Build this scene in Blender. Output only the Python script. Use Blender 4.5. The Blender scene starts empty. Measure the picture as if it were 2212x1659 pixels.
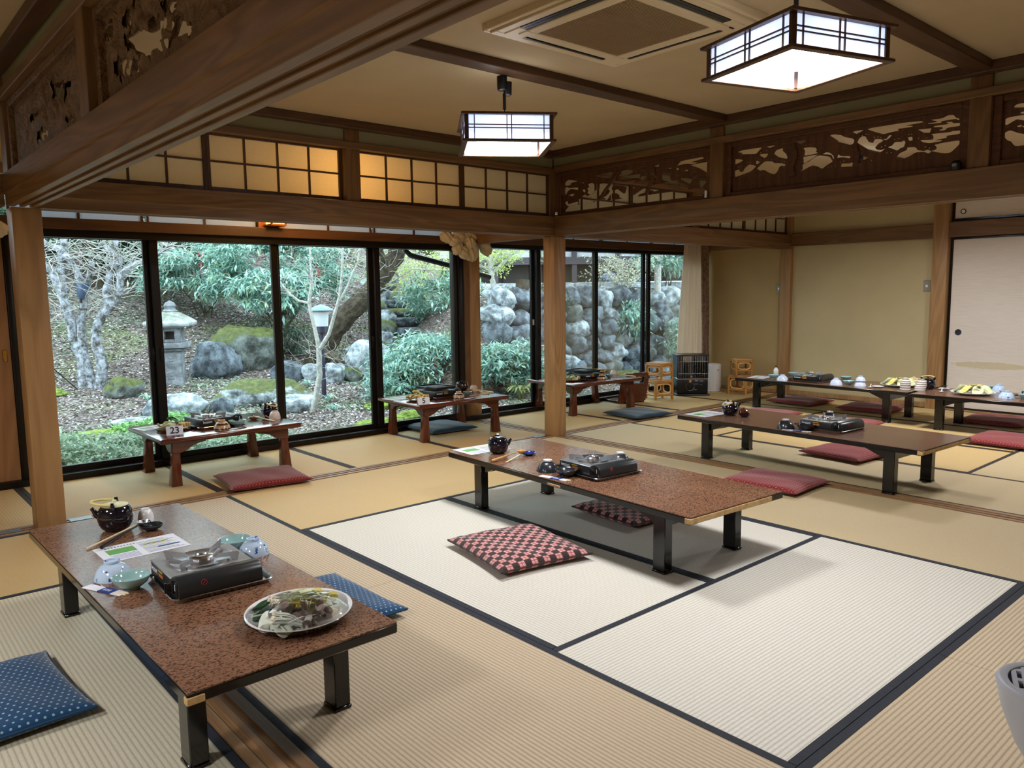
import bpy, bmesh, math, random
from math import sin, cos, pi, radians, sqrt, hypot, floor as ifloor
from mathutils import Vector, Matrix, noise
random.seed(7)
S = bpy.context.scene
COL = S.collection
# ------------------------------------------------------------------ camera
CAM_H = 1.28
cd = bpy.data.cameras.new('camera'); cam = bpy.data.objects.new('camera', cd); COL.objects.link(cam)
yaw, pitch, roll = radians(48.734), radians(6.670), radians(0.6986)
Fv = Vector((cos(yaw)*cos(pitch), sin(yaw)*cos(pitch), -sin(pitch)))
r0 = Vector((sin(yaw), -cos(yaw), 0)); d0 = Fv.cross(r0)
rv = r0*cos(roll) + d0*sin(roll); dv = d0*cos(roll) - r0*sin(roll)
R3 = Matrix((rv, -dv, -Fv)).transposed()
cam.matrix_world = Matrix.Translation((0, 0, CAM_H)) @ R3.to_4x4()
cd.sensor_width = 36; cd.lens = 1683/2212*36; cd.clip_start = .05; cd.clip_end = 200
S.camera = cam
# ------------------------------------------------------------------ sky, light level
W = bpy.data.worlds.new('sky'); S.world = W; W.use_nodes = True
bg = W.node_tree.nodes['Background']
bg.inputs[0].default_value = (.76, .91, 1.0, 1); bg.inputs[1].default_value = 6.2
S.view_settings.view_transform = 'Standard'; S.view_settings.look = 'None'
S.view_settings.exposure = 0.0; S.view_settings.gamma = 1.0; S.view_settings.use_curve_mapping = False
LAMP_W = 45.0            # radiant power of one room lamp
# ------------------------------------------------------------------ materials
def srgb(r, g, b):
    f = lambda c: (c/255/12.92) if c/255 <= .04045 else ((c/255+.055)/1.055)**2.4
    return (f(r), f(g), f(b), 1)
class NT:
    def __init__(s, name):
        s.m = bpy.data.materials.new(name); s.m.use_nodes = True; s.t = s.m.node_tree
        s.b = s.t.nodes['Principled BSDF']; s.out = s.t.nodes['Material Output']; s.n_ = s.t.nodes
    def n(s, typ, **kw):
        x = s.t.nodes.new(typ)
        for k, v in kw.items():
            if k.startswith('i_'): x.inputs[k[2:].replace('_', ' ')].default_value = v
            else: setattr(x, k, v)
        return x
    def l(s, a, b): s.t.links.new(a, b)
    def coord(s, out='Object', scale=(1, 1, 1), rot=(0, 0, 0), loc=(0, 0, 0)):
        tc = s.n('ShaderNodeTexCoord'); mp = s.n('ShaderNodeMapping')
        mp.inputs['Scale'].default_value = scale; mp.inputs['Rotation'].default_value = rot; mp.inputs['Location'].default_value = loc
        s.l(tc.outputs[out], mp.inputs['Vector']); return mp.outputs['Vector']
    def noise(s, vec, scale, detail=3, rough=.5, dist=0):
        x = s.n('ShaderNodeTexNoise'); x.inputs['Scale'].default_value = scale; x.inputs['Detail'].default_value = detail
        x.inputs['Roughness'].default_value = rough; x.inputs['Distortion'].default_value = dist
        if vec is not None: s.l(vec, x.inputs['Vector'])
        return x.outputs['Fac']
    def ramp(s, fac, stops, interp='LINEAR'):
        x = s.n('ShaderNodeValToRGB'); cr = x.color_ramp; cr.interpolation = interp
        while len(cr.elements) < len(stops): cr.elements.new(.5)
        for e, (p, c) in zip(cr.elements, stops): e.position = p; e.color = c
        s.l(fac, x.inputs[0]); return x.outputs[0]
    def math(s, op, a, b=None, c=None):
        x = s.n('ShaderNodeMath', operation=op)
        for i, v in enumerate((a, b, c)):
            if v is None: continue
            if isinstance(v, (int, float)): x.inputs[i].default_value = v
            else: s.l(v, x.inputs[i])
        return x.outputs[0]
    def mix(s, fac, a, b, mode='MIX'):
        x = s.n('ShaderNodeMix', data_type='RGBA', blend_type=mode)
        for i, v in ((0, fac), (6, a), (7, b)):
            if isinstance(v, (int, float)): x.inputs[i].default_value = v
            elif isinstance(v, tuple): x.inputs[i].default_value = v
            else: s.l(v, x.inputs[i])
        return x.outputs[2]
    def bump(s, h, strength=.3, dist=.01):
        x = s.n('ShaderNodeBump'); x.inputs['Strength'].default_value = strength; x.inputs['Distance'].default_value = dist
        s.l(h, x.inputs['Height']); s.l(x.outputs[0], s.b.inputs['Normal'])
    def col(s, c):
        if isinstance(c, tuple): s.b.inputs['Base Color'].default_value = c
        else: s.l(c, s.b.inputs['Base Color'])
    def set(s, rough=.5, metal=0, spec=.5, coat=0, trans=0, alpha=1, ior=1.45, sheen=0, sss=0):
        b = s.b.inputs; b['Roughness'].default_value = rough; b['Metallic'].default_value = metal
        b['Specular IOR Level'].default_value = spec; b['Coat Weight'].default_value = coat
        b['Transmission Weight'].default_value = trans; b['IOR'].default_value = ior; b['Coat Roughness'].default_value = .08
        b['Sheen Weight'].default_value = sheen; b['Alpha'].default_value = alpha
        return s.m
MATS = {}
def plain(name, c, rough=.5, metal=0, coat=0, var=.06, scale=30, spec=.5, sheen=0):
    """a plain paint, metal, glaze or cloth with a slight mottling of its own"""
    if name in MATS: return MATS[name]
    t = NT(name); v = t.coord()
    f = t.noise(v, scale)
    lo = tuple(x*(1-var) for x in c[:3])+(1,); hi = tuple(min(1, x*(1+var)) for x in c[:3])+(1,)
    t.col(t.ramp(f, [(.3, lo), (.7, hi)]))
    MATS[name] = t.set(rough, metal, spec, coat, sheen=sheen); return MATS[name]
def wood(name, c1, c2, axis='x', ring=7, rough=.45, grain=1.0, coat=0):
    if name in MATS: return MATS[name]
    t = NT(name)
    a = .55*grain; b = ring*grain
    sc = {'x': (a, b, b), 'y': (b, a, b), 'z': (b, b, a)}[axis]
    v = t.coord(scale=sc)
    f1 = t.noise(v, 1.0, 2, .4, .6)
    rings = t.math('SINE', t.math('MULTIPLY', f1, 55.0))
    rings = t.math('MULTIPLY_ADD', rings, .5, .5)
    sf = {'x': (3, 160, 160), 'y': (160, 3, 160), 'z': (160, 160, 3)}[axis]
    f2 = t.noise(t.coord(scale=sf), 1, 3, .6)
    f = t.math('ADD', t.math('MULTIPLY', rings, .42), t.math('MULTIPLY', f2, .6))
    f3 = t.noise(t.coord(), .9, 2)
    c = t.ramp(f, [(.15, c1), (.85, c2)])
    c = t.mix(t.math('MULTIPLY', f3, .35), c, c1)
    t.col(c); t.bump(f2, .12, .002)
    MATS[name] = t.set(rough, 0, .4, coat); return MATS[name]
def tatami(name, c, along, contrast, cstain):
    """woven rush: ribs run along the mat, 1.55 cm apart"""
    if name in MATS: return MATS[name]
    t = NT(name); v = t.coord()
    sx = t.n('ShaderNodeSeparateXYZ'); t.l(v, sx.inputs[0])
    across = sx.outputs['Y' if along == 'x' else 'X']; alg = sx.outputs['X' if along == 'x' else 'Y']
    wob = t.math('MULTIPLY', t.noise(v, 9, 2), .0022)
    ph = t.math('MULTIPLY', t.math('ADD', across, wob), 2*pi/.0155)
    rib = t.math('MULTIPLY_ADD', t.math('COSINE', ph), .5, .5)
    rib = t.math('POWER', rib, .35)
    weft = t.math('MULTIPLY_ADD', t.math('SINE', t.math('MULTIPLY', alg, 2*pi/.026)), .5, .5)
    big = t.noise(v, 1.6, 4, .6); fine = t.noise(t.coord(scale=(60, 260, 1) if along == 'x' else (260, 60, 1)), 1, 2)
    dark = tuple(x*(1-contrast) for x in c[:3])+(1,)
    col = t.mix(rib, dark, c)
    col = t.mix(t.math('MULTIPLY', big, .55), col, cstain)
    k = t.ramp(fine, [(.25, (.86, .86, .86, 1)), (.75, (1, 1, 1, 1))])
    col = t.mix(1.0, col, k, 'MULTIPLY')
    t.col(col)
    h = t.math('ADD', rib, t.math('MULTIPLY', weft, .12))
    t.bump(h, .5, .0018)
    MATS[name] = t.set(.62, 0, .3); return MATS[name]
WD1, WD2 = srgb(98, 70, 44), srgb(132, 98, 64)
beam_x = wood('cedar beam along x', WD1, WD2, 'x'); beam_y = wood('cedar beam along y', WD1, WD2, 'y')
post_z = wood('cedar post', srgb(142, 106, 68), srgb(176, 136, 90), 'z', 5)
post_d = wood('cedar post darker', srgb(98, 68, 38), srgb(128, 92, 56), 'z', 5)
sill_x = wood('worn threshold x', srgb(120, 88, 58), srgb(158, 122, 84), 'x'); sill_y = wood('worn threshold y', srgb(120, 88, 58), srgb(158, 122, 84), 'y')
dark_x = wood('dark stained wood x', srgb(66, 44, 28), srgb(92, 62, 40), 'x', 6, .4); dark_y = wood('dark stained wood y', srgb(66, 44, 28), srgb(92, 62, 40), 'y', 6, .4)
dark_z = wood('dark stained wood z', srgb(66, 44, 28), srgb(92, 62, 40), 'z', 6, .4)
def plaster(name, c):
    if name in MATS: return MATS[name]
    t = NT(name); v = t.coord(); f = t.noise(v, 3, 3); g = t.noise(v, 420, 2)
    col = t.ramp(f, [(.3, tuple(x*.93 for x in c[:3])+(1,)), (.7, c)])
    t.col(col); t.bump(g, .25, .001); MATS[name] = t.set(.85, 0, .2); return MATS[name]
wall_m = plaster('ochre sand plaster', srgb(190, 174, 134)); wall_o = plaster('darker ochre plaster', srgb(176, 150, 104))
wall_g = plaster('olive plaster band', srgb(140, 132, 98))
ceil_m = plaster('woven paper ceiling', srgb(186, 166, 134))
heri_m = plain('navy cloth border', srgb(30, 34, 44), .8, var=.25, scale=60)
heri_b = plain('brown black cloth border', srgb(44, 34, 30), .8, var=.25, scale=60)
alu_m = plain('dark bronze aluminium', srgb(28, 23, 20), .35, .5, var=.08)
black_l = plain('black lacquer', srgb(10, 10, 11), .2, 0, .25, var=.1)
glaze_n = plain('navy black glaze', srgb(9, 9, 26), .08, 0, .8, var=.1)
white_c = plain('white china', srgb(236, 236, 238), .15, 0, .4, var=.02)
celadon = plain('celadon glaze', srgb(150, 186, 186), .12, 0, .5, var=.05)
blackb = plain('black stoneware', srgb(44, 48, 54), .25, .2, .3, var=.2, scale=80)
steel = plain('brushed steel', srgb(196, 196, 200), .25, 1, var=.05)
greym = plain('grey painted steel', srgb(92, 92, 92), .38, .35, var=.04)
greyd = plain('charcoal painted steel', srgb(44, 46, 48), .3, .2, var=.05)
blackp = plain('black plastic', srgb(16, 16, 17), .35, var=.1)
redwood = wood('reddish lacquered wood x', srgb(72, 30, 20), srgb(100, 46, 28), 'x', 6, .16, 1, .5)
redwood_z = wood('reddish lacquered wood z', srgb(76, 34, 20), srgb(106, 52, 30), 'z', 6, .2, 1, .4)
paleb = plain('pale bamboo', srgb(226, 196, 130), .35, var=.08)
bentw = wood('pale spoon wood', srgb(176, 128, 74), srgb(208, 166, 108), 'x', 40, .4)
rattan = wood('varnished rattan', srgb(158, 104, 46), srgb(196, 144, 76), 'z', 20, .3, 1, .3)
rattan_x = wood('varnished rattan rail', srgb(158, 104, 46), srgb(196, 144, 76), 'x', 20, .3, 1, .3)
chopst = plain('plain wood sticks', srgb(224, 204, 170), .6, var=.06)
white_p = plain('white paper', srgb(226, 230, 240), .7, var=.02)
ink_m = plain('dark ink', srgb(30, 34, 60), .6)
def tabletop_mat(name, c1, c2, flecks):
    t = NT(name); v = t.coord()
    big = t.noise(v, 4, 3); sm = t.noise(t.coord(scale=(1, 1.5, 1)), 120, 3, .6, .5)
    base = t.ramp(big, [(.3, c1), (.7, c2)])
    fl = t.ramp(sm, [(.40, (0, 0, 0, 1)), (.50, (1, 1, 1, 1))])
    x = t.n('ShaderNodeRGBToBW'); t.l(fl, x.inputs[0])
    f = t.math('SUBTRACT', 1.0, x.outputs[0]); f = t.math('MULTIPLY', f, flecks)
    t.col(t.mix(f, base, srgb(40, 20, 14)))
    return t.set(.22, 0, .28, .06)
top_red = tabletop_mat('speckled reddish lacquer', srgb(122, 86, 66), srgb(138, 102, 78), .85)
top_brown = tabletop_mat('plain brown lacquer', srgb(112, 82, 66), srgb(128, 96, 78), .25)
def cushion_mat(name, kind, c1, c2, c3=None):
    t = NT(name); tc = t.n('ShaderNodeUVMap'); tc.uv_map = 'UVMap'
    sx = t.n('ShaderNodeSeparateXYZ'); t.l(tc.outputs[0], sx.inputs[0]); u, v = sx.outputs[0], sx.outputs[1]
    if kind == 'dots':
        p = .022
        row = t.math('FLOOR', t.math('DIVIDE', v, p)); off = t.math('MULTIPLY', t.math('MODULO', row, 2.0), .5)
        fu = t.math('SUBTRACT', t.math('FRACT', t.math('ADD', t.math('DIVIDE', u, p), off)), .5)
        fv = t.math('SUBTRACT', t.math('FRACT', t.math('DIVIDE', v, p)), .5)
        d = t.math('SQRT', t.math('ADD', t.math('MULTIPLY', fu, fu), t.math('MULTIPLY', fv, fv)))
        f = t.math('LESS_THAN', d, .17)
        col = t.mix(f, c1, c2)
    else:
        p = .034
        ck = t.math('MODULO', t.math('ADD', t.math('FLOOR', t.math('DIVIDE', u, p)), t.math('FLOOR', t.math('DIVIDE', v, p))), 2.0)
        fu = t.math('SUBTRACT', t.math('FRACT', t.math('DIVIDE', u, p/2)), .5); fv = t.math('SUBTRACT', t.math('FRACT', t.math('DIVIDE', v, p/2)), .5)
        d = t.math('SQRT', t.math('ADD', t.math('MULTIPLY', fu, fu), t.math('MULTIPLY', fv, fv)))
        ringf = t.math('MULTIPLY', t.math('GREATER_THAN', d, .16), t.math('LESS_THAN', d, .33))
        lt = t.mix(ringf, c2, c3); col = t.mix(t.math('GREATER_THAN', ck, .5), c1, lt)
    g = t.noise(t.coord(), 7, 2); col = t.mix(t.math('MULTIPLY', g, .25), col, c1)
    t.col(col); t.bump(t.noise(t.coord(), 900, 2), .2, .0006)
    return t.set(.85, 0, .2, sheen=.3)
cu_red = cushion_mat('red dotted cloth', 'dots', srgb(128, 40, 44), srgb(186, 122, 110))
cu_wine = cushion_mat('wine dotted cloth', 'dots', srgb(104, 24, 26), srgb(160, 92, 70))
cu_blue = cushion_mat('blue dotted cloth', 'dots', srgb(24, 66, 104), srgb(150, 182, 200))
cu_teal = cushion_mat('dark teal dotted cloth', 'dots', srgb(20, 48, 62), srgb(60, 92, 104))
cu_chk = cushion_mat('checked flower cloth', 'check', srgb(50, 38, 36), srgb(184, 104, 106), srgb(236, 200, 192))
def bluewhite():
    t = NT('blue and white porcelain'); v = t.coord(); n1 = t.noise(v, 46, 3, .6, .3)
    f = t.ramp(n1, [(.60, (0, 0, 0, 1)), (.64, (1, 1, 1, 1))]); x = t.n('ShaderNodeRGBToBW'); t.l(f, x.inputs[0])
    t.col(t.mix(x.outputs[0], srgb(190, 212, 236), srgb(56, 78, 140))); return t.set(.12, 0, .5, .5)
bw_m = bluewhite()
def banded(name, c1, c2, f, zc=0):
    t = NT(name); sx = t.n('ShaderNodeSeparateXYZ'); t.l(t.coord(), sx.inputs[0])
    r = t.math('SINE', t.math('MULTIPLY', sx.outputs[2], f)); m = t.math('GREATER_THAN', r, .45)
    t.col(t.mix(m, c1, c2)); return t.set(.25, 0, .5, .3)
brownband = banded('striped brown stoneware', srgb(184, 150, 116), srgb(54, 38, 28), 190)
cupband = banded('white stoneware with thin lines', srgb(226, 220, 214), srgb(120, 104, 98), 330)
def glassmat(name, tint=(.93, .98, .97, 1), refl=.5):
    t = NT(name); t.n_.remove(t.b)
    tr = t.n('ShaderNodeBsdfTransparent'); tr.inputs[0].default_value = tint
    gl = t.n('ShaderNodeBsdfGlossy'); gl.inputs['Roughness'].default_value = .02
    fr = t.n('ShaderNodeFresnel'); fr.inputs[0].default_value = 1.45
    mx = t.n('ShaderNodeMixShader'); t.l(t.math('MULTIPLY', fr.outputs[0], refl), mx.inputs[0]); t.l(tr.outputs[0], mx.inputs[1]); t.l(gl.outputs[0], mx.inputs[2])
    t.l(mx.outputs[0], t.out.inputs[0]); return t.m
glass_m = glassmat('window glass'); wrap_m = glassmat('cling film', (.98, .98, .98, 1), .9)
def paper(name, c, trans=.5, emit=None, strength=0):
    t = NT(name); t.n_.remove(t.b)
    d = t.n('ShaderNodeBsdfDiffuse'); d.inputs[0].default_value = c
    tr = t.n('ShaderNodeBsdfTranslucent'); tr.inputs[0].default_value = c
    mx = t.n('ShaderNodeMixShader'); mx.inputs[0].default_value = trans; t.l(d.outputs[0], mx.inputs[1]); t.l(tr.outputs[0], mx.inputs[2])
    f = t.noise(t.coord(), 60, 4)
    cc = t.ramp(f, [(.2, tuple(x*.93 for x in c[:3])+(1,)), (.8, c)]); t.l(cc, d.inputs[0]); t.l(cc, tr.inputs[0])
    last = mx.outputs[0]
    if emit:
        e = t.n('ShaderNodeEmission'); e.inputs[0].default_value = emit; e.inputs[1].default_value = strength
        ad = t.n('ShaderNodeAddShader'); t.l(last, ad.inputs[0]); t.l(e.outputs[0], ad.inputs[1]); last = ad.outputs[0]
    t.l(last, t.out.inputs[0]); return t.m
shoji_m = paper('translucent screen paper', srgb(236, 226, 200), .55)
frost_m = paper('frosted pane', srgb(214, 222, 230), .6)
lampside_m = paper('lit lamp paper', srgb(236, 238, 244), .4, (.50, .62, 1.0, 1), .55)
def emis(name, c, s):
    t = NT(name); t.n_.remove(t.b); e = t.n('ShaderNodeEmission'); e.inputs[0].default_value = c; e.inputs[1].default_value = s
    t.l(e.outputs[0], t.out.inputs[0]); return t.m
lamptube_m = emis('glowing tube', (1, .97, .95, 1), 14)
def leafmat(name, stops, rough=.5, trans=.3):
    t = NT(name); g = t.n('ShaderNodeNewGeometry'); c = t.ramp(g.outputs['Random Per Island'], stops)
    t.col(c); t.set(rough, 0, .4)
    tr = t.n('ShaderNodeBsdfTranslucent'); t.l(c, tr.inputs[0]); mx = t.n('ShaderNodeMixShader'); mx.inputs[0].default_value = trans
    t.l(t.b.outputs[0], mx.inputs[1]); t.l(tr.outputs[0], mx.inputs[2]); t.l(mx.outputs[0], t.out.inputs[0]); return t.m
nandina_m = leafmat('blue green leaflets', [(0, srgb(76, 110, 98)), (.3, srgb(124, 162, 150)), (.7, srgb(176, 208, 200)), (.9, srgb(134, 164, 132)), (1, srgb(196, 202, 162))], .35)
fern_m = leafmat('ground cover leaves', [(0, srgb(84, 106, 82)), (.5, srgb(132, 156, 128)), (.9, srgb(172, 192, 164)), (1, srgb(170, 150, 130))])
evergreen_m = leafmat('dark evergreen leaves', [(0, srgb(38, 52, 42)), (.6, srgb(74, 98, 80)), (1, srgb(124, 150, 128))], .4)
yellow_m = leafmat('young yellow green leaves', [(0, srgb(150, 170, 90)), (.6, srgb(190, 204, 120)), (1, srgb(214, 220, 160))], .5, .45)
litter_m = leafmat('dry fallen leaves', [(0, srgb(88, 72, 66)), (.35, srgb(134, 116, 112)), (.62, srgb(156, 140, 136)), (.78, srgb(84, 100, 70)), (.9, srgb(190, 182, 186)), (1, srgb(226, 222, 226))], .45, .1)
moss_m = plain('bright moss', srgb(112, 128, 60), .95, var=.5, scale=22, spec=.1)
redberry_m = plain('red berries', srgb(190, 40, 44), .3, var=.2)
def rockmat(name, c1, c2, moss=.0, sc=4.2):
    t = NT(name); v = t.coord(); a = t.noise(v, sc, 8, .75); b = t.noise(v, 14, 5, .65)
    c = t.ramp(a, [(.40, c1), (.50, tuple((x+y)/2.2 for x, y in zip(c1, c2))), (.60, c2)])
    if moss:
        g = t.n('ShaderNodeNewGeometry'); sx = t.n('ShaderNodeSeparateXYZ'); t.l(g.outputs['Normal'], sx.inputs[0])
        m = t.math('MULTIPLY', t.math('ADD', sx.outputs[2], t.math('MULTIPLY', b, 1.2)), moss); m = t.math('SUBTRACT', m, .55); m = t.math('MULTIPLY', m, 4)
        cl = t.n('ShaderNodeClamp'); t.l(m, cl.inputs[0])
        c = t.mix(cl.outputs[0], c, t.ramp(b, [(.3, srgb(58, 60, 34)), (.7, srgb(106, 112, 62))]))
    t.col(c); t.bump(a, .9, .05); return t.set(.85, 0, .3)
rock1 = rockmat('blue grey rock', srgb(50, 54, 60), srgb(124, 132, 142)); rock2 = rockmat('mossy rock', srgb(56, 58, 54), srgb(128, 134, 130), .68)
rock3 = rockmat('pale rock', srgb(84, 88, 92), srgb(196, 204, 212)); stone_m = rockmat('carved granite', srgb(98, 98, 102), srgb(154, 156, 162))
rock4 = rockmat('pale rock with moss on top', srgb(78, 82, 84), srgb(196, 204, 212), .6)
bark1 = rockmat('lichen grey bark', srgb(72, 68, 54), srgb(190, 192, 204), 0, 11); bark2 = rockmat('brown bark', srgb(44, 36, 30), srgb(92, 80, 64), .3, 8)
bark3 = plain('smooth grey twig bark', srgb(168, 164, 158), .7, var=.3, scale=25); bark4 = rockmat('mossy bark', srgb(84, 84, 56), srgb(128, 130, 92), .4)
def groundmat():
    t = NT('garden soil'); v = t.coord(); a = t.noise(v, .9, 5, .6); b = t.noise(v, 30, 4, .7)
    c = t.ramp(b, [(.3, srgb(52, 44, 40)), (.5, srgb(98, 86, 82)), (.7, srgb(156, 146, 144))])
    m = t.ramp(a, [(.52, (0, 0, 0, 1)), (.64, (1, 1, 1, 1))]); x = t.n('ShaderNodeRGBToBW'); t.l(m, x.inputs[0])
    c = t.mix(t.math('MULTIPLY', x.outputs[0], .6), c, t.ramp(b, [(.3, srgb(50, 60, 38)), (.7, srgb(122, 138, 80))]))
    t.col(c); t.bump(b, .6, .03); return t.set(.95, 0, .2)
ground_m = groundmat()
# ------------------------------------------------------------------ mesh helpers
class MB:
    def __init__(s): s.v, s.f, s.uv = [], [], None
    def add(s, vs, fs):
        o = len(s.v); s.v += [tuple(p) for p in vs]; s.f += [tuple(i+o for i in q) for q in fs]; return s
    def box(s, x0, x1, y0, y1, z0, z1):
        return s.add([(x0, y0, z0), (x1, y0, z0), (x1, y1, z0), (x0, y1, z0), (x0, y0, z1), (x1, y0, z1), (x1, y1, z1), (x0, y1, z1)],
                     [(0, 3, 2, 1), (4, 5, 6, 7), (0, 1, 5, 4), (1, 2, 6, 5), (2, 3, 7, 6), (3, 0, 4, 7)])
    def lathe(s, prof, n=32, c=(0, 0), cap0=True, cap1=False, sx=1, sy=1):
        vs = [(c[0]+r*sx*cos(2*pi*i/n), c[1]+r*sy*sin(2*pi*i/n), z) for r, z in prof for i in range(n)]
        fs = [(j*n+i, j*n+(i+1) % n, (j+1)*n+(i+1) % n, (j+1)*n+i) for j in range(len(prof)-1) for i in range(n)]
        if cap0: fs.append(tuple(range(n))[::-1])
        if cap1: fs.append(tuple((len(prof)-1)*n+i for i in range(n)))
        return s.add(vs, fs)
    def tube(s, pts, r, n=8, cap=True):
        pts = [Vector(p) for p in pts]; m = len(pts)
        rr = r if isinstance(r, (list, tuple)) else [r]*m
        up = None; vs = []
        for i, p in enumerate(pts):
            d = (pts[min(i+1, m-1)]-pts[max(i-1, 0)])
            d = d.normalized() if d.length > 1e-9 else Vector((0, 0, 1))
            if up is None: up = d.orthogonal().normalized()
            else:
                up = up-d*up.dot(d); up = up.normalized() if up.length > 1e-6 else d.orthogonal().normalized()
            w = d.cross(up)
            for k in range(n): a = 2*pi*k/n; vs.append(p+(up*cos(a)+w*sin(a))*rr[i])
        fs = [(i*n+k, i*n+(k+1) % n, (i+1)*n+(k+1) % n, (i+1)*n+k) for i in range(m-1) for k in range(n)]
        if cap: fs += [tuple(range(n))[::-1], tuple((m-1)*n+k for k in range(n))]
        return s.add(vs, fs)
    def prism(s, poly, z0, z1, axis='z'):
        n = len(poly); P = {'z': lambda a, b, h: (a, b, h), 'y': lambda a, b, h: (a, h, b), 'x': lambda a, b, h: (h, a, b)}[axis]
        vs = [P(a, b, z0) for a, b in poly]+[P(a, b, z1) for a, b in poly]
        return s.add(vs, [tuple(range(n))[::-1], tuple(range(n, 2*n))]+[(i, (i+1) % n, n+(i+1) % n, n+i) for i in range(n)])
    def quad(s, a, b, c, d): return s.add([a, b, c, d], [(0, 1, 2, 3)])
    def xf(s, M): s.v = [tuple(M @ Vector(p)) for p in s.v]; return s
    def join(s, o): return s.add(o.v, o.f)
    def build(s, name, mat, parent=None, smooth=False, bevel=0, seg=1, angle=35, loc=None, rotz=0, recalc=True):
        me = bpy.data.meshes.new(name); me.from_pydata(s.v, [], s.f)
        if bevel or recalc:
            bm = bmesh.new(); bm.from_mesh(me)
            if recalc: bmesh.ops.recalc_face_normals(bm, faces=bm.faces)
            if bevel:
                es = [e for e in bm.edges if len(e.link_faces) == 2 and e.calc_face_angle(0) > radians(angle)]
                bmesh.ops.bevel(bm, geom=es, offset=bevel, segments=seg, affect='EDGES', profile=.5)
            bm.to_mesh(me); bm.free()
        if s.uv:
            uvl = me.uv_layers.new(name='UVMap')
            for lp in me.loops: uvl.data[lp.index].uv = s.uv[lp.vertex_index]
        if smooth or bevel:
            me.shade_smooth(); me.set_sharp_from_angle(angle=radians(angle if not bevel else 40))
        if mat: me.materials.append(mat)
        o = bpy.data.objects.new(name, me); COL.objects.link(o)
        if parent: o.parent = parent
        if loc: o.location = loc
        if rotz: o.rotation_euler.z = rotz
        return o
def tag(o, label=None, cat=None, group=None, kind=None):
    if label: o['label'] = label
    if cat: o['category'] = cat
    if group: o['group'] = group
    if kind: o['kind'] = kind
    return o
def T(name, label, cat, loc=(0, 0, 0), rz=0, group=None, kind=None):
    o = bpy.data.objects.new(name, None); COL.objects.link(o); o.location = loc; o.rotation_euler.z = rz; o.empty_display_size = .05
    return tag(o, label, cat, group, kind)
KIDS = {}
def dup(root, loc=None, rz=None, label=None, group=None, cat=None):
    def cp(o, par):
        c = o.copy(); COL.objects.link(c); c.parent = par
        for ch in [x for x in bpy.data.objects if x.parent == o]: cp(ch, c)
        return c
    r = cp(root, None)
    if loc: r.location = loc
    if rz is not None: r.rotation_euler.z = rz
    tag(r, label, cat, group); return r
def text(body, size, mat, parent, loc, rot, name='lettering', extrude=.0004, ax='LEFT', shear=0, bold=0):
    cu = bpy.data.curves.new(name, 'FONT'); cu.body = body; cu.size = size; cu.extrude = extrude; cu.align_x = ax; cu.align_y = 'CENTER'; cu.shear = shear; cu.offset = bold
    cu.materials.append(mat); tmp = bpy.data.objects.new(name, cu); COL.objects.link(tmp); me = bpy.data.meshes.new_from_object(tmp.evaluated_get(bpy.context.evaluated_depsgraph_get())); bpy.data.objects.remove(tmp)
    o = bpy.data.objects.new(name, me); COL.objects.link(o); o.parent = parent; o.location = loc; o.rotation_euler = rot; return o
# ------------------------------------------------------------------ carved openings of the transoms, in mm along the wall and up
H1= [[4837,2188,4820,2221,4787,2232,4685,2210,4762,2203,4762,2189],[4843,2171,4787,2174,4795,2163,4685,2157,4685,2137,4762,2154,4795,2140,4821,2108,4843,2110],[4833,2048,4796,2056,4792,2030,4685,2043,4685,2017,4804,2016],[4781,2104,4754,2111,4726,2107,4742,2093],[4625,2128,4609,2135,4592,2123,4605,2111],[4661,2197,4633,2200,4611,2189,4633,2177,4649,2173,4637,2186],[4562,2169,4523,2176,4493,2162,4493,2106,4530,2087,4570,2103,4558,2124,4573,2137,4550,2146],[4468,2173,4457,2155,4434,2158,4438,2125,4468,2121],[4641,2076,4593,2091,4570,2074,4526,2067,4538,2057],[4661,2063,4530,2040,4511,2024,4493,2030,4498,2018,4661,2018],[4453,2057,4377,2078,4370,2126,4326,2089,4347,2069,4400,2044,4377,2044,4377,2032,4453,2046],[4343,2022,4316,2055,4315,2021],[4293,2118,4266,2131,4151,2108,4171,2054,4244,2102,4258,2093,4293,2096],[4295,2069,4251,2065,4225,2049,4225,2032,4191,2021,4295,2020],[4468,2229,4307,2233,4318,2203,4370,2202],[4237,2196,4194,2215,4204,2227,4179,2234,4070,2235,4094,2209,4143,2196],[4197,2175,4179,2187,4035,2186,4038,2157],[4237,2164,4066,2160,4086,2136,4157,2147],[4021,2226,3997,2239,3922,2238,3936,2216,3969,2208],[3882,2230,3826,2233,3842,2217,3859,2219],[3915,2190,3875,2182,3855,2159,3856,2144],[4010,2151,3996,2166,3955,2161,3976,2142],[3979,2132,3881,2121,3907,2098,3962,2106],[4072,2079,4048,2093,3979,2080,4072,2042],[4016,2021,4002,2034,3947,2039,3947,2023],[3930,2043,3887,2054,3870,2039,3809,2049,3809,2024,3930,2023],[3792,2043,3703,2025,3792,2025],[3789,2152,3751,2193,3712,2196,3705,2162,3721,2133,3711,2107,3660,2101,3637,2078,3711,2099,3789,2121],[3649,2206,3612,2236,3442,2239,3425,2228,3532,2218,3495,2211,3477,2211,3495,2202,3581,2214],[3513,2191,3396,2193,3395,2132,3452,2166],[3670,2153,3658,2166,3661,2190,3639,2188,3636,2169,3623,2157,3567,2170,3561,2157,3617,2141,3660,2126],[3622,2112,3591,2106,3551,2108,3520,2098,3541,2063,3603,2097],[3521,2130,3488,2138,3493,2122,3523,2101],[3505,2069,3487,2101,3451,2109,3397,2096,3400,2062,3432,2030],[3628,2047,3615,2071,3562,2050,3562,2031]]
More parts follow.
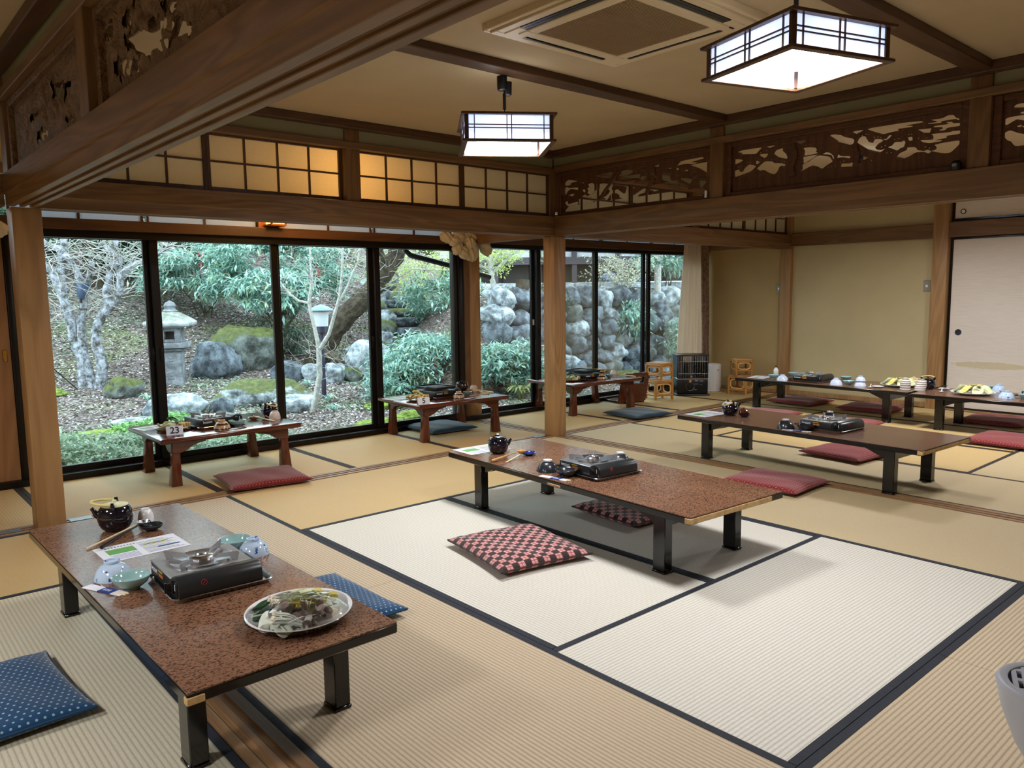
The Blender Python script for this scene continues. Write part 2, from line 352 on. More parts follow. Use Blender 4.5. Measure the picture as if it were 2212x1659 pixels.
H2= [[3135,2234,3099,2241,2957,2239,2977,2226,3001,2204,3111,2217,3097,2225],[2918,2239,2860,2240,2863,2233,2879,2232,2887,2228],[2969,2191,2956,2196,2906,2191,2918,2173,2936,2168],[3160,2187,3128,2184,3097,2173,3127,2161,3160,2154],[3158,2109,3124,2116,3115,2098,3096,2098,3083,2118,3054,2136,3029,2131,3000,2119,3036,2092,3157,2068],[2995,2140,2992,2156,2971,2144,2985,2135],[2980,2103,2953,2122,2925,2140,2870,2133,2860,2121,2808,2114,2780,2102,2794,2093,2804,2100,2823,2096,2836,2068,2856,2054,2891,2066,2928,2090,2953,2087],[2859,2186,2843,2204,2807,2211,2797,2204,2799,2194,2775,2173,2764,2142,2825,2160],[2649,2190,2619,2191,2570,2182,2562,2164,2571,2159,2556,2150,2580,2146,2643,2145,2637,2171],[2643,2131,2569,2133,2616,2105,2641,2099],[2665,2046,2646,2062,2649,2087,2616,2100,2565,2124,2543,2127,2481,2111,2460,2081,2490,2068,2524,2047,2559,2068,2585,2075],[2519,2134,2496,2143,2471,2136,2449,2115,2445,2094,2454,2102,2463,2123,2485,2129],[2471,2242,2443,2244,2400,2232,2379,2218,2337,2205,2323,2193,2329,2174,2356,2168,2398,2181,2425,2191,2418,2197,2424,2208],[2422,2099,2415,2120,2396,2106,2343,2099,2343,2087,2385,2099],[2391,2040,2389,2060,2342,2054,2328,2059,2310,2043,2300,2049,2276,2041,2276,2036,2330,2036],[2705,2241,2643,2237,2654,2229,2672,2224],[2639,2211,2636,2214,2632,2210,2635,2207],[2618,2209,2615,2211,2612,2208,2615,2205],[2601,2202,2598,2205,2595,2201,2598,2199],[2966,2206,2962,2209,2958,2205,2962,2203],[2946,2214,2943,2217,2939,2213,2942,2210],[2923,2215,2919,2218,2916,2214,2919,2211],[2883,2153,2879,2156,2875,2152,2879,2150],[2863,2152,2860,2155,2856,2151,2860,2148],[2813,2129,2809,2132,2806,2129,2809,2126],[2788,2123,2785,2125,2781,2122,2785,2119],[3069,2157,3065,2160,3061,2156,3065,2154],[3043,2152,3039,2155,3035,2151,3039,2148],[3136,2133,3132,2136,3128,2132,3132,2129],[3115,2135,3112,2138,3108,2134,3111,2131],[2406,2072,2403,2075,2400,2072,2403,2069],[2382,2074,2379,2077,2375,2073,2378,2071],[2462,2053,2459,2055,2456,2052,2459,2049],[2435,2050,2432,2053,2429,2049,2432,2047],[2482,2047,2479,2050,2476,2047,2479,2044],[3005,2175,3002,2177,2998,2174,3002,2171],[2984,2167,2981,2170,2977,2166,2981,2163],[2330,2243,2310,2247,2264,2244,2284,2234,2304,2228],[2225,2244,2199,2247,2021,2246,1932,2239,1931,2231,2021,2230,1980,2222,1983,2217,2061,2219,2049,2209,2103,2206,2132,2202,2177,2221],[2296,2176,2282,2192,2265,2203,2245,2200,2225,2166,2202,2157,2194,2177,2157,2171,2144,2161,2173,2148,2189,2129,2176,2117,2158,2113,2132,2118,2157,2101,2171,2097,2200,2107,2237,2133],[2143,2173,2124,2170,2109,2188,2092,2186,2103,2173,2124,2163],[2108,2121,2086,2125,2070,2143,2036,2138,2023,2144,2013,2134,2021,2109,2038,2106,2054,2095,2085,2111],[1995,2157,1975,2157,1973,2142,1988,2141],[2052,2056,2036,2074,1997,2087,1996,2100,1954,2096,1940,2077,1909,2069,1892,2074,1870,2061,1887,2053,1907,2064,1950,2068,1985,2050,2018,2041,2050,2047],[2300,2101,2227,2076,2252,2067,2270,2073,2281,2071],[1871,2238,1814,2236,1784,2247,1759,2245,1744,2226,1734,2224,1727,2214,1741,2216,1743,2222,1813,2223,1816,2214,1882,2219,1879,2223,1841,2222,1837,2227],[1856,2195,1844,2201,1775,2199,1794,2210,1763,2208,1758,2200,1725,2196,1724,2181,1784,2181,1795,2170,1823,2173,1821,2178,1807,2179,1809,2189],[1931,2192,1876,2189,1882,2171,1906,2175],[1853,2127,1854,2147,1867,2157,1770,2152,1764,2156,1724,2153,1724,2136,1791,2136,1784,2129,1793,2125,1846,2123,1808,2117,1811,2113,1871,2111,1904,2122,1920,2134],[1846,2093,1807,2098,1723,2099,1723,2079,1747,2056,1764,2043,1792,2043,1837,2056,1861,2066,1844,2066,1833,2072,1835,2084],[2250,2216,2247,2219,2244,2215,2247,2212],[2233,2213,2230,2216,2227,2212,2230,2210],[2274,2212,2270,2214,2267,2211,2270,2208],[2198,2191,2195,2193,2191,2190,2194,2187],[2177,2190,2174,2192,2170,2189,2173,2186],[2159,2184,2156,2186,2153,2183,2156,2180],[2077,2159,2074,2162,2071,2158,2074,2156],[2053,2161,2050,2163,2046,2160,2049,2157],[2152,2128,2149,2130,2146,2127,2149,2124],[2131,2132,2128,2135,2124,2131,2127,2129],[1997,2176,1994,2178,1991,2175,1994,2172],[1979,2174,1976,2177,1973,2173,1976,2171],[1940,2146,1937,2149,1934,2145,1937,2143],[1895,2142,1893,2144,1890,2141,1892,2138],[1899,2091,1896,2094,1893,2090,1896,2088],[1877,2081,1875,2084,1871,2081,1874,2078],[2119,2089,2116,2091,2113,2088,2116,2085],[2094,2086,2091,2088,2088,2085,2091,2082],[2210,2056,2207,2059,2203,2055,2207,2052],[2184,2052,2181,2055,2178,2051,2181,2048]]
H3= [[1454,2233,1446,2244,1430,2248,1376,2241,1375,2221],[1422,2196,1420,2202,1409,2203,1374,2201,1373,2188],[1489,2183,1373,2185,1371,2146,1409,2158,1437,2168,1455,2160,1474,2150,1487,2147],[1487,2105,1465,2113,1428,2093,1400,2084,1367,2081,1365,2032,1437,2032,1449,2044,1457,2058,1474,2066,1486,2081],[1433,2133,1414,2135,1418,2128,1428,2128],[1411,2127,1395,2130,1400,2121]]
H4= [[3114,2226,3083,2231,2979,2211,2985,2175,3025,2172,3101,2195],[2975,2073,2909,2077,2827,2055,2847,2044,2868,2017,2917,2013,2949,2040,2976,2052],[2808,2011,2776,2030,2745,2030,2720,2012,2724,2005],[2859,2132,2796,2125,2701,2121,2624,2090,2563,2085,2558,2109,2505,2103,2426,2067,2481,2048,2493,2018,2596,2012,2660,2041,2684,2033,2712,2057,2785,2082,2802,2102],[2461,2122,2431,2130,2374,2115,2378,2091,2437,2098],[2362,2059,2327,2050,2309,2035,2275,2022,2283,2008,2426,2011],[2749,2211,2723,2204,2724,2198,2744,2203],[2801,2196,2778,2189,2779,2183,2799,2188],[2843,2183,2819,2178,2822,2167,2845,2175],[2794,2166,2757,2158,2763,2148,2786,2152]]
H5= [[4391,2156,4265,2134,4310,2105,4369,2125],[4283,2048,4155,2047,4061,2013,4140,2006,4281,2011],[3714,2015,3639,2013,3605,2005,3690,2009],[3920,2199,3764,2176,3810,2117,3910,2148],[3728,2166,3634,2141,3701,2091,3759,2114]]
# ------------------------------------------------------------------ the setting
def struct(name, mb, mat, label, parent=None, bevel=0, **k):
    o = mb.build(name, mat, parent, bevel=bevel, **k)
    if not parent: tag(o, label, None, None, 'structure')
    return o
def B(*a): return MB().box(*a)
floor = struct('floor', B(-3.1, 8.9, -1.3, 6.2, -.12, -.052), plain('underfloor boards', srgb(70, 56, 44), .9), 'board floor under the straw mats')
C_pale, C_gold, C_tan, C_mid = srgb(224, 219, 208), srgb(205, 176, 124), srgb(208, 188, 158), srgb(200, 180, 142)
TM = {}
for k, (c, con, st) in {'pale': (C_pale, .45, srgb(216, 211, 196)), 'gold': (C_gold, .10, srgb(192, 160, 106)), 'tan': (C_tan, .62, srgb(190, 170, 142)), 'mid': (C_mid, .16, srgb(190, 168, 126)), 'greyg': (srgb(212, 204, 182), .42, srgb(196, 186, 154))}.items():
    for a in 'xy': TM[k+a] = tatami('woven rush %s %s' % (k, a), c, a, con, st)
HW = .028
def mat_(x0, x1, y0, y1, kind, along, heri=heri_m, sides=(1, 1)):
    g = .0012
    x0 += g; x1 -= g; y0 += g; y1 -= g
    o = B(x0, x1, y0, y1, -.05, 0).build('tatami_mat', TM[kind+along], floor, bevel=.002)
    if along == 'x': ss = [(x0, x1, y0, y0+HW), (x0, x1, y1-HW, y1)]
    else: ss = [(x0, x0+HW, y0, y1), (x1-HW, x1, y0, y1)]
    for use, q in zip(sides, ss):
        if use: B(*q, -.045, .0014).build('cloth_border', heri, o)
A0, A1x, A2x, A3x, A4x = .905, 1.868, 2.85, 3.80, 4.81
mat_(A0, A1x, 2.90, 4.905, 'tan', 'y', sides=(1, 1)); mat_(A0, A1x, .98, 2.90, 'tan', 'y'); mat_(A0, A1x, -1.2, .02, 'tan', 'y')
mat_(A1x, A3x, 3.875, 4.905, 'gold', 'x', sides=(1, 0)); mat_(A3x, A4x, 2.95, 4.905, 'mid', 'y', sides=(1, 0)); mat_(A3x, A4x, .98, 2.95, 'mid', 'y', sides=(1, 0))
mat_(A1x, A2x, 1.93, 3.875, 'pale', 'y'); mat_(A2x, A3x, 1.93, 3.875, 'pale', 'y')
mat_(A1x, A3x, .98, 1.93, 'pale', 'x'); mat_(A0, 2.84, .02, .98, 'tan', 'x'); mat_(2.84, A4x, .02, .98, 'tan', 'x'); mat_(A1x, A4x, -1.2, .02, 'tan', 'x')
for x0, x1, y0, y1, k, a in ((-1.15, .765, 3.87, 4.905, 'gold', 'x'), (-.2, .765, 1.95, 3.87, 'greyg', 'y'), (-.2, .765, 0, 1.95, 'greyg', 'y'), (-1.15, -.2, 1.95, 3.87, 'greyg', 'y'), (-1.15, -.2, 0, 1.95, 'greyg', 'y'),
                             (-3.05, -1.15, 3.87, 4.905, 'gold', 'x'), (-3.05, -1.15, 1.95, 3.87, 'gold', 'x'), (-3.05, -1.15, 0, 1.95, 'gold', 'x'), (-3.05, .765, -1.2, 0, 'gold', 'x')):
    mat_(x0, x1, y0, y1, k, a)
for x0, x1 in ((-3.05, -1.1), (-1.1, -.1), (-.1, .89), (.89, 1.87), (1.87, 2.86), (2.86, 3.85), (3.85, 4.86), (4.95, 5.88), (5.88, 6.84), (6.84, 7.80), (7.80, 8.82)):
    mat_(x0, x1, 5.045, 6.13, 'gold', 'y', heri_b)
for x0, x1, y0, y1, k, a in ((4.945, 5.86, 2.95, 4.905, 'mid', 'y'), (4.945, 5.86, .98, 2.95, 'mid', 'y'), (4.945, 5.86, -1.2, .98, 'mid', 'y'), (5.86, 7.83, 3.91, 4.905, 'gold', 'x'), (5.86, 6.86, 1.91, 3.91, 'gold', 'y'), (6.86, 7.83, 1.91, 3.91, 'gold', 'y'),
                             (7.83, 8.80, 2.95, 4.905, 'gold', 'y'), (7.83, 8.80, .95, 2.95, 'gold', 'y'), (5.86, 7.83, .95, 1.91, 'mid', 'x'), (5.86, 8.80, -1.2, .95, 'mid', 'x')):
    mat_(x0, x1, y0, y1, k, a, heri_b)
# thresholds, each a wooden sill with two sliding grooves
def sill(n, x0, x1, y0, y1, m, along, label):
    mb = MB(); w = (y1-y0) if along == 'x' else (x1-x0); cuts = [0, .22, .40, .55, .73, 1]
    for i in range(5):
        a, b = cuts[i]*w, cuts[i+1]*w; top = .004 if i % 2 == 0 else -.004
        if along == 'x': mb.box(x0, x1, y0+a, y0+b, -.05, top)
        else: mb.box(x0+a, x0+b, y0, y1, -.05, top)
    return struct('trim_%d' % n, mb, m, label)
sill(1, -3.05, .79, 4.91, 5.045, sill_x, 'x', 'worn wooden threshold running left from the post nearest the window corner')
sill(2, .93, 4.81, 4.91, 5.045, sill_x, 'x', 'worn grooved threshold between the two front posts along the window mats')
sill(3, 4.95, 8.80, 4.91, 5.045, sill_x, 'x', 'worn grooved threshold running from the middle post to the heater corner')
sill(4, 4.81, 4.945, -1.2, 4.91, sill_y, 'y', 'worn grooved threshold crossing the floor behind the middle tables')
sill(5, 4.82, 4.955, 5.05, 6.15, sill_y, 'y', 'short threshold from the middle post to the window post')
sill(6, .77, .905, -1.2, 4.91, sill_y, 'y', 'dark grooved threshold passing under the nearest table')
# columns
def column(x0, x1, y0, y1, z1, m, label, z0=-.05, name='column'):
    return struct(name, B(x0, x1, y0, y1, z0, z1), m, label, bevel=.006, seg=2)
column(.79, .932, 4.905, 5.045, 1.766, post_z, 'square cedar post at left with arched grain, beside the nearest table')
column(4.812, 4.952, 4.905, 5.045, 1.766, post_z, 'square cedar post in the middle of the room')
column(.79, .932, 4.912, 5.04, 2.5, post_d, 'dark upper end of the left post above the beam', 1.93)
column(4.86, 5.00, 6.17, 6.30, 2.5, post_z, 'cedar post standing in the window wall under the bundled cloth')
column(8.795, 8.90, 4.905, 5.04, 2.5, post_z, 'slim cedar post between the two yellow wall panels')
column(8.765, 8.90, 3.145, 3.295, 2.5, post_z, 'cedar post beside the white sliding closet door')
for y0, y1, l in ((3.22, 3.33, 'short dark post between the two carved pine transoms'), (1.545, 1.655, 'short dark post between the second and third carved pine transoms'), (-.15, -.04, 'short dark post at the near end of the carved transoms')):
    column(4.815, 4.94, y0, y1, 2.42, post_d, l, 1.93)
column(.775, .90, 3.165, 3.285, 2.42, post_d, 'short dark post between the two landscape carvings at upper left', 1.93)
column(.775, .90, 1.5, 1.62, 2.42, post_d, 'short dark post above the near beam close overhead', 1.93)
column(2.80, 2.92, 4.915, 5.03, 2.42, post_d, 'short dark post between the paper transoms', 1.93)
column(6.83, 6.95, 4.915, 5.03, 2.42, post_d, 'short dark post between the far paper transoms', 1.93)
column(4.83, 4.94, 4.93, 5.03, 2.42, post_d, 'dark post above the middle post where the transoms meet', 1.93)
# beams: deep moulded lintels with grooves underneath
def beam(x0, x1, y0, y1, along, label, z0=1.766, z1=1.93, groove=True):
    w = (y1-y0) if along == 'x' else (x1-x0)
    c = [(0, z0+.062), (.006, z0+.056), (0, z0+.05), (.004, z0)]
    prof = [(.008, z0), (.008, z0+.057), (0, z0+.064), (0, z1), (w, z1), (w, z0+.064), (w-.008, z0+.057), (w-.008, z0)]
    if groove:
        g = []
        for a, b in ((.60, .74), (.30, .44)): g += [(w*b, z0), (w*b, z0+.012), (w*a, z0+.012), (w*a, z0)]
        prof += g
    mb = MB()
    if along == 'x': mb.prism([(y0+a, z) for a, z in prof], x0, x1, 'x')
    else: mb.prism([(x0+a, z) for a, z in prof], y0, y1, 'y')
    return struct('beam', mb, beam_x if along == 'x' else beam_y, label, bevel=.0025)
beam(.91, 4.815, 4.895, 5.055, 'x', 'moulded cedar lintel under the paper transoms')
beam(-3.05, .765, 4.895, 5.055, 'x', 'moulded cedar lintel at far left beyond the big beam')
beam(4.95, 8.80, 4.895, 5.055, 'x', 'moulded cedar lintel above the heater side of the room')
beam(4.80, 4.96, -1.2, 4.89, 'y', 'moulded cedar lintel under the carved pine transoms')
beam(.76, .915, -1.2, 4.90, 'y', 'big moulded cedar beam crossing the upper left close overhead')
beam(4.84, 4.96, 5.06, 6.17, 'y', 'short cedar lintel from middle post to window post')
# rails and plaster bands above the transoms, then the ceiling moulding
for x0, x1, l in ((.91, 4.82, 'middle room'), (4.95, 8.80, 'far room'), (-3.05, .77, 'left room')):
    struct('trim_7', B(x0, x1, 4.905, 5.045, 2.29, 2.335), beam_x, 'dark rail above the paper transoms of the %s' % l, bevel=.003)
    struct('wall_back', B(x0, x1, 4.93, 5.02, 2.335, 2.6), wall_g, 'olive plaster band above the window side transoms of the %s' % l)
for x0, x1, l in ((.77, .905, 'landscape carvings'), (4.805, 4.95, 'pine carvings')):
    struct('trim_8', B(x0, x1, -1.2, 4.90, 2.305, 2.35), beam_y, 'dark rail above the %s' % l, bevel=.003)
    struct('wall_inner', B(x0+.03, x1-.03, -1.2, 4.93, 2.35, 2.6), wall_g, 'olive plaster band above the %s' % l)
rooms = ((.90, 4.81, 'middle room'), (4.945, 8.82, 'far room'), (-3.05, .77, 'left room'))
for i, (x0, x1, l) in enumerate(rooms):
    struct('trim_9', B(x0+.005, x1-.005, 4.86, 4.935, 2.42, 2.475), dark_x, 'dark ceiling moulding on window side of the %s' % l, bevel=.004)
    struct('trim_9', B(x0+.03 if i else x0, x0+.075, -1.2, 4.86, 2.42, 2.475), dark_y, 'dark ceiling moulding on left side of the %s' % l, bevel=.004)
    struct('trim_9', B(x1-.055, x1+.02, -1.2, 4.86, 2.42, 2.475), dark_y, 'dark ceiling moulding on right side of the %s' % l, bevel=.004)
    struct('ceiling', B(x0-.1, x1+.1, -1.3, 4.98, 2.475, 2.55), ceil_m, 'beige woven paper ceiling of the %s' % l)
    for y, w in ((3.155, 'window side'), (1.53, 'near side')):
        struct('beam', B(x0+.07, x1-.05, y, y+.115, 2.432, 2.476), dark_x, 'flat dark ceiling batten on the %s of the %s' % (w, l), bevel=.005)
struct('ceiling', B(-3.1, 8.95, 5.0, 6.35, 2.38, 2.45), ceil_m, 'low ceiling above the window mats')
struct('ceiling', B(-3.3, 9.6, -1.5, 7.0, 2.62, 2.72), plain('added roof slab', srgb(90, 80, 70), .9), 'unseen roof slab added above all rooms to keep the sky out')  # unseen slab, added so that no sky light leaks into the rooms
# walls
struct('wall_right', B(8.85, 8.97, 3.29, 4.91, -.1, 2.6), wall_m, 'ochre plaster wall between post and closet')
struct('wall_right', B(8.85, 8.97, 5.03, 6.4, -.1, 2.6), wall_o, 'ochre plaster wall beside the curtain')
struct('wall_right', B(8.90, 8.97, -1.3, 3.16, -.1, 2.6), wall_m, 'wall behind the closet doors')
struct('wall_front', B(-3.1, 9.0, -1.42, -1.3, -.1, 2.6), wall_m, 'plaster wall behind the viewer')
struct('wall_left', B(-3.22, -3.1, -1.4, 6.4, -.1, 2.6), wall_m, 'plaster wall at the far left end')
struct('baseboard_right', B(8.815, 8.86, 3.29, 4.91, 0, .055), post_z, 'cedar baseboard under the ochre wall', bevel=.003)
struct('baseboard_right', B(8.825, 8.86, 5.04, 6.14, 0, .045), post_z, 'cedar baseboard beside the white heater corner', bevel=.003)
struct('trim_10', B(8.79, 8.86, 3.29, 4.91, 1.795, 1.945), beam_y, 'cedar rail across the ochre wall', bevel=.004)
struct('trim_11', B(8.79, 8.86, 5.03, 6.14, 1.80, 1.93), beam_y, 'cedar rail above the curtain side wall', bevel=.004)
struct('trim_12', B(8.775, 8.90, -1.2, 3.15, 1.795, 1.95), beam_y, 'cedar rail above the white closet doors', bevel=.004)
struct('trim_13', B(8.79, 8.90, -1.2, 3.15, -.05, .012), post_z, 'low sill under the white closet doors', bevel=.003)
# closet doors: white paper panels in black lacquer frames
def fusuma_mat():
    t = NT('closet door paper'); v = t.coord(); f = t.noise(t.coord(scale=(1, 3, 90)), 3, 3)
    c = t.ramp(f, [(.3, srgb(214, 204, 192)), (.7, srgb(226, 216, 204))])
    sx = t.n('ShaderNodeSeparateXYZ'); t.l(v, sx.inputs[0])
    # the painted golden cloud: an ellipse of mottled gold with thin grey streaks below
    dy = t.math('DIVIDE', t.math('SUBTRACT', sx.outputs[1], 2.72), .42); dz = t.math('DIVIDE', t.math('SUBTRACT', sx.outputs[2], .485), .045)
    e = t.math('ADD', t.math('MULTIPLY', dy, dy), t.math('MULTIPLY', dz, dz))
    n = t.noise(t.coord(scale=(1, 12, 30)), 3, 5, .7)
    k = t.math('LESS_THAN', t.math('ADD', e, t.math('MULTIPLY', n, 1.1)), 1.2)
    c = t.mix(t.math('MULTIPLY', k, .7), c, srgb(196, 182, 140))
    n2 = t.noise(t.coord(scale=(1, 1.5, 120)), 2, 2); b = t.math('MULTIPLY', t.math('GREATER_THAN', n2, .66), t.math('LESS_THAN', t.math('ABSOLUTE', t.math('SUBTRACT', sx.outputs[2], .40)), .05))
    c = t.mix(t.math('MULTIPLY', b, .35), c, srgb(150, 144, 136)); t.col(c); return t.set(.8, 0, .2)
fus = fusuma_mat()
def fusuma(n, y0, y1, z0, z1, label, small=False, hy=None):
    o = struct('door_%d' % n, B(8.845, 8.872, y0+.012, y1-.012, z0+.02, z1-.02), fus, label)
    f = MB(); b = .02
    for a in ((8.838, 8.878, y0, y0+b, z0, z1), (8.838, 8.878, y1-b, y1, z0, z1), (8.838, 8.878, y0+b, y1-b, z0, z0+b), (8.838, 8.878, y0+b, y1-b, z1-b, z1)): f.box(*a)
    f.build('door_frame', black_l, o, bevel=.002)
    hy = hy if hy is not None else y1-.11; hz = 2.052 if small else .817; R = .026 if small else .032
    p = MB().lathe([(R*.55, .001), (R*.6, .004), (R*.95, .006), (R, .003), (R, 0)], 24, cap0=True)
    p.xf(Matrix.Translation((8.846, hy, hz)) @ Matrix.Rotation(-pi/2, 4, 'Y')); p.build('door_pull', white_c if small else blackb, o, smooth=True)
    if small:
        q = MB().lathe([(R*.72, .005), (R*.8, .008), (R, .008), (R*1.05, 0)], 24, cap0=False); q.xf(Matrix.Translation((8.846, hy, hz)) @ Matrix.Rotation(-pi/2, 4, 'Y')); q.build('pull_ring', black_l, o, smooth=True)
fusuma(1, 2.17, 3.135, .012, 1.79, 'white paper closet door with a gold cloud and round black pull', hy=3.03)
fusuma(2, 1.2, 2.17, .012, 1.79, 'second white closet door further toward the viewer'); fusuma(3, .2, 1.2, .012, 1.79, 'third white closet door'); fusuma(4, -1.1, .2, .012, 1.79, 'fourth white closet door')
fusuma(5, 2.17, 3.135, 1.965, 2.36, 'small upper closet door with a small round pull', True, 3.04); fusuma(6, 1.2, 2.17, 1.965, 2.36, 'second small upper closet door', True); fusuma(7, -1.1, 1.2, 1.965, 2.36, 'third small upper closet door', True)
struct('trim_14', B(8.79, 8.90, -1.2, 3.15, 2.36, 2.42), beam_y, 'dark rail above the small closet doors')
# window wall ------------------------------------------------------
ex_w = plain('outer wall boards', srgb(60, 46, 36), .8)
struct('trim_15', B(-3.1, 8.86, 6.13, 6.33, -.12, .045), alu_m, 'dark aluminium window track along the floor', bevel=.003)
struct('beam', B(-3.1, 4.86, 6.10, 6.20, 1.752, 1.828), dark_x, 'wooden rail above the garden windows, left side', bevel=.004)
struct('beam', B(5.0, 8.86, 6.10, 6.20, 1.775, 1.86), dark_x, 'dark wooden rail above the garden windows, right side', bevel=.004)
struct('trim_16', B(-3.1, 4.86, 6.14, 6.30, 1.70, 1.752), alu_m, 'dark window head channel, left side'); struct('trim_16', B(5.0, 8.86, 6.14, 6.30, 1.735, 1.775), alu_m, 'dark window head channel, right side')
struct('wall_back', B(-3.1, 8.86, 6.16, 6.30, 2.16, 2.6), wall_o, 'plaster above the upper windows')
struct('beam', B(-3.1, 8.86, 6.12, 6.24, 2.10, 2.17), beam_x, 'wooden rail above the frosted upper windows', bevel=.004)
WX = [(1.015, 1.865), (1.865, 2.845), (2.845, 3.785), (3.785, 4.715), (4.99, 5.80), (5.80, 6.75), (6.75, 7.67), (7.67, 8.80)]
for i, (x0, x1) in enumerate(WX):
    z1 = 1.702 if i < 4 else 1.742; yy = 6.185 if i % 2 else 6.235
    names = ['with lichen grey tree behind', 'with stone lantern behind', 'with garden lamp behind', 'with stone steps behind', 'between the window post and the middle post', 'just right of the middle post', 'left of the curtain', 'partly behind the curtain']
    f = MB(); st = .046
    for a in ((x0-.01, x0+st, .04, z1+.02), (x1-st, x1+.01, .04, z1+.02)): f.box(a[0], a[1], yy-.016, yy+.016, a[2], a[3])
    f.box(x0+st, x1-st, yy-.016, yy+.016, .04, .088); f.box(x0+st, x1-st, yy-.016, yy+.016, z1-.006, z1+.02)
    w = struct('window_%d' % (i+1), f, alu_m, 'sliding garden window '+names[i], bevel=.002)
    B(x0+st-.004, x1-st+.004, yy-.002, yy+.002, .084, z1).build('glass_pane', glass_m, w)
    hx = x1-st/2 if i % 2 == 0 else x0+st/2
    B(hx-.009, hx+.009, yy-.026, yy-.016, .80, .90).build('window_latch', alu_m, w, bevel=.003)
    if i == 4: B(hx-.012, hx+.012, yy-.019, yy-.016, .93, .99).build('white_sticker', white_p, w)
column(4.715, 4.78, 6.15, 6.30, 1.76, alu_m, 'dark frame post left of the window post', name='trim_17')
column(4.78, 4.86, 6.16, 6.31, 2.5, post_d, 'darker cedar strip beside the window post', name='trim_17')
# left end of window wall: wooden shutter door and its frame
o = struct('door_8', B(-.1, .925, 6.17, 6.20, .045, 1.72), wood('plain cedar door', srgb(128, 88, 54), srgb(156, 112, 70), 'z', 3), 'plain wooden sliding door at the far left with a brass pull', bevel=.004)
B(.875, .90, 6.162, 6.172, .86, .94).build('door_pull', plain('brass', srgb(200, 150, 70), .25, 1), o, bevel=.003)
column(.925, .965, 6.16, 6.27, 1.74, alu_m, 'dark frame edge beside the wooden door', .04, 'trim_18'); column(.965, .995, 6.18, 6.25, 1.74, alu_m, 'second dark frame edge beside the wooden door', .04, 'trim_18')
struct('wall_back', B(-3.1, -.1, 6.18, 6.30, -.1, 1.76), wall_o, 'plaster wall left of the wooden door')
# frosted upper windows
for x0, x1 in ((.98, 1.82), (1.86, 2.70), (2.92, 3.76), (3.80, 4.66), (5.02, 5.9), (5.94, 6.82), (6.86, 7.74), (7.78, 8.66)):
    f = MB(); z0, z1 = (1.828, 2.10) if x0 < 4.9 else (1.86, 2.10)
    for i in range(3): a = x0+(x1-x0)*i/2; f.box(a-.008, a+.008, 6.19, 6.215, z0, z1)
    f.box(x0, x1, 6.19, 6.215, z1-.012, z1); f.box(x0, x1, 6.19, 6.215, z0, z0+.004)
    w = struct('window_9', f, dark_z, 'frosted upper window strip starting %.1f m along the garden wall' % x0)
    B(x0, x1, 6.20, 6.206, z0, z1).build('frosted_pane', frost_m, w)
struct('wall_back', B(2.70, 2.92, 6.16, 6.29, 1.828, 2.12), plain('orange cedar board', srgb(160, 96, 40), .6), 'cedar board between the upper windows')
# outer eaves so the sky enters as it does under a real roof
struct('ceiling', B(-3.5, 9.6, 6.30, 7.35, 2.46, 2.52), plain('eave boards', srgb(110, 96, 80), .8), 'underside of the garden eaves')
struct('path', B(-3.2, 9.2, 6.33, 6.62, -.40, -.16), plain('concrete footing', srgb(176, 180, 184), .9, var=.15), 'concrete footing strip under the windows')
# ------------------------------------------------------------------ paper transoms (two sliding screens per bay)
def shoji(x0, x1, z0, z1, nx, label, group):
    t = T('paper_transom', label, 'paper screen', (x0, 4.975, z0), 0, group)
    w, h = x1-x0, z1-z0; f = MB(); fr = .022
    for a in ((0, fr, 0, h), (w-fr, w, 0, h), (fr, w-fr, 0, fr), (fr, w-fr, h-fr, h)): f.box(a[0], a[1], -.012, .012, a[2], a[3])
    f.build('screen_frame', dark_z, t, bevel=.0015)
    cw = (w-2*fr)/nx; ch = (h-2*fr)/2; mu = .012
    for i in range(1, nx): B(fr+cw*i-mu/2, fr+cw*i+mu/2, -.008, .006, fr, h-fr).build('lattice_bar', dark_z, t)
    B(fr, w-fr, -.009, .005, h/2-mu/2, h/2+mu/2).build('lattice_bar', dark_x, t)
    proto = None
    for i in range(nx):
        for j in range(2):
            if proto is None: proto = p = B(0, cw, 0, .0015, 0, ch).build('paper_pane', shoji_m, t)
            else: p = proto.copy(); COL.objects.link(p); p.parent = t
            p.location = (fr+cw*i, .007, fr+ch*j)
g = 'paper transom screens above the window mats'
for x0, x1, l in ((.94, 1.862, 'paper transom screen nearest the left post, half hidden by the big beam'), (1.862, 2.80, 'paper transom screen left of the short post, glowing at its right end'), (2.92, 3.862, 'paper transom screen right of the short post, glowing at its left end'), (3.862, 4.81, 'paper transom screen meeting the carved transom'),
                  (4.99, 5.91, 'first paper transom screen beyond the middle post'), (5.91, 6.83, 'second paper transom screen beyond the middle post'), (6.95, 7.87, 'third paper transom screen beyond the middle post'), (7.87, 8.79, 'paper transom screen in the far corner above the heater')):
    shoji(x0, x1, 1.94, 2.30, 4, l, g)
    for z0, z1 in ((1.925, 1.942), (2.282, 2.30)): pass
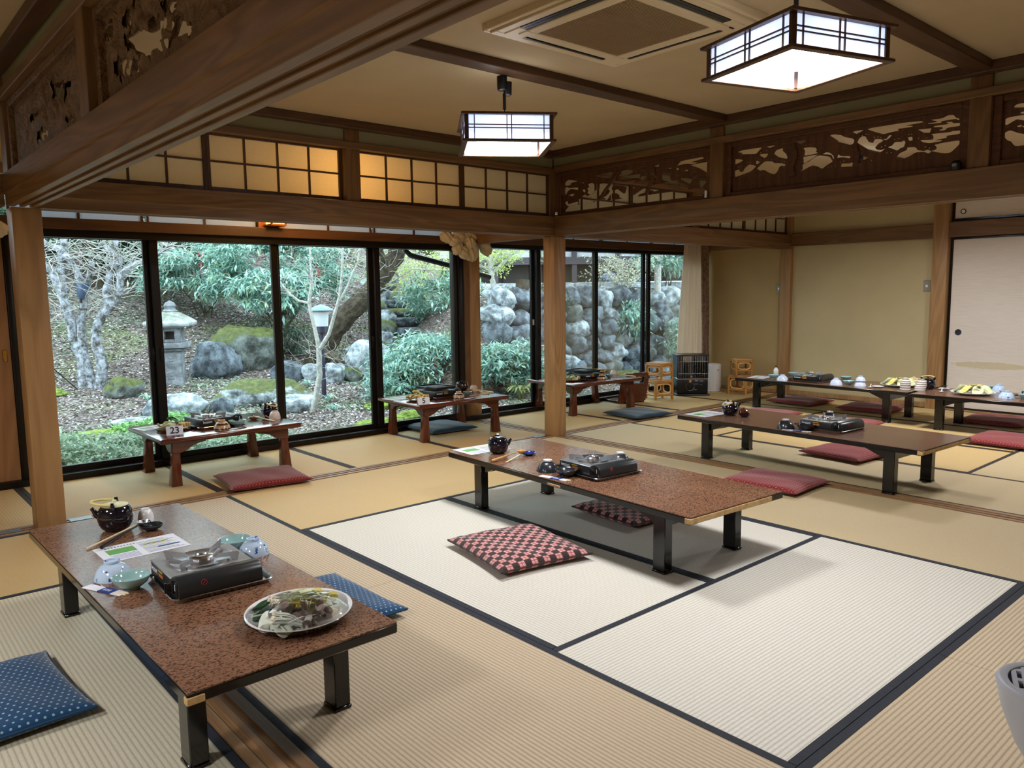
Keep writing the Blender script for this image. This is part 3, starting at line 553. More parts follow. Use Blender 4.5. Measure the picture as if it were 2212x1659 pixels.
# ------------------------------------------------------------------ carved transoms
def carvemat(name, c1, c2, amt):
    m = wood(name, c1, c2, 'y', 5, .55); t = NT.__new__(NT); t.m = m; t.t = m.node_tree; t.b = t.t.nodes['Principled BSDF']; t.n_ = t.t.nodes
    t.bump(t.noise(t.coord(), 16, 4, .6, 1.6), amt, .03); return m
carve_m = carvemat('carved dark cedar', srgb(74, 46, 26), srgb(104, 66, 38), .35)
carve_l = carvemat('carved weathered cedar', srgb(98, 72, 46), srgb(132, 100, 68), .9)
def carved(x, y0, y1, holes, label, group, mat, relief, z0=1.93, z1=2.305, fr=.045, name='carved_transom'):
    t = T(name, label, 'carved transom', (x, y0, z0), 0, group)
    w, h = y1-y0, z1-z0; f = MB(); th = .03
    for a in ((0, fr, 0, h), (w-fr, w, 0, h), (fr, w-fr, 0, fr*.75), (fr, w-fr, h-fr*.75, h)): f.box(-th, th, a[0], a[1], a[2], a[3])
    f.build('transom_frame', mat, t, bevel=.004)
    cu = bpy.data.curves.new('carved_panel', 'CURVE'); cu.dimensions = '2D'; cu.fill_mode = 'BOTH'; cu.extrude = .003; cu.bevel_depth = 0; cu.bevel_resolution = 0
    def spl(pts):
        s = cu.splines.new('POLY'); s.points.add(len(pts)-1)
        for p, q in zip(s.points, pts): p.co = (q[0], q[1], 0, 1)
        s.use_cyclic_u = True
    e = fr-.012; spl([(e, e*.7), (w-e, e*.7), (w-e, h-e*.7), (e, h-e*.7)])
    for hl in holes:
        pts = [(a/1000-y0, b/1000-z0) for a, b in zip(hl[0::2], hl[1::2])]
        # one round of corner cutting softens the openings
        mx_, my_ = sum(p[0] for p in pts)/len(pts), sum(p[1] for p in pts)/len(pts)
        sc_ = 1.10 if len(pts) > 4 else 1.35; pts = [(mx_+(p[0]-mx_)*sc_, my_+(p[1]-my_)*sc_) for p in pts]
        if len(pts) > 4:
            q = []
            for i in range(len(pts)):
                a, b = pts[i], pts[(i+1) % len(pts)]; q += [(a[0]*.86+b[0]*.14, a[1]*.86+b[1]*.14), (a[0]*.14+b[0]*.86, a[1]*.14+b[1]*.86)]
            pts = q
        spl(pts)
    cu.materials.append(mat); tmp = bpy.data.objects.new('carved_panel', cu); COL.objects.link(tmp)
    dg = bpy.context.evaluated_depsgraph_get(); me = bpy.data.meshes.new_from_object(tmp.evaluated_get(dg)); bpy.data.objects.remove(tmp)
    o = bpy.data.objects.new('carved_panel', me); COL.objects.link(o); o.parent = t; o.matrix_local = Matrix(((0, 0, 1, 0), (1, 0, 0, 0), (0, 1, 0, 0), (0, 0, 0, 1)))
    me.materials.clear(); me.materials.append(mat)
    if mat is carve_l:
        # chiselled hills, trunks and folds standing proud of the board, left out at the openings
        H_ = [[(a/1000-y0, b/1000-z0) for a, b in zip(q[0::2], q[1::2])] for q in holes]
        def hit(py, pz):
            for P in H_:
                c = False; n = len(P)
                for i in range(n):
                    (ax, ay), (bx, by) = P[i], P[i-1]
                    if (ay > pz) != (by > pz) and py < (bx-ax)*(pz-ay)/(by-ay)+ax: c = not c
                if c or min(hypot(py-p[0], pz-p[1]) for p in P) < .014: return True
            return False
        NU, NV = 230, 52; rb = MB(); u0, u1, v0, v1 = fr, w-fr, fr*.75, h-fr*.75
        for j in range(NV+1):
            for i in range(NU+1):
                u = u0+(u1-u0)*i/NU; v = v0+(v1-v0)*j/NV; p = Vector((u*5+y0, v*5, 0))
                n1 = noise.noise(p*.9); n2 = noise.noise(p*2.6+Vector((n1*3, 0, 4))); fold = abs(sin(26*(u+.35*n1)+9*v))
                e = min(1, 14*min(i/NU, 1-i/NU), 6*min(j/NV, 1-j/NV))
                rb.v.append((-.005-e*max(0, .007+.016*n1+.010*n2+.007*fold), u, v))
        for j in range(NV):
            for i in range(NU):
                if not hit(u0+(u1-u0)*(i+.5)/NU, v0+(v1-v0)*(j+.5)/NV): k = j*(NU+1)+i; rb.f.append((k, k+NU+1, k+NU+2, k+1))
        rb.build('carved_relief', mat, t, smooth=True, angle=180)
    # carved relief lying on the near face of the panel: boughs, trunks, ground lines
    for nm, pts, r in relief:
        rb = MB(); P = [Vector((-.013, a-y0, b-z0)) for a, b in pts]; n = len(P)
        rb.tube(P, [r*(1-.55*i/max(1, n-1)) for i in range(n)], 7); rb.v = [(-.011+(vx+.011)*.55, vy, vz) for vx, vy, vz in rb.v]
        rb.build(nm, mat, t, smooth=True)
    return t
rel1 = [('carved_trunk', [(4.42, 2.03), (4.36, 2.10), (4.28, 2.17), (4.22, 2.235)], .02), ('carved_trunk', [(3.93, 2.03), (3.9, 2.1), (3.86, 2.16), (3.88, 2.24)], .022), ]
rel2 = [('carved_trunk', [(2.72, 2.02), (2.73, 2.08), (2.70, 2.15), (2.72, 2.23)], .026), ('carved_trunk', [(2.30, 2.03), (2.29, 2.1), (2.31, 2.16), (2.28, 2.23)], .02)]
gp = 'carved pine transoms on the inner beam'
carved(4.875, 3.33, 4.90, H1, 'dark transom carved with pine boughs, beside the paper screens', gp, carve_m, rel1)
carved(4.875, 1.655, 3.22, H2, 'wide dark transom carved with cranes, pines and cloud bands', gp, carve_m, rel2)
carved(4.875, -.04, 1.545, H3, 'dark transom with glowing cut-outs cut off by the right picture edge', gp, carve_m, [])
mtn = [('carved_ridge', [(4.45, 2.0), (4.3, 2.1), (4.15, 2.2), (4.02, 2.14), (3.9, 2.02)], .02), ('carved_ridge', [(4.12, 2.16), (4.05, 2.1), (4.04, 2.0)], .014), ('carved_ridge', [(3.9, 2.03), (3.75, 2.12), (3.6, 2.2), (3.45, 2.1)], .018), ('carved_ridge', [(3.62, 2.18), (3.68, 2.08), (3.7, 1.98)], .012)]
mt2 = [('carved_trunk', [(3.02, 2.0), (2.96, 2.07), (2.98, 2.14), (2.88, 2.2), (2.7, 2.24)], .022), ('carved_ridge', [(2.3, 2.0), (2.2, 2.1), (2.1, 2.2), (1.95, 2.1)], .022), ('carved_trunk', [(2.6, 1.99), (2.58, 2.06), (2.5, 2.12)], .014), ('carved_ridge', [(2.1, 2.0), (2.0, 2.08), (1.85, 2.14)], .016)]
gl = 'landscape carvings above the big beam'
carved(.837, 3.285, 4.895, H5, 'mountain landscape carving beyond the short post at upper left', gl, carve_l, [])
carved(.837, 1.62, 3.165, H4, 'pine landscape carving with big openings at upper left', gl, carve_l, [])
# ------------------------------------------------------------------ hanging lamps
def lamp_unit(label, loc, rz, zt, group, ceil_z):
    t = T('pendant_lamp', label, 'ceiling lamp', (loc[0], loc[1], 0), rz, group)
    s = .46; h = zt-loc[2]; z0 = loc[2]; hs = s/2
    f = MB()
    for zz, ov in ((z0, .012), (zt-.012, .016)):
        for a in ((-hs-ov, hs+ov, -hs-ov, -hs+.016), (-hs-ov, hs+ov, hs-.016, hs+ov), (-hs-ov, -hs+.016, -hs+.016, hs-.016), (hs-.016, hs+ov, -hs+.016, hs-.016)): f.box(*a, zz, zz+.012)
    for sx in (-1, 1):
        for sy in (-1, 1): f.box(*sorted((sx*(hs-.022), sx*(hs-.002))), *sorted((sy*(hs-.022), sy*(hs-.002))), z0+.012, zt-.012)
    f.build('lamp_frame', dark_z, t, bevel=.002)
    for k in range(4):
        R = Matrix.Rotation(k*pi/2, 4, 'Z'); e = hs-.022
        B(-e, e, -hs+.010, -hs+.012, z0+.012, zt-.012).xf(R).build('paper_side', lampside_m, t)
        la = MB()
        for x in (-e*.86, -.012, .012, e*.86): la.box(x-.0022, x+.0022, -hs+.003, -hs+.009, z0+.012, zt-.012)
        for z in ((z0+zt)/2+.012, (z0+zt)/2-.004): la.box(-e, e, -hs+.003, -hs+.009, z-.0022, z+.0022)
        la.xf(R).build('side_lattice', dark_z, t)
    B(-e, e, -e, e, zt-.016, zt-.013).build('top_reflector', plain('white enamel', srgb(235, 238, 245), .5), t)
    for R_, r in ((.15, .013), (.105, .013)):
        tu = MB(); n = 40; pts = [(R_*cos(2*pi*i/n), R_*sin(2*pi*i/n), z0+h*.42) for i in range(n+1)]
        tu.tube(pts, r, 10, False).build('ring_tube', lamptube_m, t, smooth=True)
    MB().lathe([(.05, zt-.05), (.06, zt-.035), (.06, zt-.016)], 20).build('lamp_base', white_c, t, smooth=True)
    st = MB(); n = 14; st.tube([(.05+.02*sin(i/3), -.02-.012*i*.4, z0+.03-.006*i) for i in range(n)], .0008, 5).build('pull_string', white_p, t)
    c = MB().tube([(0, 0, zt), (0, 0, ceil_z-.10)], .004, 8).build('cord', blackp, t)
    b = MB().tube([(0, 0, zt+.06), (0, 0, ceil_z-.09)], .009, 8)
    b.lathe([(.02, ceil_z-.075), (.026, ceil_z-.07), (.028, ceil_z-.002)], 20, (-.012, .0)); b.lathe([(.016, ceil_z-.10), (.022, ceil_z-.095), (.024, ceil_z-.03)], 20, (.018, .006)); b.build('ceiling_hook', blackp, t, smooth=True, angle=50)
    ld = bpy.data.lights.new('lamp_light', 'AREA'); ld.shape = 'SQUARE'; ld.size = .36; ld.energy = LAMP_W; ld.color = (.98, .985, 1.0)
    lo = bpy.data.objects.new('lamp_light', ld); COL.objects.link(lo); lo.parent = t; lo.location = (0, 0, z0+.05)
    ld2 = bpy.data.lights.new('lamp_glow', 'POINT'); ld2.shadow_soft_size = .12; ld2.energy = LAMP_W*.035; ld2.color = (1, .98, .96)
    lo2 = bpy.data.objects.new('lamp_glow', ld2); COL.objects.link(lo2); lo2.parent = t; lo2.location = (0, 0, zt+.05)
    return t
gl = 'square paper lamps'
lamp_unit('lit square paper lamp hung nearer the windows', (2.84, 3.27, 2.05), -.61, 2.195, gl, 2.432)
lamp_unit('larger looking lit square paper lamp at upper right near the viewer', (2.80, 1.57, 2.085), -.30, 2.215, gl, 2.476)
lamp_unit('lit square paper lamp in the far room, hidden by the carved transoms', (6.9, 3.22, 2.05), .2, 2.195, gl, 2.432)
lamp_unit('lit square paper lamp in the far room near its closets', (6.9, 1.55, 2.05), -.2, 2.195, gl, 2.476)
lamp_unit('lit square paper lamp in the left room', (-1.1, 3.22, 2.05), .1, 2.195, gl, 2.432)
lamp_unit('added unseen square paper lamp brightening the left room nearer the viewer', (-1.1, 1.50, 2.05), -.1, 2.195, gl, 2.476)  # extra lamp out of view, added to brighten the left room floor
# warm wall lamp above the window mats behind the paper screens
t = T('wall_lamp', 'small warm cedar box lamp fixed above the garden windows', 'wall lamp', (2.81, 6.10, 1.875))
B(-.065, .065, -.08, .06, -.035, -.02).build('lamp_base', plain('orange cedar board', srgb(160, 96, 40), .6), t, bevel=.003)
B(-.055, .055, -.07, .05, -.02, .13).build('lamp_shade', paper('warm lamp paper', srgb(240, 190, 120), .5, (1.0, .52, .16, 1), 3.0), t, bevel=.004)
for sx in (-1, 1): B(*sorted((sx*.052, sx*.066)), -.08, -.066, -.02, .14).build('corner_post', dark_z, t)
ld = bpy.data.lights.new('wall_lamp_light', 'POINT'); ld.energy = 3.2; ld.color = (1, .62, .26); ld.shadow_soft_size = .06
lo = bpy.data.objects.new('wall_lamp_light', ld); COL.objects.link(lo); lo.parent = t; lo.location = (0, -.28, .25)
t = T('ceiling_lamp', 'warm round ceiling lamp behind the glowing paper screens', 'ceiling lamp', (2.86, 5.42, 2.2))
MB().lathe([(.02, .0), (.09, .02), (.12, .07), (.11, .13)], 24).build('lamp_shade', paper('warm opal glass', srgb(250, 220, 170), .5, (1.0, .62, .24, 1), 4.0), t, smooth=True); MB().lathe([(.06, .13), (.06, .18)], 20, cap1=True).build('lamp_base', dark_z, t)
ld = bpy.data.lights.new('engawa_light', 'POINT'); ld.energy = 22; ld.color = (1, .60, .22); ld.shadow_soft_size = .08
lo = bpy.data.objects.new('engawa_light', ld); COL.objects.link(lo); lo.parent = t; lo.location = (0, 0, -.06)
# ------------------------------------------------------------------ ceiling air conditioner
ac_m = plain('beige plastic', srgb(206, 186, 150), .4, var=.02)
t = T('ceiling_air_conditioner', 'beige square air conditioner set in the middle ceiling', 'air conditioner', (2.765, 2.375, 2.456))
def ringbox(mb, a, b, z0, z1):
    for q in ((-a, a, -a, -b), (-a, a, b, a), (-a, -b, -b, b), (b, a, -b, b)): mb.box(*q, z0, z1)
mb = MB(); ringbox(mb, .445, .42, -.012, .022); mb.build('housing_rim', ac_m, t, bevel=.004)
mb = MB(); ringbox(mb, .42, .375, -.022, 0); mb.build('housing_panel', ac_m, t, bevel=.003)
mb = MB(); ringbox(mb, .33, .27, -.030, 0); 
for sx in (-1, 1):
    for sy in (-1, 1): mb.box(*sorted((sx*.27, sx*.376)), *sorted((sy*.27, sy*.376)), -.026, -.002)
mb.build('grille_frame', ac_m, t, bevel=.004)
for k in range(4):
    R = Matrix.Rotation(k*pi/2, 4, 'Z')
    near = k in (0, 3); B(-.27, .27, -.374 if near else -.366, -.332 if near else -.350, -.0245, -.002).xf(R).build('outlet_shade', blackp, t); B(-.255, .255, -.356, -.352, -.0255, -.0245).xf(R).build('outlet_lip', greyd, t)  # flush black strips stand in for the shade inside the air outlets
g = MB()
for i in range(54): y = -.265+.01*i; g.box(-.27, .27, y, y+.005, -.026, -.016)
go = g.build('inlet_grille', plain('brown beige grille', srgb(150, 122, 84), .5, var=.02), t); go['kind'] = 'stuff'
B(-.27, .27, -.27, .27, -.014, -.010).build('inlet_filter', plain('dark filter', srgb(96, 74, 48), .8), t)
B(.33, .36, -.33, -.322, -.030, -.024).build('indicator', blackp, t)
# small fixtures
for y, z, l in ((3.36, 1.30, 'grey wall switch plate beside the closet post'), (5.08, 1.29, 'grey wall switch plate beside the slim post')):
    t = T('wall_switch', l, 'light switch', (8.85, y, z)); B(-.008, 0, -.036, .036, -.06, .06).build('switch_plate', plain('grey plastic plate', srgb(140, 136, 120), .5), t, bevel=.003); B(-.013, -.008, -.012, .012, -.014, .014).build('rocker', white_c, t, bevel=.002)
t = T('security_sensor', 'small black sensor in the corner of the wide carved transom', 'sensor', (4.80, 1.70, 1.955)); MB().lathe([(.022, -.025), (.028, -.01), (.028, .012), (.018, .026)], 16, cap1=True).build('sensor_body', blackp, t, smooth=True); B(-.034, -.026, -.012, .012, -.008, .008).build('sensor_eye', plain('grey lens', srgb(120, 130, 140), .1), t, bevel=.002)
t = T('white_hook', 'tiny white hook at the transom corner by the paper screens', 'hook', (4.795, 4.86, 1.95)); MB().lathe([(.006, -.012), (.012, -.006), (.012, .008), (.006, .014)], 12, cap1=True).build('hook_body', white_c, t, smooth=True)
t = T('white_wall_clip', 'thin white clip beside the first short transom post', 'hook', (4.805, 3.35, 1.96)); B(-.006, .006, -.008, .008, -.02, .03).build('clip_body', white_c, t, bevel=.002); B(-.010, -.006, -.005, .005, -.02, -.005).build('clip_tab', white_c, t, bevel=.001)
plate_m = plain('zinc cover plate', srgb(120, 124, 126), .4, .7)
for x, y, l in ((.66, 4.98, 'grey floor cover plate left of the left post'), (1.02, 4.98, 'grey floor cover plate behind the nearest table, right of the left post'), (4.70, 5.0, 'grey floor cover plate left of the middle post')):
    t = T('floor_cover_plate', l, 'cover plate', (x, y, .004), 0, 'metal cover plates on the threshold'); B(-.06, .06, -.035, .035, 0, .003).build('plate', plate_m, t, bevel=.001); MB().lathe([(.005, .003), (.005, .0045)], 10, cap1=True).build('screw', steel, t)
# ------------------------------------------------------------------ curtain and tied cloths
cur = NT('pale curtain cloth'); cur.col(srgb(228, 206, 182)); cur.set(.8, 0, .2, sheen=.2)
trn = cur.n('ShaderNodeBsdfTranslucent'); trn.inputs[0].default_value = srgb(228, 206, 182); mxx = cur.n('ShaderNodeMixShader'); mxx.inputs[0].default_value = .35
cur.l(cur.b.outputs[0], mxx.inputs[1]); cur.l(trn.outputs[0], mxx.inputs[2]); cur.l(mxx.outputs[0], cur.out.inputs[0]); curtain_m = cur.m
def curtain(name, label, x0t, x1t, x0b, x1b, z0, z1, y, amp, waves, m, group):
    t = T(name, label, 'curtain', (x0t, y, 0), 0, group); mb = MB(); nu, nv = 120, 14
    for j in range(nv+1):
        v = j/nv; z = z0+(z1-z0)*v; a = x0b+(x0t-x0b)*v**.7; b = x1b+(x1t-x1b)*v
        for i in range(nu+1):
            u = i/nu; x = a+(b-a)*u; yy = amp*(.65+.35*(1-v))*sin(2*pi*waves*u+.6*sin(3*v))+.01*sin(17*u+4*v)
            mb.v.append((x-x0t, yy, z))
    for j in range(nv):
        for i in range(nu): k = j*(nu+1)+i; mb.f.append((k, k+1, k+nu+2, k+nu+1))
    mb.build('curtain_cloth', m, t, smooth=True, angle=180); return t
ctl = curtain('curtain', 'pale beige curtain gathered beside the ochre wall', 8.25, 8.60, 8.10, 8.62, .05, 1.87, 6.06, .036, 6, curtain_m, 'curtains at the right end of the windows')
curtain('curtain', 'narrow patterned brown curtain against the ochre wall', 8.60, 8.80, 8.66, 8.82, .03, 1.88, 6.07, .02, 4, plain('patterned brown curtain cloth', srgb(146, 118, 98), .85, var=.4, scale=26), 'curtains at the right end of the windows')
B(0, .58, -.006, .006, 1.865, 1.885).build('curtain_rail', alu_m, ctl)
clothm = plain('tied beige cloth', srgb(194, 180, 156), .85, var=.08, scale=12)
def knotted(label, loc, lobes, seed):
    t = T('tied_curtain', label, 'curtain', loc); rnd = random.Random(seed)
    for k, (cx, cy, cz, rx, ry, rz, tilt) in enumerate(lobes):
        bm = bmesh.new(); bmesh.ops.create_icosphere(bm, subdivisions=4, radius=1)
        for v in bm.verts:
            p = v.co; ang = math.atan2(p.y, p.x); fold = .09*sin(5*ang+6*p.z+k)+.05*sin(11*p.x+7*p.z+2*k)+.06*noise.noise(p*2.3+Vector((k, 0, 0)))
            v.co = p*(1+fold)
        M_ = Matrix.Translation((cx, cy, cz)) @ Matrix.Rotation(tilt, 4, 'Y') @ Matrix.Diagonal((rx, ry, rz, 1)); bmesh.ops.transform(bm, matrix=M_, verts=bm.verts)
        me = bpy.data.meshes.new('cloth_fold'); bm.to_mesh(me); bm.free(); me.shade_smooth(); me.materials.append(clothm)
        o = bpy.data.objects.new('cloth_fold', me); COL.objects.link(o); o.parent = t
    return t
knotted('beige cloth tied in a big knot on top of the window post', (4.72, 6.07, 1.76), [(-.19, 0, .05, .085, .055, .05, .3), (-.13, -.03, .02, .06, .045, .05, -.4), (-.06, -.01, .06, .07, .05, .06, -.5), (-.09, -.02, -.045, .05, .045, .07, .35), (.03, 0, .05, .06, .05, .085, .1), (-.02, -.03, -.085, .06, .045, .065, -.3), (.08, -.03, -.075, .075, .05, .095, .2), (.05, -.05, .0, .05, .04, .06, .5), (.12, 0, .06, .09, .05, .05, .1), (.27, .0, -.02, .065, .05, .10, -.6), (.22, 0, .07, .09, .045, .04, .2)], 1)
knotted('bundled pale cloth at the far left edge above the wooden door', (.86, 6.05, 1.74), [(0, 0, 0, .09, .05, .06, .2), (-.1, 0, .04, .08, .05, .06, -.3), (-.06, -.01, -.05, .06, .04, .05, .4)], 3)
# ------------------------------------------------------------------ low tables
def lacquer_table(label, loc, rz, L, Wd, top, worn, group):
    t = T('low_table', label, 'table', loc, rz, group); h = .32; a, b = Wd/2, L/2
    B(-a+.002, a-.002, -b+.002, b-.002, h-.004, h).build('table_surface', top, t)
    B(-a, a, -b, b, h-.034, h-.003).build('table_edge', black_l, t, bevel=.004)
    for sx in (-1, 1):
        for sy in (-1, 1):
            x, y = sx*(a-.085), sy*(b-.225)
            m = MB(); m.box(x-.026, x+.026, y-.036, y+.036, .012, h-.034); m.box(x-.029, x+.029, y-.039, y+.039, 0, .012)
            m.build('leg', black_l, t, bevel=.003)
    for sy in (-1, 1):
        y = sy*(b-.225)
        B(-a+.11, a-.11, y-.012, y+.012, h-.105, h-.034).build('cross_board', black_l, t, bevel=.002)
        for xa in (-a+.075, a-.095): MB().prism([(y-sy*.036, h-.034), (y-sy*.20, h-.034), (y-sy*.036, h-.10)], xa, xa+.02, 'x').build('leg_brace', black_l, t)
        MB().tube([(0, y, h-.10), (0, y-sy*.42, h-.036)], .005, 6).build('folding_stay', greyd, t)
    wm = plain('bare worn plywood', srgb(196, 160, 110), .7, var=.2, scale=40)
    for q in worn: B(*q).build('worn_edge', wm, t, bevel=.002)
    return t
h = .32
lacquer_table('nearest low table with speckled red-brown top and platter of wrapped vegetables', (.878, 2.80, 0), radians(.6), 1.84, .61, top_red, [(-.307, -.262, -.923, -.90, h-.032, h-.012)], 'long black-edged low tables')
lacquer_table('speckled red-brown low table standing over the checked cushion', (3.085, 2.835, 0), radians(-3.2), 1.86, .69, top_red, [(-.32, .25, -.933, -.925, h-.030, h-.006), (-.348, -.31, -.933, -.90, h-.03, h-.006), (-.348, -.338, -.1, .0, h-.03, h-.018)], 'long black-edged low tables')
lacquer_table('plain brown low table with black stove and red cushions around it', (5.215, 2.72, 0), radians(-3.3), 1.86, .68, top_brown, [(-.342, -.31, -.933, -.90, h-.03, h-.006), (-.30, .30, -.932, -.929, h-.03, h-.01)], 'long black-edged low tables')
lacquer_table('far brown low table set with many bowls along the ochre wall', (7.83, 3.885, 0), radians(-1.2), 1.86, .66, top_brown, [], 'long black-edged low tables')
lacquer_table('far brown low table running out of the picture at right', (7.755, 1.985, 0), radians(.8), 1.86, .66, top_brown, [], 'long black-edged low tables')
def window_table(label, loc, rz, L, Wd):
    t = T('chabudai_table', label, 'table', loc, rz, 'red-brown window tables'); h = .34; a, b = L/2, Wd/2
    B(-a, a, -b, b, h-.036, h).build('table_top', redwood, t, bevel=.012, seg=3)
    ix, iy = a-.11, b-.085
    for sx in (-1, 1):
        for sy in (-1, 1):
            x, y = sx*ix, sy*iy; m = MB()
            r0, r1 = .026, .036
            m.add([(x-r1-sx*-.008, y-r1, 0), (x+r1+sx*.008, y-r1, 0), (x+r1+sx*.008, y+r1, 0), (x-r1+sx*.008, y+r1, 0), (x-r0, y-r0, .20), (x+r0, y-r0, .20), (x+r0, y+r0, .20), (x-r0, y+r0, .20), (x-r0, y-r0, h-.036), (x+r0, y-r0, h-.036), (x+r0, y+r0, h-.036), (x-r0, y+r0, h-.036)],
                  [(0, 3, 2, 1), (0, 1, 5, 4), (1, 2, 6, 5), (2, 3, 7, 6), (3, 0, 4, 7), (4, 5, 9, 8), (5, 6, 10, 9), (6, 7, 11, 10), (7, 4, 8, 11), (8, 9, 10, 11)])
            m.build('leg', redwood_z, t, bevel=.004, seg=2)
            # carved corner brackets
            pr = [(0, h-.034), (.235, h-.034), (.225, h-.052), (.175, h-.060), (.135, h-.072), (.10, h-.098), (.055, h-.112), (0, h-.112)]
            p1 = [(x+(-.035*sx)+(-sx)*q[0]+sx*.06, q[1]) for q in pr]; MB().prism(p1, y+sy*.020-.012, y+sy*.020+.012, 'y').build('corner_bracket', redwood, t, bevel=.002)
            p2 = [(y+(-.035*sy)+(-sy)*q[0]*.85+sy*.06, q[1]) for q in pr]; MB().prism(p2, x+sx*.020-.012, x+sx*.020+.012, 'x').build('corner_bracket', redwood, t, bevel=.002)
    return t
window_table('red-brown window table carrying the card reading 23', (2.10, 5.725, 0), 0, 1.0, .76)
window_table('red-brown window table before the window post, its card reading 5', (4.225, 5.775, 0), radians(-2.6), .98, .72)
window_table('red-brown window table partly behind the middle post', (6.215, 5.87, 0), radians(-4.6), 1.05, .74)
# ------------------------------------------------------------------ cushions
def cushion(label, c, rz, w, d, m, group, th=.066):
    t = T('floor_cushion', label, 'cushion', (c[0], c[1], .002), rz, group); mb = MB(); n = 26; mb.uv = []
    for s in (1, -1):
        o = len(mb.v)
        for j in range(n+1):
            for i in range(n+1):
                u, v = i/n*2-1, j/n*2-1
                e = (1-abs(u)**3.2)*(1-abs(v)**3.2); e = max(0, e)**.42
                pin = 1-.045*(1-abs(v)**2)*abs(u)**6; pin2 = 1-.045*(1-abs(u)**2)*abs(v)**6
                zz = th*.5+s*th*.5*e*(.86 if s > 0 else 1)+(.0035*sin(7*u+3*v+c[0]*5)*e if s > 0 else 0)
                zz = max(.0, zz)
                mb.v.append((u*w/2*pin, v*d/2*pin2, zz if s > 0 else max(0, th*.36*(1-e)))); mb.uv.append((i/n*w+(.003 if s < 0 else 0), j/n*d))
        for j in range(n):
            for i in range(n):
                k = o+j*(n+1)+i; q = (k, k+1, k+n+2, k+n+1); mb.f.append(q if s > 0 else q[::-1])
    # close the seam between upper and lower sheets
    N1 = (n+1)*(n+1)
    ring = [i for i in range(n)]+[n+(n+1)*j for j in range(n)]+[(n+1)*(n+1)-1-i for i in range(n)]+[(n+1)*(n-j) for j in range(n)]
    for a in range(len(ring)):
        p, q = ring[a], ring[(a+1) % len(ring)]; mb.f.append((p, p+N1, q+N1, q))
    mb.build('cushion_cover', m, t, smooth=True, angle=75)
    e = MB(); P = []
    for k in range(4*12):
        s_, f = divmod(k, 12); f = f/12*2-1
        u, v = [(f, -1), (1, f), (-f, 1), (-1, -f)][s_]; P.append((u*w/2*(1-.045*(1-v*v)*abs(u)**6), v*d/2*(1-.045*(1-u*u)*abs(v)**6), th*.45))
    e.tube(P+[P[0]], .0035, 6, False).build('cushion_seam', m, t, smooth=True)
    return t
G = 'floor cushions'
cushion('red and black checked flower-print cushion on the pale mat', (2.478, 2.795), radians(-11), .50, .56, cu_chk, G, .072)
cushion('checked flower-print cushion half under the second table', (3.40, 2.86), radians(-4), .44, .50, cu_chk, G, .066)
cushion('blue dotted cushion cut off by the left picture edge', (.26, 2.81), radians(4), .50, .54, cu_blue, G)
cushion('blue dotted cushion right of the nearest table', (1.37, 2.80), radians(2), .54, .56, cu_blue, G)
cushion('wine red dotted cushion before the left window table', (2.185, 5.125), radians(-8), .54, .50, cu_wine, G)
cushion('dark teal cushion under the middle window table', (4.29, 5.93), radians(-3), .50, .52, cu_teal, G)
cushion('dark teal cushion before the window table behind the middle post', (6.235, 5.14), radians(-6), .50, .50, cu_teal, G)
cushion('red dotted cushion just behind the second table end', (4.61, 2.64), radians(2), .46, .53, cu_red, G)
cushion('red dotted cushion under the near end of the brown table', (5.87, 2.74), radians(-6), .56, .50, cu_red, G)
cushion('red dotted cushion behind the teapot of the brown table', (7.10, 4.18), radians(2), .52, .52, cu_red, G)
cushion('red dotted cushion peeking out right of the brown table stove', (7.12, 3.36), radians(0), .50, .50, cu_red, G)
cushion('dark red cushion under the left end of the far bowl table', (8.22, 4.42), radians(-3), .50, .54, cu_red, G)
cushion('dark red cushion under the middle of the far bowl table', (8.25, 3.63), radians(3), .50, .54, cu_red, G)
cushion('dark red cushion under the table leaving the picture at right', (8.25, 2.44), radians(0), .52, .54, cu_red, G)
cushion('red dotted cushion cut off by the right picture edge', (7.24, 2.06), radians(-2), .62, .50, cu_red, G)
# ------------------------------------------------------------------ tableware builders
def bowl_prof(R, h, foot=.4, th=.004):
    o = [(R*foot*.92, 0), (R*foot, .002), (R*foot*.93, h*.17), (R*.60, h*.24), (R*.82, h*.50), (R*.95, h*.80), (R, h)]
    i = [(R-th*.6, h), (R*.94-th, h*.80), (R*.82-th, h*.52), (R*.55, h*.30), (0.0005, h*.22)]
    return o, i
def bowl(label, x, y, z, R=.062, h=.045, m=celadon, m2=None, group=None, flip=False, name='bowl', foot=.42):
    t = T(name, label, 'bowl', (x, y, z), (x*37+y*11) % 6, group); o, i = bowl_prof(R, h, foot)
    f = (lambda q: [(r, h-zz) for r, zz in q]) if flip else (lambda q: q)
    MB().lathe(f(o+i), 36, cap0=False).build('bowl_body', m, t, smooth=True, angle=60)
    MB().lathe(f([(0.0005, h*.10), (R*foot*.80, h*.10), (R*foot*.80, .0015), (R*foot*.98, 0), (R*foot*1.0, h*.10)]), 30, cap0=False).build('bowl_foot', m2 or m, t, smooth=True, angle=40)
    return t
def cup(label, x, y, z, R, h, m, group=None, name='tea_cup', tilt=None, n=1):
    """cup stood upside down: rim on the table, foot ring on top"""
    t = T(name, label, 'cup', (x, y, z), 0, group)
    MB().lathe([(R-.003, 0), (R, 0), (R*1.0, h*.25), (R*.92, h*.6), (R*.68, h*.88), (R*.5, h*.93), (0.0005, h*.93)], 32, cap0=False).build('cup_body', m, t, smooth=True, angle=50)
    MB().lathe([(R*.52, h*.90), (R*.54, h), (R*.44, h), (R*.43, h*.93)], 32, cap0=False).build('foot_ring', m, t, smooth=True, angle=40)
    return t
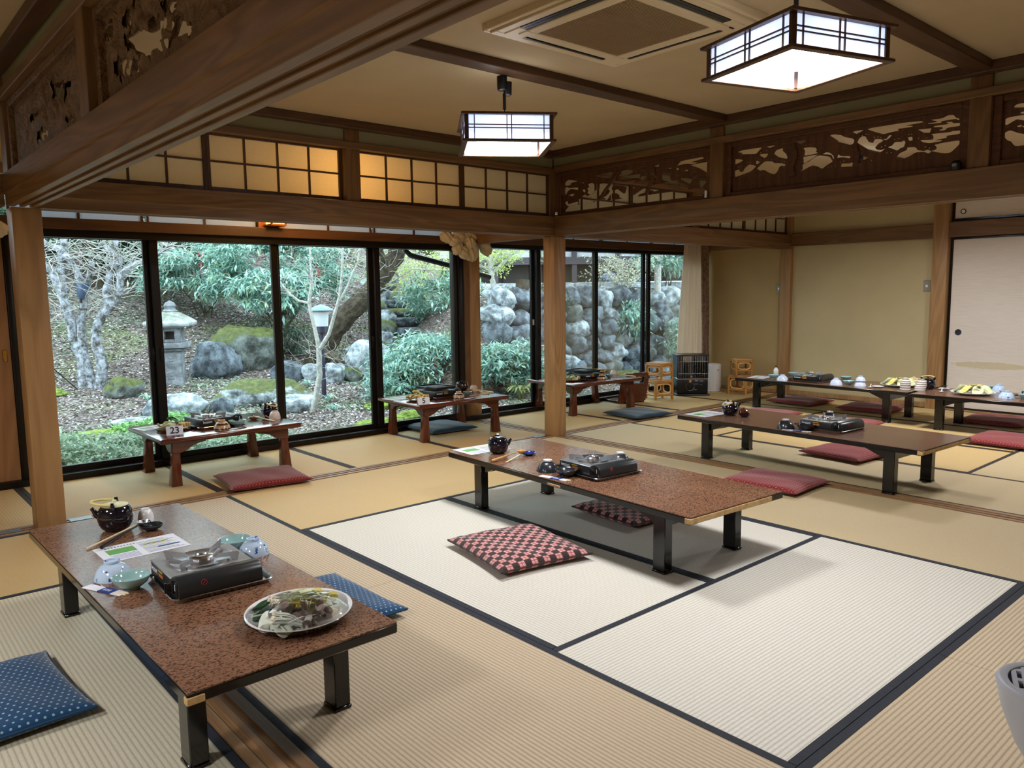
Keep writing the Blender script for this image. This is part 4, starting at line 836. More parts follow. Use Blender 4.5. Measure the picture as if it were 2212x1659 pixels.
def teapot(label, x, y, z, rz, R, h, m, lid_m, handle_m, group, handle='side', spout_a=0, neck=.72, name='teapot'):
    t = T(name, label, 'teapot', (x, y, z), rz, group)
    MB().lathe([(R*.50, 0), (R*.60, .003), (R*.80, h*.12), (R*.93, h*.28), (R*1.0, h*.48), (R*1.0, h*.62), (R*.96, h*.76), (R*.88, h*.88), (R*(neck+.04), h*.96), (R*neck*.97, h)], 40, cap0=True, cap1=False).build('pot_body', m, t, smooth=True)
    MB().lathe([(R*.99, h*.63), (R*1.02, h*.645), (R*.98, h*.66)], 40, cap0=False).build('shoulder_line', m, t, smooth=True)
    MB().lathe([(R*neck*1.02, h*.99), (R*neck*1.04, h+.002), (R*neck*.9, h+.005), (R*.3, h+.009), (0.0005, h+.010)], 36).build('pot_lid', lid_m, t, smooth=True, angle=50)
    MB().lathe([(.004, h+.008), (.005, h+.013), (.009, h+.017), (.008, h+.021), (.0005, h+.022)], 16).build('lid_knob', lid_m if lid_m is not white_c else paleb, t, smooth=True)
    MB().tube([(R*.72, 0, h*.52), (R*1.02, 0, h*.68), (R*1.16, 0, h*.84), (R*1.27, 0, h*.95)], [R*.26, R*.19, R*.13, R*.11], 14).build('spout', m, t, smooth=True)
    for s in (-1, 1):
        e = MB(); e.tube([(0, s*R*.74, h*.90), (0, s*R*.80, h*1.05), (0, s*R*.80, h*1.14)], [.010, .009, .007], 10); e.tube([(-.006, s*R*.80, h*1.10), (.006, s*R*.80, h*1.10)], .010, 10); e.build('handle_lug', m, t, smooth=True)
    pts = []; n = 18
    for k in range(n+1):
        a = pi*k/n; rad = R*1.5
        if handle == 'front': pts.append((sin(a)*rad*.85, cos(a)*R*.80, h*1.10+sin(a)*.010))
        elif handle == 'side': pts.append((-sin(a)*rad*.88, cos(a)*R*.80, h*1.12+sin(a)*.012))
        elif handle == 'droop': pts.append((-sin(a)*rad*.62, cos(a)*R*.80, h*1.12-sin(a)*h*.28))
        else: pts.append((0, cos(a)*R*.80, h*1.12+sin(a)*R*1.1))
    MB().tube(pts, .0055, 8).build('bail_handle', handle_m, t, smooth=True)
    return t
def tray(label, x, y, z, rz, lx, ly, m=steel, group='steel trays under the stoves'):
    t = T('metal_tray', label, 'tray', (x, y, z), rz, group); r = .03
    def rr(ax, ay, zz, rad):
        P = []
        for cx, cy, a0 in ((ax-rad, ay-rad, 0), (-ax+rad, ay-rad, pi/2), (-ax+rad, -ay+rad, pi), (ax-rad, -ay+rad, 3*pi/2)):
            P += [(cx+rad*cos(a0+k*pi/10), cy+rad*sin(a0+k*pi/10), zz) for k in range(6)]
        return P
    L = [rr(lx/2-.012, ly/2-.012, .001, r*.8), rr(lx/2-.004, ly/2-.004, .014, r), rr(lx/2, ly/2, .016, r), rr(lx/2-.002, ly/2-.002, .018, r), rr(lx/2-.008, ly/2-.008, .014, r), rr(lx/2-.016, ly/2-.016, .003, r*.8)]
    mb = MB(); n = len(L[0])
    for q in L: mb.v += q
    for j in range(len(L)-1):
        for i in range(n): mb.f.append((j*n+i, j*n+(i+1) % n, (j+1)*n+(i+1) % n, (j+1)*n+i))
    mb.f += [tuple(range(n))[::-1], tuple((len(L)-1)*n+i for i in range(n))]
    mb.build('tray_body', m, t, smooth=True); return t
red_ink = plain('red warning print', srgb(150, 34, 40), .5); orange_ink = plain('orange print', srgb(196, 110, 50), .5); yel_ink = plain('yellow print', srgb(200, 180, 60), .5)
def stove(label, x, y, z, rz, body=None, side=greyd, kind='burner', group='portable gas stoves', flip=1):
    """x: along the long side, gas compartment at +x; the knob faces -y"""
    t = T('gas_stove', label, 'stove', (x, y, z), rz, group); body = body or plain('mid grey painted steel', srgb(150, 150, 150), .4, .35, var=.04); t.scale = (.92, 1, 1)
    B(-.165, .092, -.135, .135, .008, .056).build('stove_body', side, t, bevel=.006, seg=2)
    B(-.166, .093, -.136, .136, .055, .060).build('top_plate', body, t, bevel=.0025)
    pr = [(.092, .006), (.172, .006), (.179, .014), (.181, .030), (.178, .046), (.170, .060), (.156, .069), (.136, .073), (.116, .071), (.100, .064), (.092, .056)]
    MB().prism(pr, -.135, .136, 'y').build('gas_cover', greyd, t, bevel=.004, seg=2)
    for yy in (-.06, .0, .06): B(.098, .108, yy-.008, yy+.008, .062, .0665).build('cover_slot', blackp, t)
    B(.098, .170, -.1385, -.134, .014, .060).build('control_panel', blackp, t, bevel=.003)
    kb = MB().lathe([(.021, 0), (.021, .006), (.014, .009), (.013, .022), (.0005, .023)], 22); kb.box(-.0035, .0035, -.016, .016, .018, .026); kb.xf(Matrix.Translation((.125, -.137, .041)) @ Matrix.Rotation(pi/2, 4, 'X')); kb.build('ignition_knob', blackp, t, smooth=True)
    B(.150, .154, -.1395, -.1384, .034, .054).build('lever_mark', white_p, t)
    for k in range(4): B(-.06+.03*k*0-.164+.0, -.1635, -.12+.03*k, -.105+.03*k, .012, .02).build('foot_pad', blackp, t) if k < 2 else None
    # maker's mark on the narrow front
    text('Iwatani', .026, white_p, t, (-.150, -.1362, .040), (pi/2, 0, 0))
    B(-.060, -.010, -.1360, -.1354, .046, .051).build('printed_stripe', yel_ink, t); B(-.055, -.004, -.1360, -.1354, .030, .040).build('printed_stripe', orange_ink, t)
    for yy, zz in ((-.055, .056), (-.055, .032)):
        rg = MB(); rg.tube([(.0005, .009*cos(2*pi*k/16), .009*sin(2*pi*k/16)) for k in range(17)], .0014, 5, False); rg.tube([(0, -.005, -.005), (0, .005, .005)], .0011, 4); rg.xf(Matrix.Translation((.1775, yy, zz-.006))); rg.build('warning_mark', red_ink, t)
    if kind == 'burner':
        MB().lathe([(.105, .0600), (.104, .0675), (.096, .0668), (.064, .0615), (.05, .0625), (.0005, .0625)], 44, (-.035, 0), cap0=False).build('drip_pan', steel, t, smooth=True)
        MB().lathe([(.038, .062), (.040, .072), (.034, .077), (.022, .078), (.018, .073), (.0005, .073)], 32, (-.035, 0)).build('burner_head', steel, t, smooth=True, angle=40)
        for k in range(4):
            a = pi/4+k*pi/2; R = Matrix.Translation((-.035, 0, 0)) @ Matrix.Rotation(a, 4, 'Z')
            p = MB().prism([(.050, .066), (.060, .082), (.100, .088), (.134, .092), (.138, .086), (.130, .060), (.110, .060), (.104, .072)], -.0012, .0012, 'y').xf(R); p.build('pan_support', plain('grey enamel support', srgb(150, 150, 152), .4, .3), t, bevel=.0006)
    else:
        m = plain('charred grill plate', srgb(58, 54, 50), .45, .3, var=.3, scale=50)
        B(-.16, .085, -.145, .145, .074, .082).build('grill_plate', blackp, t, bevel=.003)
        pl = MB(); lx, ly = .125, .147
        ringb = [(-.165, .09, -.15, -.142), (-.165, .09, .142, .15), (-.165, -.157, -.142, .142), (.082, .09, -.142, .142)]
        for q in ringb: pl.box(*q, .080, .098)
        pl.build('grill_rim', blackp, t, bevel=.003)
        for k in range(9): B(-.145+.026*k, -.138+.026*k, -.13, .13, .081, .088).build('grill_ridge', m, t, bevel=.002)
        for s in (-1, 1): MB().tube([(-.165-0, s*.05, .092), (-.19, s*.04, .096), (-.19, -s*.04, .096)], .005, 6).build('grill_handle', blackp, t) if s < 0 else None
    return t
green_ink = plain('green print', srgb(104, 168, 90), .6); grey_ink = plain('pale text ink', srgb(150, 152, 186), .6); blue_ink = plain('blue print', srgb(70, 110, 190), .6); lime_ink = plain('yellow green print', srgb(196, 206, 110), .6)
def menu(label, c, rz, group='printed menu sheets', w=.30, d=.205):
    t = T('menu_sheet', label, 'menu', c, rz, group)
    B(-w/2, w/2, -d/2, d/2, 0, .0009).build('sheet', white_p, t)
    def st(nm, x0, x1, y0, y1, m): B(x0*w-w/2, x1*w-w/2, y0*d-d/2, y1*d-d/2, .0009, .0012).build(nm, m, t)
    st('green_box', .10, .43, .42, .74, green_ink)
    for k in range(5): st('text_line', .10+.02*(k % 2), .42, .07+.065*k, .095+.065*k, grey_ink)
    for k in range(12): st('text_line', .50, .94-.05*(k % 3), .10+.066*k, .13+.066*k, [grey_ink, grey_ink, lime_ink, grey_ink][k % 4])
    st('blue_strip', .66, .93, .30, .36, blue_ink); st('yellow_strip', .55, .86, .62, .68, lime_ink)
    for k in range(10): st('heading', .12+.038*k, .14+.038*k, .84, .88, ink_m)
    return t
def envelope(label, c, rz, group='chopstick sleeves'):
    t = T('chopstick_sleeve', label, 'chopsticks', c, rz, group)
    B(-.09, .09, -.018, .018, 0, .003).build('sleeve', white_p, t, bevel=.001); B(-.015, .045, -.0182, .0182, .0005, .0034).build('blue_label', plain('navy printed label', srgb(40, 62, 140), .6), t)
    for k in range(3): B(-.005+.012*k, .002+.012*k, -.006, .007, .0034, .0037).build('label_mark', white_p, t)
    for s in (-1, 1): MB().tube([(.05, s*.005, .002), (.105, s*.006, .0035)], .0032, 6).build('chopstick', chopst, t)
    return t
# ---- nearest table
z = .32
teapot('navy black teapot with pale lid and yellow bail handle on nearest table', .837, 3.465, z, radians(158), .068, .106, glaze_n, plain('cream lid', srgb(222, 220, 180), .3), plain('yellow bamboo', srgb(222, 208, 130), .4), 'teapots', 'front', neck=.74)
cup('white cup upside down beside the navy teapot', .966, 3.505, z, .032, .058, white_c, 'upturned cups')
bowl('small black boat-shaped dish holding a ladle on nearest table', .945, 3.355, z, .046, .024, blackb, None, 'small sauce dishes', name='sauce_dish', foot=.5)
def ladle(label, x, y, z, rz, m1, m2, group='ladles', L=.22, cupm=steel):
    t = T('ladle', label, 'ladle', (x, y, z), rz, group)
    MB().tube([(-L*.15, 0, .022), (L*.25, 0, .020), (L*.45, 0, .016), (L, 0, .006)], [.003, .0035, .0055, .0075], 8).build('ladle_handle', m1, t, smooth=True)
    MB().lathe([(.0005, .0), (.014, .002), (.024, .010), (.028, .020), (.026, .020), (.018, .008), (.0005, .004)], 24, (-L*.25, 0), cap0=False).xf(Matrix.Translation((0, 0, .008))).build('ladle_cup', m2, t, smooth=True)
    return t
ladle('black-handled steel ladle lying in the small black dish', .885, 3.355, z+.006, radians(221), blackp, steel)
t = T('serving_chopstick', 'pale wooden chopstick leaning on the black dish of nearest table', 'chopsticks', (.79, 3.325, z), radians(211)); MB().tube([(-.15, 0, .028), (.125, 0, .005)], [.003, .0045], 8).build('stick', chopst, t); B(.122, .128, -.004, .004, .001, .009).build('stick_end', chopst, t)
menu('white menu sheet with green box between teapot and stove on nearest table', (.845, 3.142, z), radians(1))
tray('steel tray under the stove on nearest table', .912, 2.615, z, radians(-3), .33, .335)
stove('grey and black portable gas stove on nearest table', .898, 2.615, z+.006, radians(-92))
bowl('upturned blue and white flowered bowl left of nearest stove', .672, 2.870, z, .062, .062, bw_m, None, 'blue and white bowls', True)
bowl('pale green bowl with open mouth left of nearest stove', .690, 2.715, z, .061, .045, celadon, None, 'pale green bowls')
bowl('pale green bowl with open mouth right of nearest stove', 1.098, 2.862, z, .060, .045, celadon, None, 'pale green bowls')
bowl('upturned blue and white flowered bowl at right edge of nearest table', 1.135, 2.775, z, .058, .060, bw_m, None, 'blue and white bowls', True)
envelope('white and navy chopstick sleeve at left edge of nearest table', (.618, 2.755, z), radians(-66))
# ---- vegetables
DIRW = ['at the far side', 'at the far left', 'at the left end', 'at the front left', 'at the front edge', 'at the right front', 'at the right end', 'at the far right', 'on top', 'low down', 'in the middle']
veg = {'cabb': plain('pale cabbage', srgb(212, 218, 172), .5, var=.15), 'yel': plain('yellow cabbage heart', srgb(226, 212, 120), .5, var=.15), 'leek': plain('white leek', srgb(222, 228, 214), .4, var=.08), 'grn': plain('dark green leaf', srgb(40, 78, 44), .4, var=.3), 'mush': plain('brown oyster mushroom', srgb(128, 112, 104), .5, var=.3, scale=60), 'stem': plain('mushroom stem', srgb(206, 198, 188), .5), 'tofu': plain('white tofu', srgb(236, 228, 208), .5, var=.02), 'enoki': plain('enoki mushroom', srgb(236, 228, 210), .5), 'car': plain('fried tofu skin', srgb(206, 160, 90), .6, var=.2), 'beige': plain('pale bamboo shoots', srgb(222, 196, 130), .5, var=.1)}
def leafpiece(nm, label, x, y, z, s, rz, tilt, m, group, curl=.35, w=.6):
    t = T(nm, label, 'vegetable', (x, y, z), rz, group); mb = MB(); nu, nv = 7, 9
    for j in range(nv):
        v = j/(nv-1)
        for i in range(nu):
            u = i/(nu-1)*2-1; ww = w*(.35+.65*sin(pi*min(1, .25+v*.75)))
            mb.v.append((u*ww*s*.5, (v-.5)*s, abs(u)**1.6*curl*s*.5+.06*s*sin(6*v+3*u)+.12*s*sin(pi*v)))
    for j in range(nv-1):
        for i in range(nu-1): k = j*nu+i; mb.f.append((k, k+1, k+nu+1, k+nu))
    mb.xf(Matrix.Rotation(tilt, 4, 'X')); zmin = min(p[2] for p in mb.v); mb.xf(Matrix.Translation((0, 0, -zmin)))
    o = mb.build('leaf_blade', m, t, smooth=True, angle=180); so = o.modifiers.new('thickness', 'SOLIDIFY'); so.thickness = .0016
    MB().tube([(0, -s*.5, .012), (0, 0, .012+.10*s), (0, s*.42, .012)], [.0035, .0025, .001], 6).build('leaf_rib', veg['leek'], t, smooth=True)
    return t
def mushroom(label, x, y, z, s, rz, tilt, group, name='mushroom'):
    t = T(name, label, 'mushroom', (x, y, z), rz, group); M_ = Matrix.Translation((0, 0, s*.35)) @ Matrix.Rotation(tilt, 4, 'Y')
    MB().lathe([(s*.46, 0), (s*.5, s*.08), (s*.42, s*.24), (s*.22, s*.34), (.0005, s*.37)], 16, sx=1.15).xf(M_).build('mushroom_cap', veg['mush'], t, smooth=True)
    MB().tube([(0, 0, s*.05), (s*.05, 0, -s*.35), (s*.12, 0, -s*.7)], [s*.16, s*.14, s*.18], 8).xf(M_).build('mushroom_stem', veg['stem'], t, smooth=True); return t
def block(nm, label, x, y, z, q, rz, m, group, bev=.002):
    t = T(nm, label, 'vegetable' if nm != 'tofu_block' else 'tofu', (x, y, z), rz, group); B(-q[0]/2, q[0]/2, -q[1]/2, q[1]/2, 0, q[2]).build('piece_body', m, t, bevel=bev); return t
def enoki(label, x, y, z, L, rz, n, group, m=None):
    t = T('enoki_bunch', label, 'mushroom', (x, y, z), rz, group); r = random.Random(n*7+int(x*100)); a, b = MB(), MB()
    for k in range(n):
        p0 = (r.uniform(-.014, .014), -L*.5, r.uniform(0, .020)); p1 = (p0[0]*1.7+r.uniform(-.01, .01), L*.5*r.uniform(.8, 1.1), p0[2]+.014+r.uniform(0, .016))
        a.tube([p0, ((p0[0]+p1[0])/2, 0, (p0[2]+p1[2])/2+.006), p1], .0016, 5)
        b.lathe([(.0016, -.001), (.0044, .0005), (.0030, .0035), (.0004, .0045)], 7, (0, 0)).xf(Matrix.Identity(4)) if False else None
        q = MB().lathe([(.0016, -.001), (.0044, .0005), (.0030, .0035), (.0004, .0045)], 7); q.xf(Matrix.Translation(p1)); b.join(q)
    s_ = a.build('thin_stems', m or veg['enoki'], t, smooth=True); s_['kind'] = 'stuff'; c_ = b.build('tiny_caps', veg['enoki'], t, smooth=True); c_['kind'] = 'stuff'; return t
def plate(label, x, y, z, rx, ry, rz, m=white_c, group='big serving plates', h=.024):
    t = T('serving_plate', label, 'plate', (x, y, z), rz, group)
    MB().lathe([(.52, 0), (.55, .002), (.55, .004), (.80, h*.55), (1, h), (1.0, h+.0025), (.97, h+.001), (.74, h*.45+.001), (.5, .005), (.0005, .005)], 48, sx=rx, sy=ry).build('plate_body', m, t, smooth=True, angle=45)
    MB().lathe([(.50, 0), (.52, -.0005), (.54, .003)], 40, cap0=False, sx=rx, sy=ry).build('foot_ring', m, t, smooth=True); return t
px, py = .99, 2.105; z = .32
plate('white oval platter of wrapped vegetables on nearest table', px, py, z, .163, .155, radians(40), h=.030)
pz = z+.008; gA = 'vegetables on the wrapped platter'
ca, sa = cos(radians(40)), sin(radians(40))
def pp(u, v): v *= 1.35; return px+u*ca-v*sa, py+u*sa+v*ca
for k, (u, v, s, m, lb) in enumerate(((.085, .045, .095, 'cabb', 'pale cabbage leaf at back right of platter'), (.045, .06, .08, 'cabb', 'pale cabbage leaf at the back of platter'), (.105, .0, .08, 'cabb', 'pale cabbage leaf at the right end of platter'), (.05, .0, .08, 'yel', 'yellow cabbage leaf in the middle right of platter'), (.085, -.025, .08, 'yel', 'yellow cabbage leaf at the right front of platter'), (.04, .025, .07, 'yel', 'yellow cabbage leaf behind the mushrooms of platter'), (-.05, .07, .085, 'grn', 'dark green leaf at the back left of platter'), (-.01, .075, .09, 'grn', 'dark green leaf at the back middle of platter'), (-.095, .03, .09, 'leek', 'white leek leaf at left of platter'), (-.12, -.0, .07, 'leek', 'white leek leaf at the left end of platter'))):
    x, y = pp(u, v); leafpiece('cabbage_leaf' if m != 'grn' else 'green_leaf', lb, x, y, pz+.003*(k % 3), s, radians(40*k), radians(4+4*(k % 3)), veg[m], gA, .22, .7)
for k, (u, v) in enumerate(((.11, .03), (.065, .02), (.03, -.01), (.10, -.045), (.06, .06), (.12, -.01))):
    x, y = pp(u, v*.9); leafpiece('cabbage_shred', 'small cabbage shred %s in the yellow part of the platter' % ['behind', 'at centre', 'beside the mushrooms', 'at the front', 'near the back rim', 'near the right rim'][k], x, y, pz+.014, .055, radians(70*k+20), radians(8), veg['yel' if k % 2 else 'cabb'], gA, .3, .5)
rnd = random.Random(4); names_m = ['small brown mushroom %s of the platter heap' % w for w in DIRW]
for k in range(11):
    a = rnd.uniform(0, 6.28); r_ = .012+.03*sqrt(rnd.random()); x, y = pp(-.03+r_*cos(a)*1.2, -.025+r_*sin(a)*1.3); mushroom(names_m[k], x, y, pz+.004+.012*(k % 3), .026+.008*(k % 2), rnd.uniform(0, 6.28), rnd.uniform(.2, 1.3), 'brown mushrooms on the platter')
for k, (u, v) in enumerate(((-.075, -.02), (-.085, -.045), (-.06, -.055))):
    x, y = pp(u, v); mushroom(['brown mushroom left of the platter heap', 'brown mushroom at the left front of platter', 'brown mushroom at the platter front rim'][k], x, y, pz, .03, k, 1.2, gA)
x, y = pp(.005, -.075); block('tofu_block', 'white tofu block at the front rim of platter', x, y, pz, (.03, .026, .022), radians(20), veg['tofu'], gA)
for k, (u, v) in enumerate(((.03, -.07), (.05, -.055), (.035, -.04), (.07, -.065))):
    x, y = pp(u, v); t = T('leek_slice', ['white leek slice beside the tofu', 'white leek slice in front of the yellow cabbage', 'thick white leek slice above the tofu', 'white leek slice at the right front rim'][k], 'vegetable', (x, y, pz), k*1.3, gA); MB().tube([(-.016, 0, .012), (.016, 0, .013)], [.012, .0115], 16).build('leek_body', veg['leek'], t, smooth=True); MB().tube([(.0155, 0, .013), (.0172, 0, .013)], .006, 12).build('leek_core', veg['tofu'], t)
x, y = pp(.02, .045); enoki('bunch of tiny white mushrooms at the back of platter', x, y, pz+.006, .06, radians(100), 40, gA)
x, y = pp(-.09, -.005); enoki('bunch of bean sprouts at the left of platter', x, y, pz+.004, .08, radians(60), 30, gA, veg['leek'])
# cling film: a tight skin over the food, tucked and crumpled under the rim
t = T('cling_film', 'clear cling film stretched over the vegetable platter', 'plastic wrap', (px, py, z), radians(40)); mb = MB(); n, m_ = 64, 12
prof = [(0.0001, .058), (.25, .057), (.5, .050), (.72, .040), (.9, .031), (1.005, .0295), (1.01, .026), (.93, .016), (.78, .008), (.60, .004)]
for j, (r, zz) in enumerate(prof):
    for i in range(n):
        a = 2*pi*i/n; w = 0 if j < 5 else (.006*sin(9*a+j)+.005*sin(23*a+2*j))*(1 if j > 6 else .15); hz = .004*sin(5*a+j)*(1 if 1 < j < 5 else .3)+(.003*sin(31*a)*(j > 6))
        mb.v.append((.163*(r+w*2)*cos(a), .155*(r+w*2)*sin(a), max(.001, zz+hz)))
for j in range(len(prof)-1):
    for i in range(n): mb.f.append((j*n+i, j*n+(i+1) % n, (j+1)*n+(i+1) % n, (j+1)*n+i))
mb.build('film', wrap_m, t, smooth=True, angle=180)
B(-.03, .03, -.007, .007, .060, .061).xf(Matrix.Translation((-.06, .045, -.008))).build('white_sticker', white_p, t)
for k, (a, b, c2, d) in enumerate(((.06, .06, .16, .02), (-.14, -.03, -.04, -.07))): MB().tube([(a, b, .05), ((a+c2)/2, (b+d)/2, .047), (c2, d, .033)], .0012, 5).build('film_crease', white_c, t)
# ---- second table
z = .32; G2 = ''
menu('white menu sheet with green box under the black teapot of second table', (2.99, 3.70, z), radians(-3), w=.30)
teapot('black teapot with upright spout on the second table', 2.985, 3.535, z, radians(-38), .062, .092, glaze_n, glaze_n, glaze_n, 'teapots', 'droop', neck=.8)
cup('white upturned cup behind the black teapot of second table', 3.085, 3.60, z, .036, .055, white_c, 'upturned cups')
bowl('small navy blue dish under the wooden ladle of second table', 3.075, 3.36, z, .045, .018, plain('navy blue glaze', srgb(24, 40, 120), .15, coat=.5), None, 'small sauce dishes', name='sauce_dish', foot=.5)
ladle('curved wooden ladle lying on the navy dish of second table', 2.985, 3.375, z+.004, radians(184), bentw, bentw, L=.20)
t = T('serving_chopstick', 'pale flat wooden stick below the ladle of second table', 'chopsticks', (2.925, 3.33, z), radians(24)); MB().tube([(-.10, 0, .004), (.10, 0, .012)], .004, 8).build('stick', chopst, t); B(-.103, -.098, -.004, .004, .001, .008).build('stick_end', chopst, t)
tray('steel tray under the stove on second table', 3.045, 2.775, z, radians(-4), .34, .34)
stove('dark portable gas stove with a bowl behind it on second table', 3.035, 2.775, z+.006, radians(-94), body=plain('grey blue painted steel', srgb(126, 130, 134), .35, .4))
bowl('upturned black stoneware bowl left of the second table stove', 2.868, 2.985, z, .060, .062, blackb, white_c, 'black stoneware bowls', True)
bowl('open black stoneware bowl in front of the second table stove', 2.852, 2.825, z, .060, .040, blackb, None, 'black stoneware bowls')
bowl('upturned black bowl with white foot behind the second table stove', 3.285, 2.83, z, .058, .066, blackb, white_c, 'black stoneware bowls', True)
envelope('white and blue chopstick sleeve at the edge of second table', (2.775, 2.84, z), radians(-82))
# ---- brown table
menu('menu sheet at the left end of the brown table', (5.125, 3.535, z), radians(-5), w=.28)
teapot('black teapot with white lid on the brown table', 5.20, 3.37, z, radians(-32), .063, .094, glaze_n, white_c, paleb, 'teapots', 'droop', neck=.76)
bowl('small black dish right of the brown table teapot', 5.20, 3.245, z, .046, .024, blackb, None, 'small sauce dishes', name='sauce_dish', foot=.5)
t = T('lidded_jar', 'round dark red lacquer jar sitting in the small black dish', 'jar', (5.20, 3.25, z+.012), 0); MB().lathe([(.012, 0), (.030, .006), (.038, .022), (.034, .038), (.016, .050), (.0005, .053)], 24).build('jar_body', plain('dark red glaze', srgb(84, 36, 22), .12, coat=.6), t, smooth=True); MB().lathe([(.006, .05), (.007, .058), (.0005, .060)], 12).build('jar_knob', plain('dark red glaze', srgb(84, 36, 22), .12, coat=.6), t, smooth=True)
tray('steel tray under the stove on the brown table', 5.165, 2.545, z, radians(-5), .34, .34)
stove('dark portable gas stove on the brown table', 5.155, 2.54, z+.006, radians(-95), body=plain('light grey painted steel', srgb(150, 152, 152), .35, .4), side=greyd)
bowl('upturned black stoneware bowl left of the brown table stove', 4.955, 2.765, z, .060, .066, blackb, white_c, 'black stoneware bowls', True)
bowl('open black stoneware bowl before the brown table stove', 4.985, 2.63, z, .062, .040, blackb, None, 'black stoneware bowls')
bowl('small black bowl with white foot behind the brown table stove', 5.50, 2.72, z, .055, .066, blackb, white_c, 'black stoneware bowls', True)
envelope('white chopstick sleeve at the edge of the brown table', (4.915, 2.67, z), radians(-80))
# ---- far bowl table
z = .32
menu('menu sheet at the left end of the far bowl table', (7.72, 4.635, z), radians(8), w=.26, d=.19)
bw = plain('plain pale blue porcelain', srgb(204, 216, 238), .15, coat=.4, var=.08, scale=50); gp, gb = 'pale green bowls', 'pale blue bowls'
bowl('pale green bowl at the left end of far bowl table', 7.70, 4.455, z, .058, .042, celadon, None, gp); bowl('upturned pale blue bowl beside the left end menu', 7.60, 4.295, z, .060, .062, bw, None, gb, True)
bowl('pale green bowl behind the left stove of far bowl table', 8.04, 4.41, z, .062, .042, celadon, None, gp)
tray('steel tray under the stove of far bowl table', 7.74, 4.04, z, radians(-2), .34, .38); stove('black portable gas stove on the far bowl table', 7.745, 4.03, z+.006, radians(-88), body=plain('light grey painted steel', srgb(150, 152, 152), .35, .4), side=blackp)
bowl('small white bowl standing on the far bowl table behind its stove', 7.985, 4.17, z, .045, .07, white_c, None, gb, True)
bowl('upturned pale blue bowl right of the far stove, at the table edge', 7.625, 3.72, z, .062, .064, bw, None, gb, True); bowl('pale green bowl right of the far stove, near the table edge', 7.705, 3.625, z, .058, .040, celadon, None, gp); bowl('pale green bowl behind the pair right of the far stove', 8.08, 3.835, z, .060, .036, celadon, None, gp)
bowl('lower upturned pale blue bowl of the pair left of far platter', 7.672, 3.495, z, .056, .058, bw, None, gb, True); bowl('upper upturned pale blue bowl of the pair left of far platter', 7.675, 3.495, z+.050, .048, .050, bw, None, gb, True)
t = T('pump_bottle', 'small white pump bottle on the far bowl table by the slim post', 'bottle', (8.10, 4.66, z)); MB().lathe([(.026, 0), (.028, .004), (.028, .05), (.020, .066), (.010, .072), (.010, .08)], 24, cap1=True).build('bottle_body', white_c, t, smooth=True); MB().tube([(0, 0, .075), (0, 0, .095), (-.022, 0, .097)], .005, 8).build('pump_head', greyd, t, smooth=True)
def vegplate(cx, cy, z, where, seed, rx=.18, ry=.17, m=white_c, kinds='full'):
    plate('big %s plate heaped with vegetables %s' % ('white' if m is white_c else 'brown', where), cx, cy, z, rx, ry, 0, m, h=.022)
    r = random.Random(seed); g = 'vegetables '+where
    for k in range(7):
        a = 2*pi*k/7+.3; q = rx*.52; leafpiece('cabbage_leaf', 'cabbage leaf %s of plate ' % DIRW[k]+where, cx+q*cos(a), cy+q*sin(a), z+.008, rx*.62, a+1, .5, veg['cabb' if k % 3 else 'yel'], g+', rim leaves', .3, .8)
    for k in range(3): leafpiece('green_leaf', 'dark green leaf %s of the heap ' % DIRW[k+2]+where, cx+r.uniform(-.3, .3)*rx, cy+r.uniform(-.3, .3)*rx, z+.035, rx*.36, r.uniform(0, 6), .5, veg['grn'], g+', green leaves', .3, .5)
    for k in range(2): enoki('enoki bunch %s of plate ' % ['at the back', 'toward the front'][k]+where, cx+rx*(.25-.5*k), cy+rx*(.1-.3*k), z+.028, rx*.6, 1.0+k, 26, g+', enoki')
    for k in range(5): mushroom('brown mushroom %s of plate ' % DIRW[k+1]+where, cx+r.uniform(-.35, .35)*rx, cy+r.uniform(-.45, .2)*rx, z+.03, rx*.22, r.uniform(0, 6), .8, g+', mushrooms')
    for k in range(4): block('leek_piece', 'white leek piece %s of the plate ' % DIRW[k+2]+where, cx+r.uniform(-.4, .4)*rx, cy+r.uniform(-.4, .4)*rx, z+.02, (rx*.16, rx*.4, .02), r.uniform(0, 3), veg['leek'], g+', leek pieces', .004)
vegplate(7.90, 3.215, z, 'on far bowl table', 11); vegplate(7.735, 2.50, z, 'on right far table', 12, .185, .18)
for k, (x, y, l) in enumerate(((7.625, 3.045, 'stack of upturned white lined cups left of the black pot'), (7.655, 2.925, 'leaning stack of upturned white lined cups before the black pot'))):
    for j in range(3):
        c = cup([l+', bottom cup', l+', middle cup', l+', top cup'][j], x+(.006*j if k else 0), y-(.0 if not k else .004*j), z+.021*j+.0005, .047-.001*j, .070, cupband, 'stacked white cups')
teapot('round black teapot with yellow handle behind the stacked cups', 7.85, 2.93, z, radians(200), .070, .096, glaze_n, glaze_n, plain('yellow bamboo', srgb(222, 208, 130), .4), 'teapots', 'side', neck=.7)
teapot('cream teapot left of the round black teapot', 8.13, 3.165, z, radians(-60), .065, .060, plain('cream glaze', srgb(226, 208, 160), .2, coat=.4), plain('cream glaze', srgb(226, 208, 160), .2, coat=.4), paleb, 'teapots', 'droop', neck=.8)
bowl('small white saucer left of the right-hand far platter', 7.885, 2.80, z, .055, .016, white_c, None, 'small sauce dishes', name='sauce_dish', foot=.5)
bowl('small white saucer with a spoon before the far middle platter', 7.67, 3.32, z, .055, .012, white_c, None, 'small sauce dishes', name='sauce_dish', foot=.5)
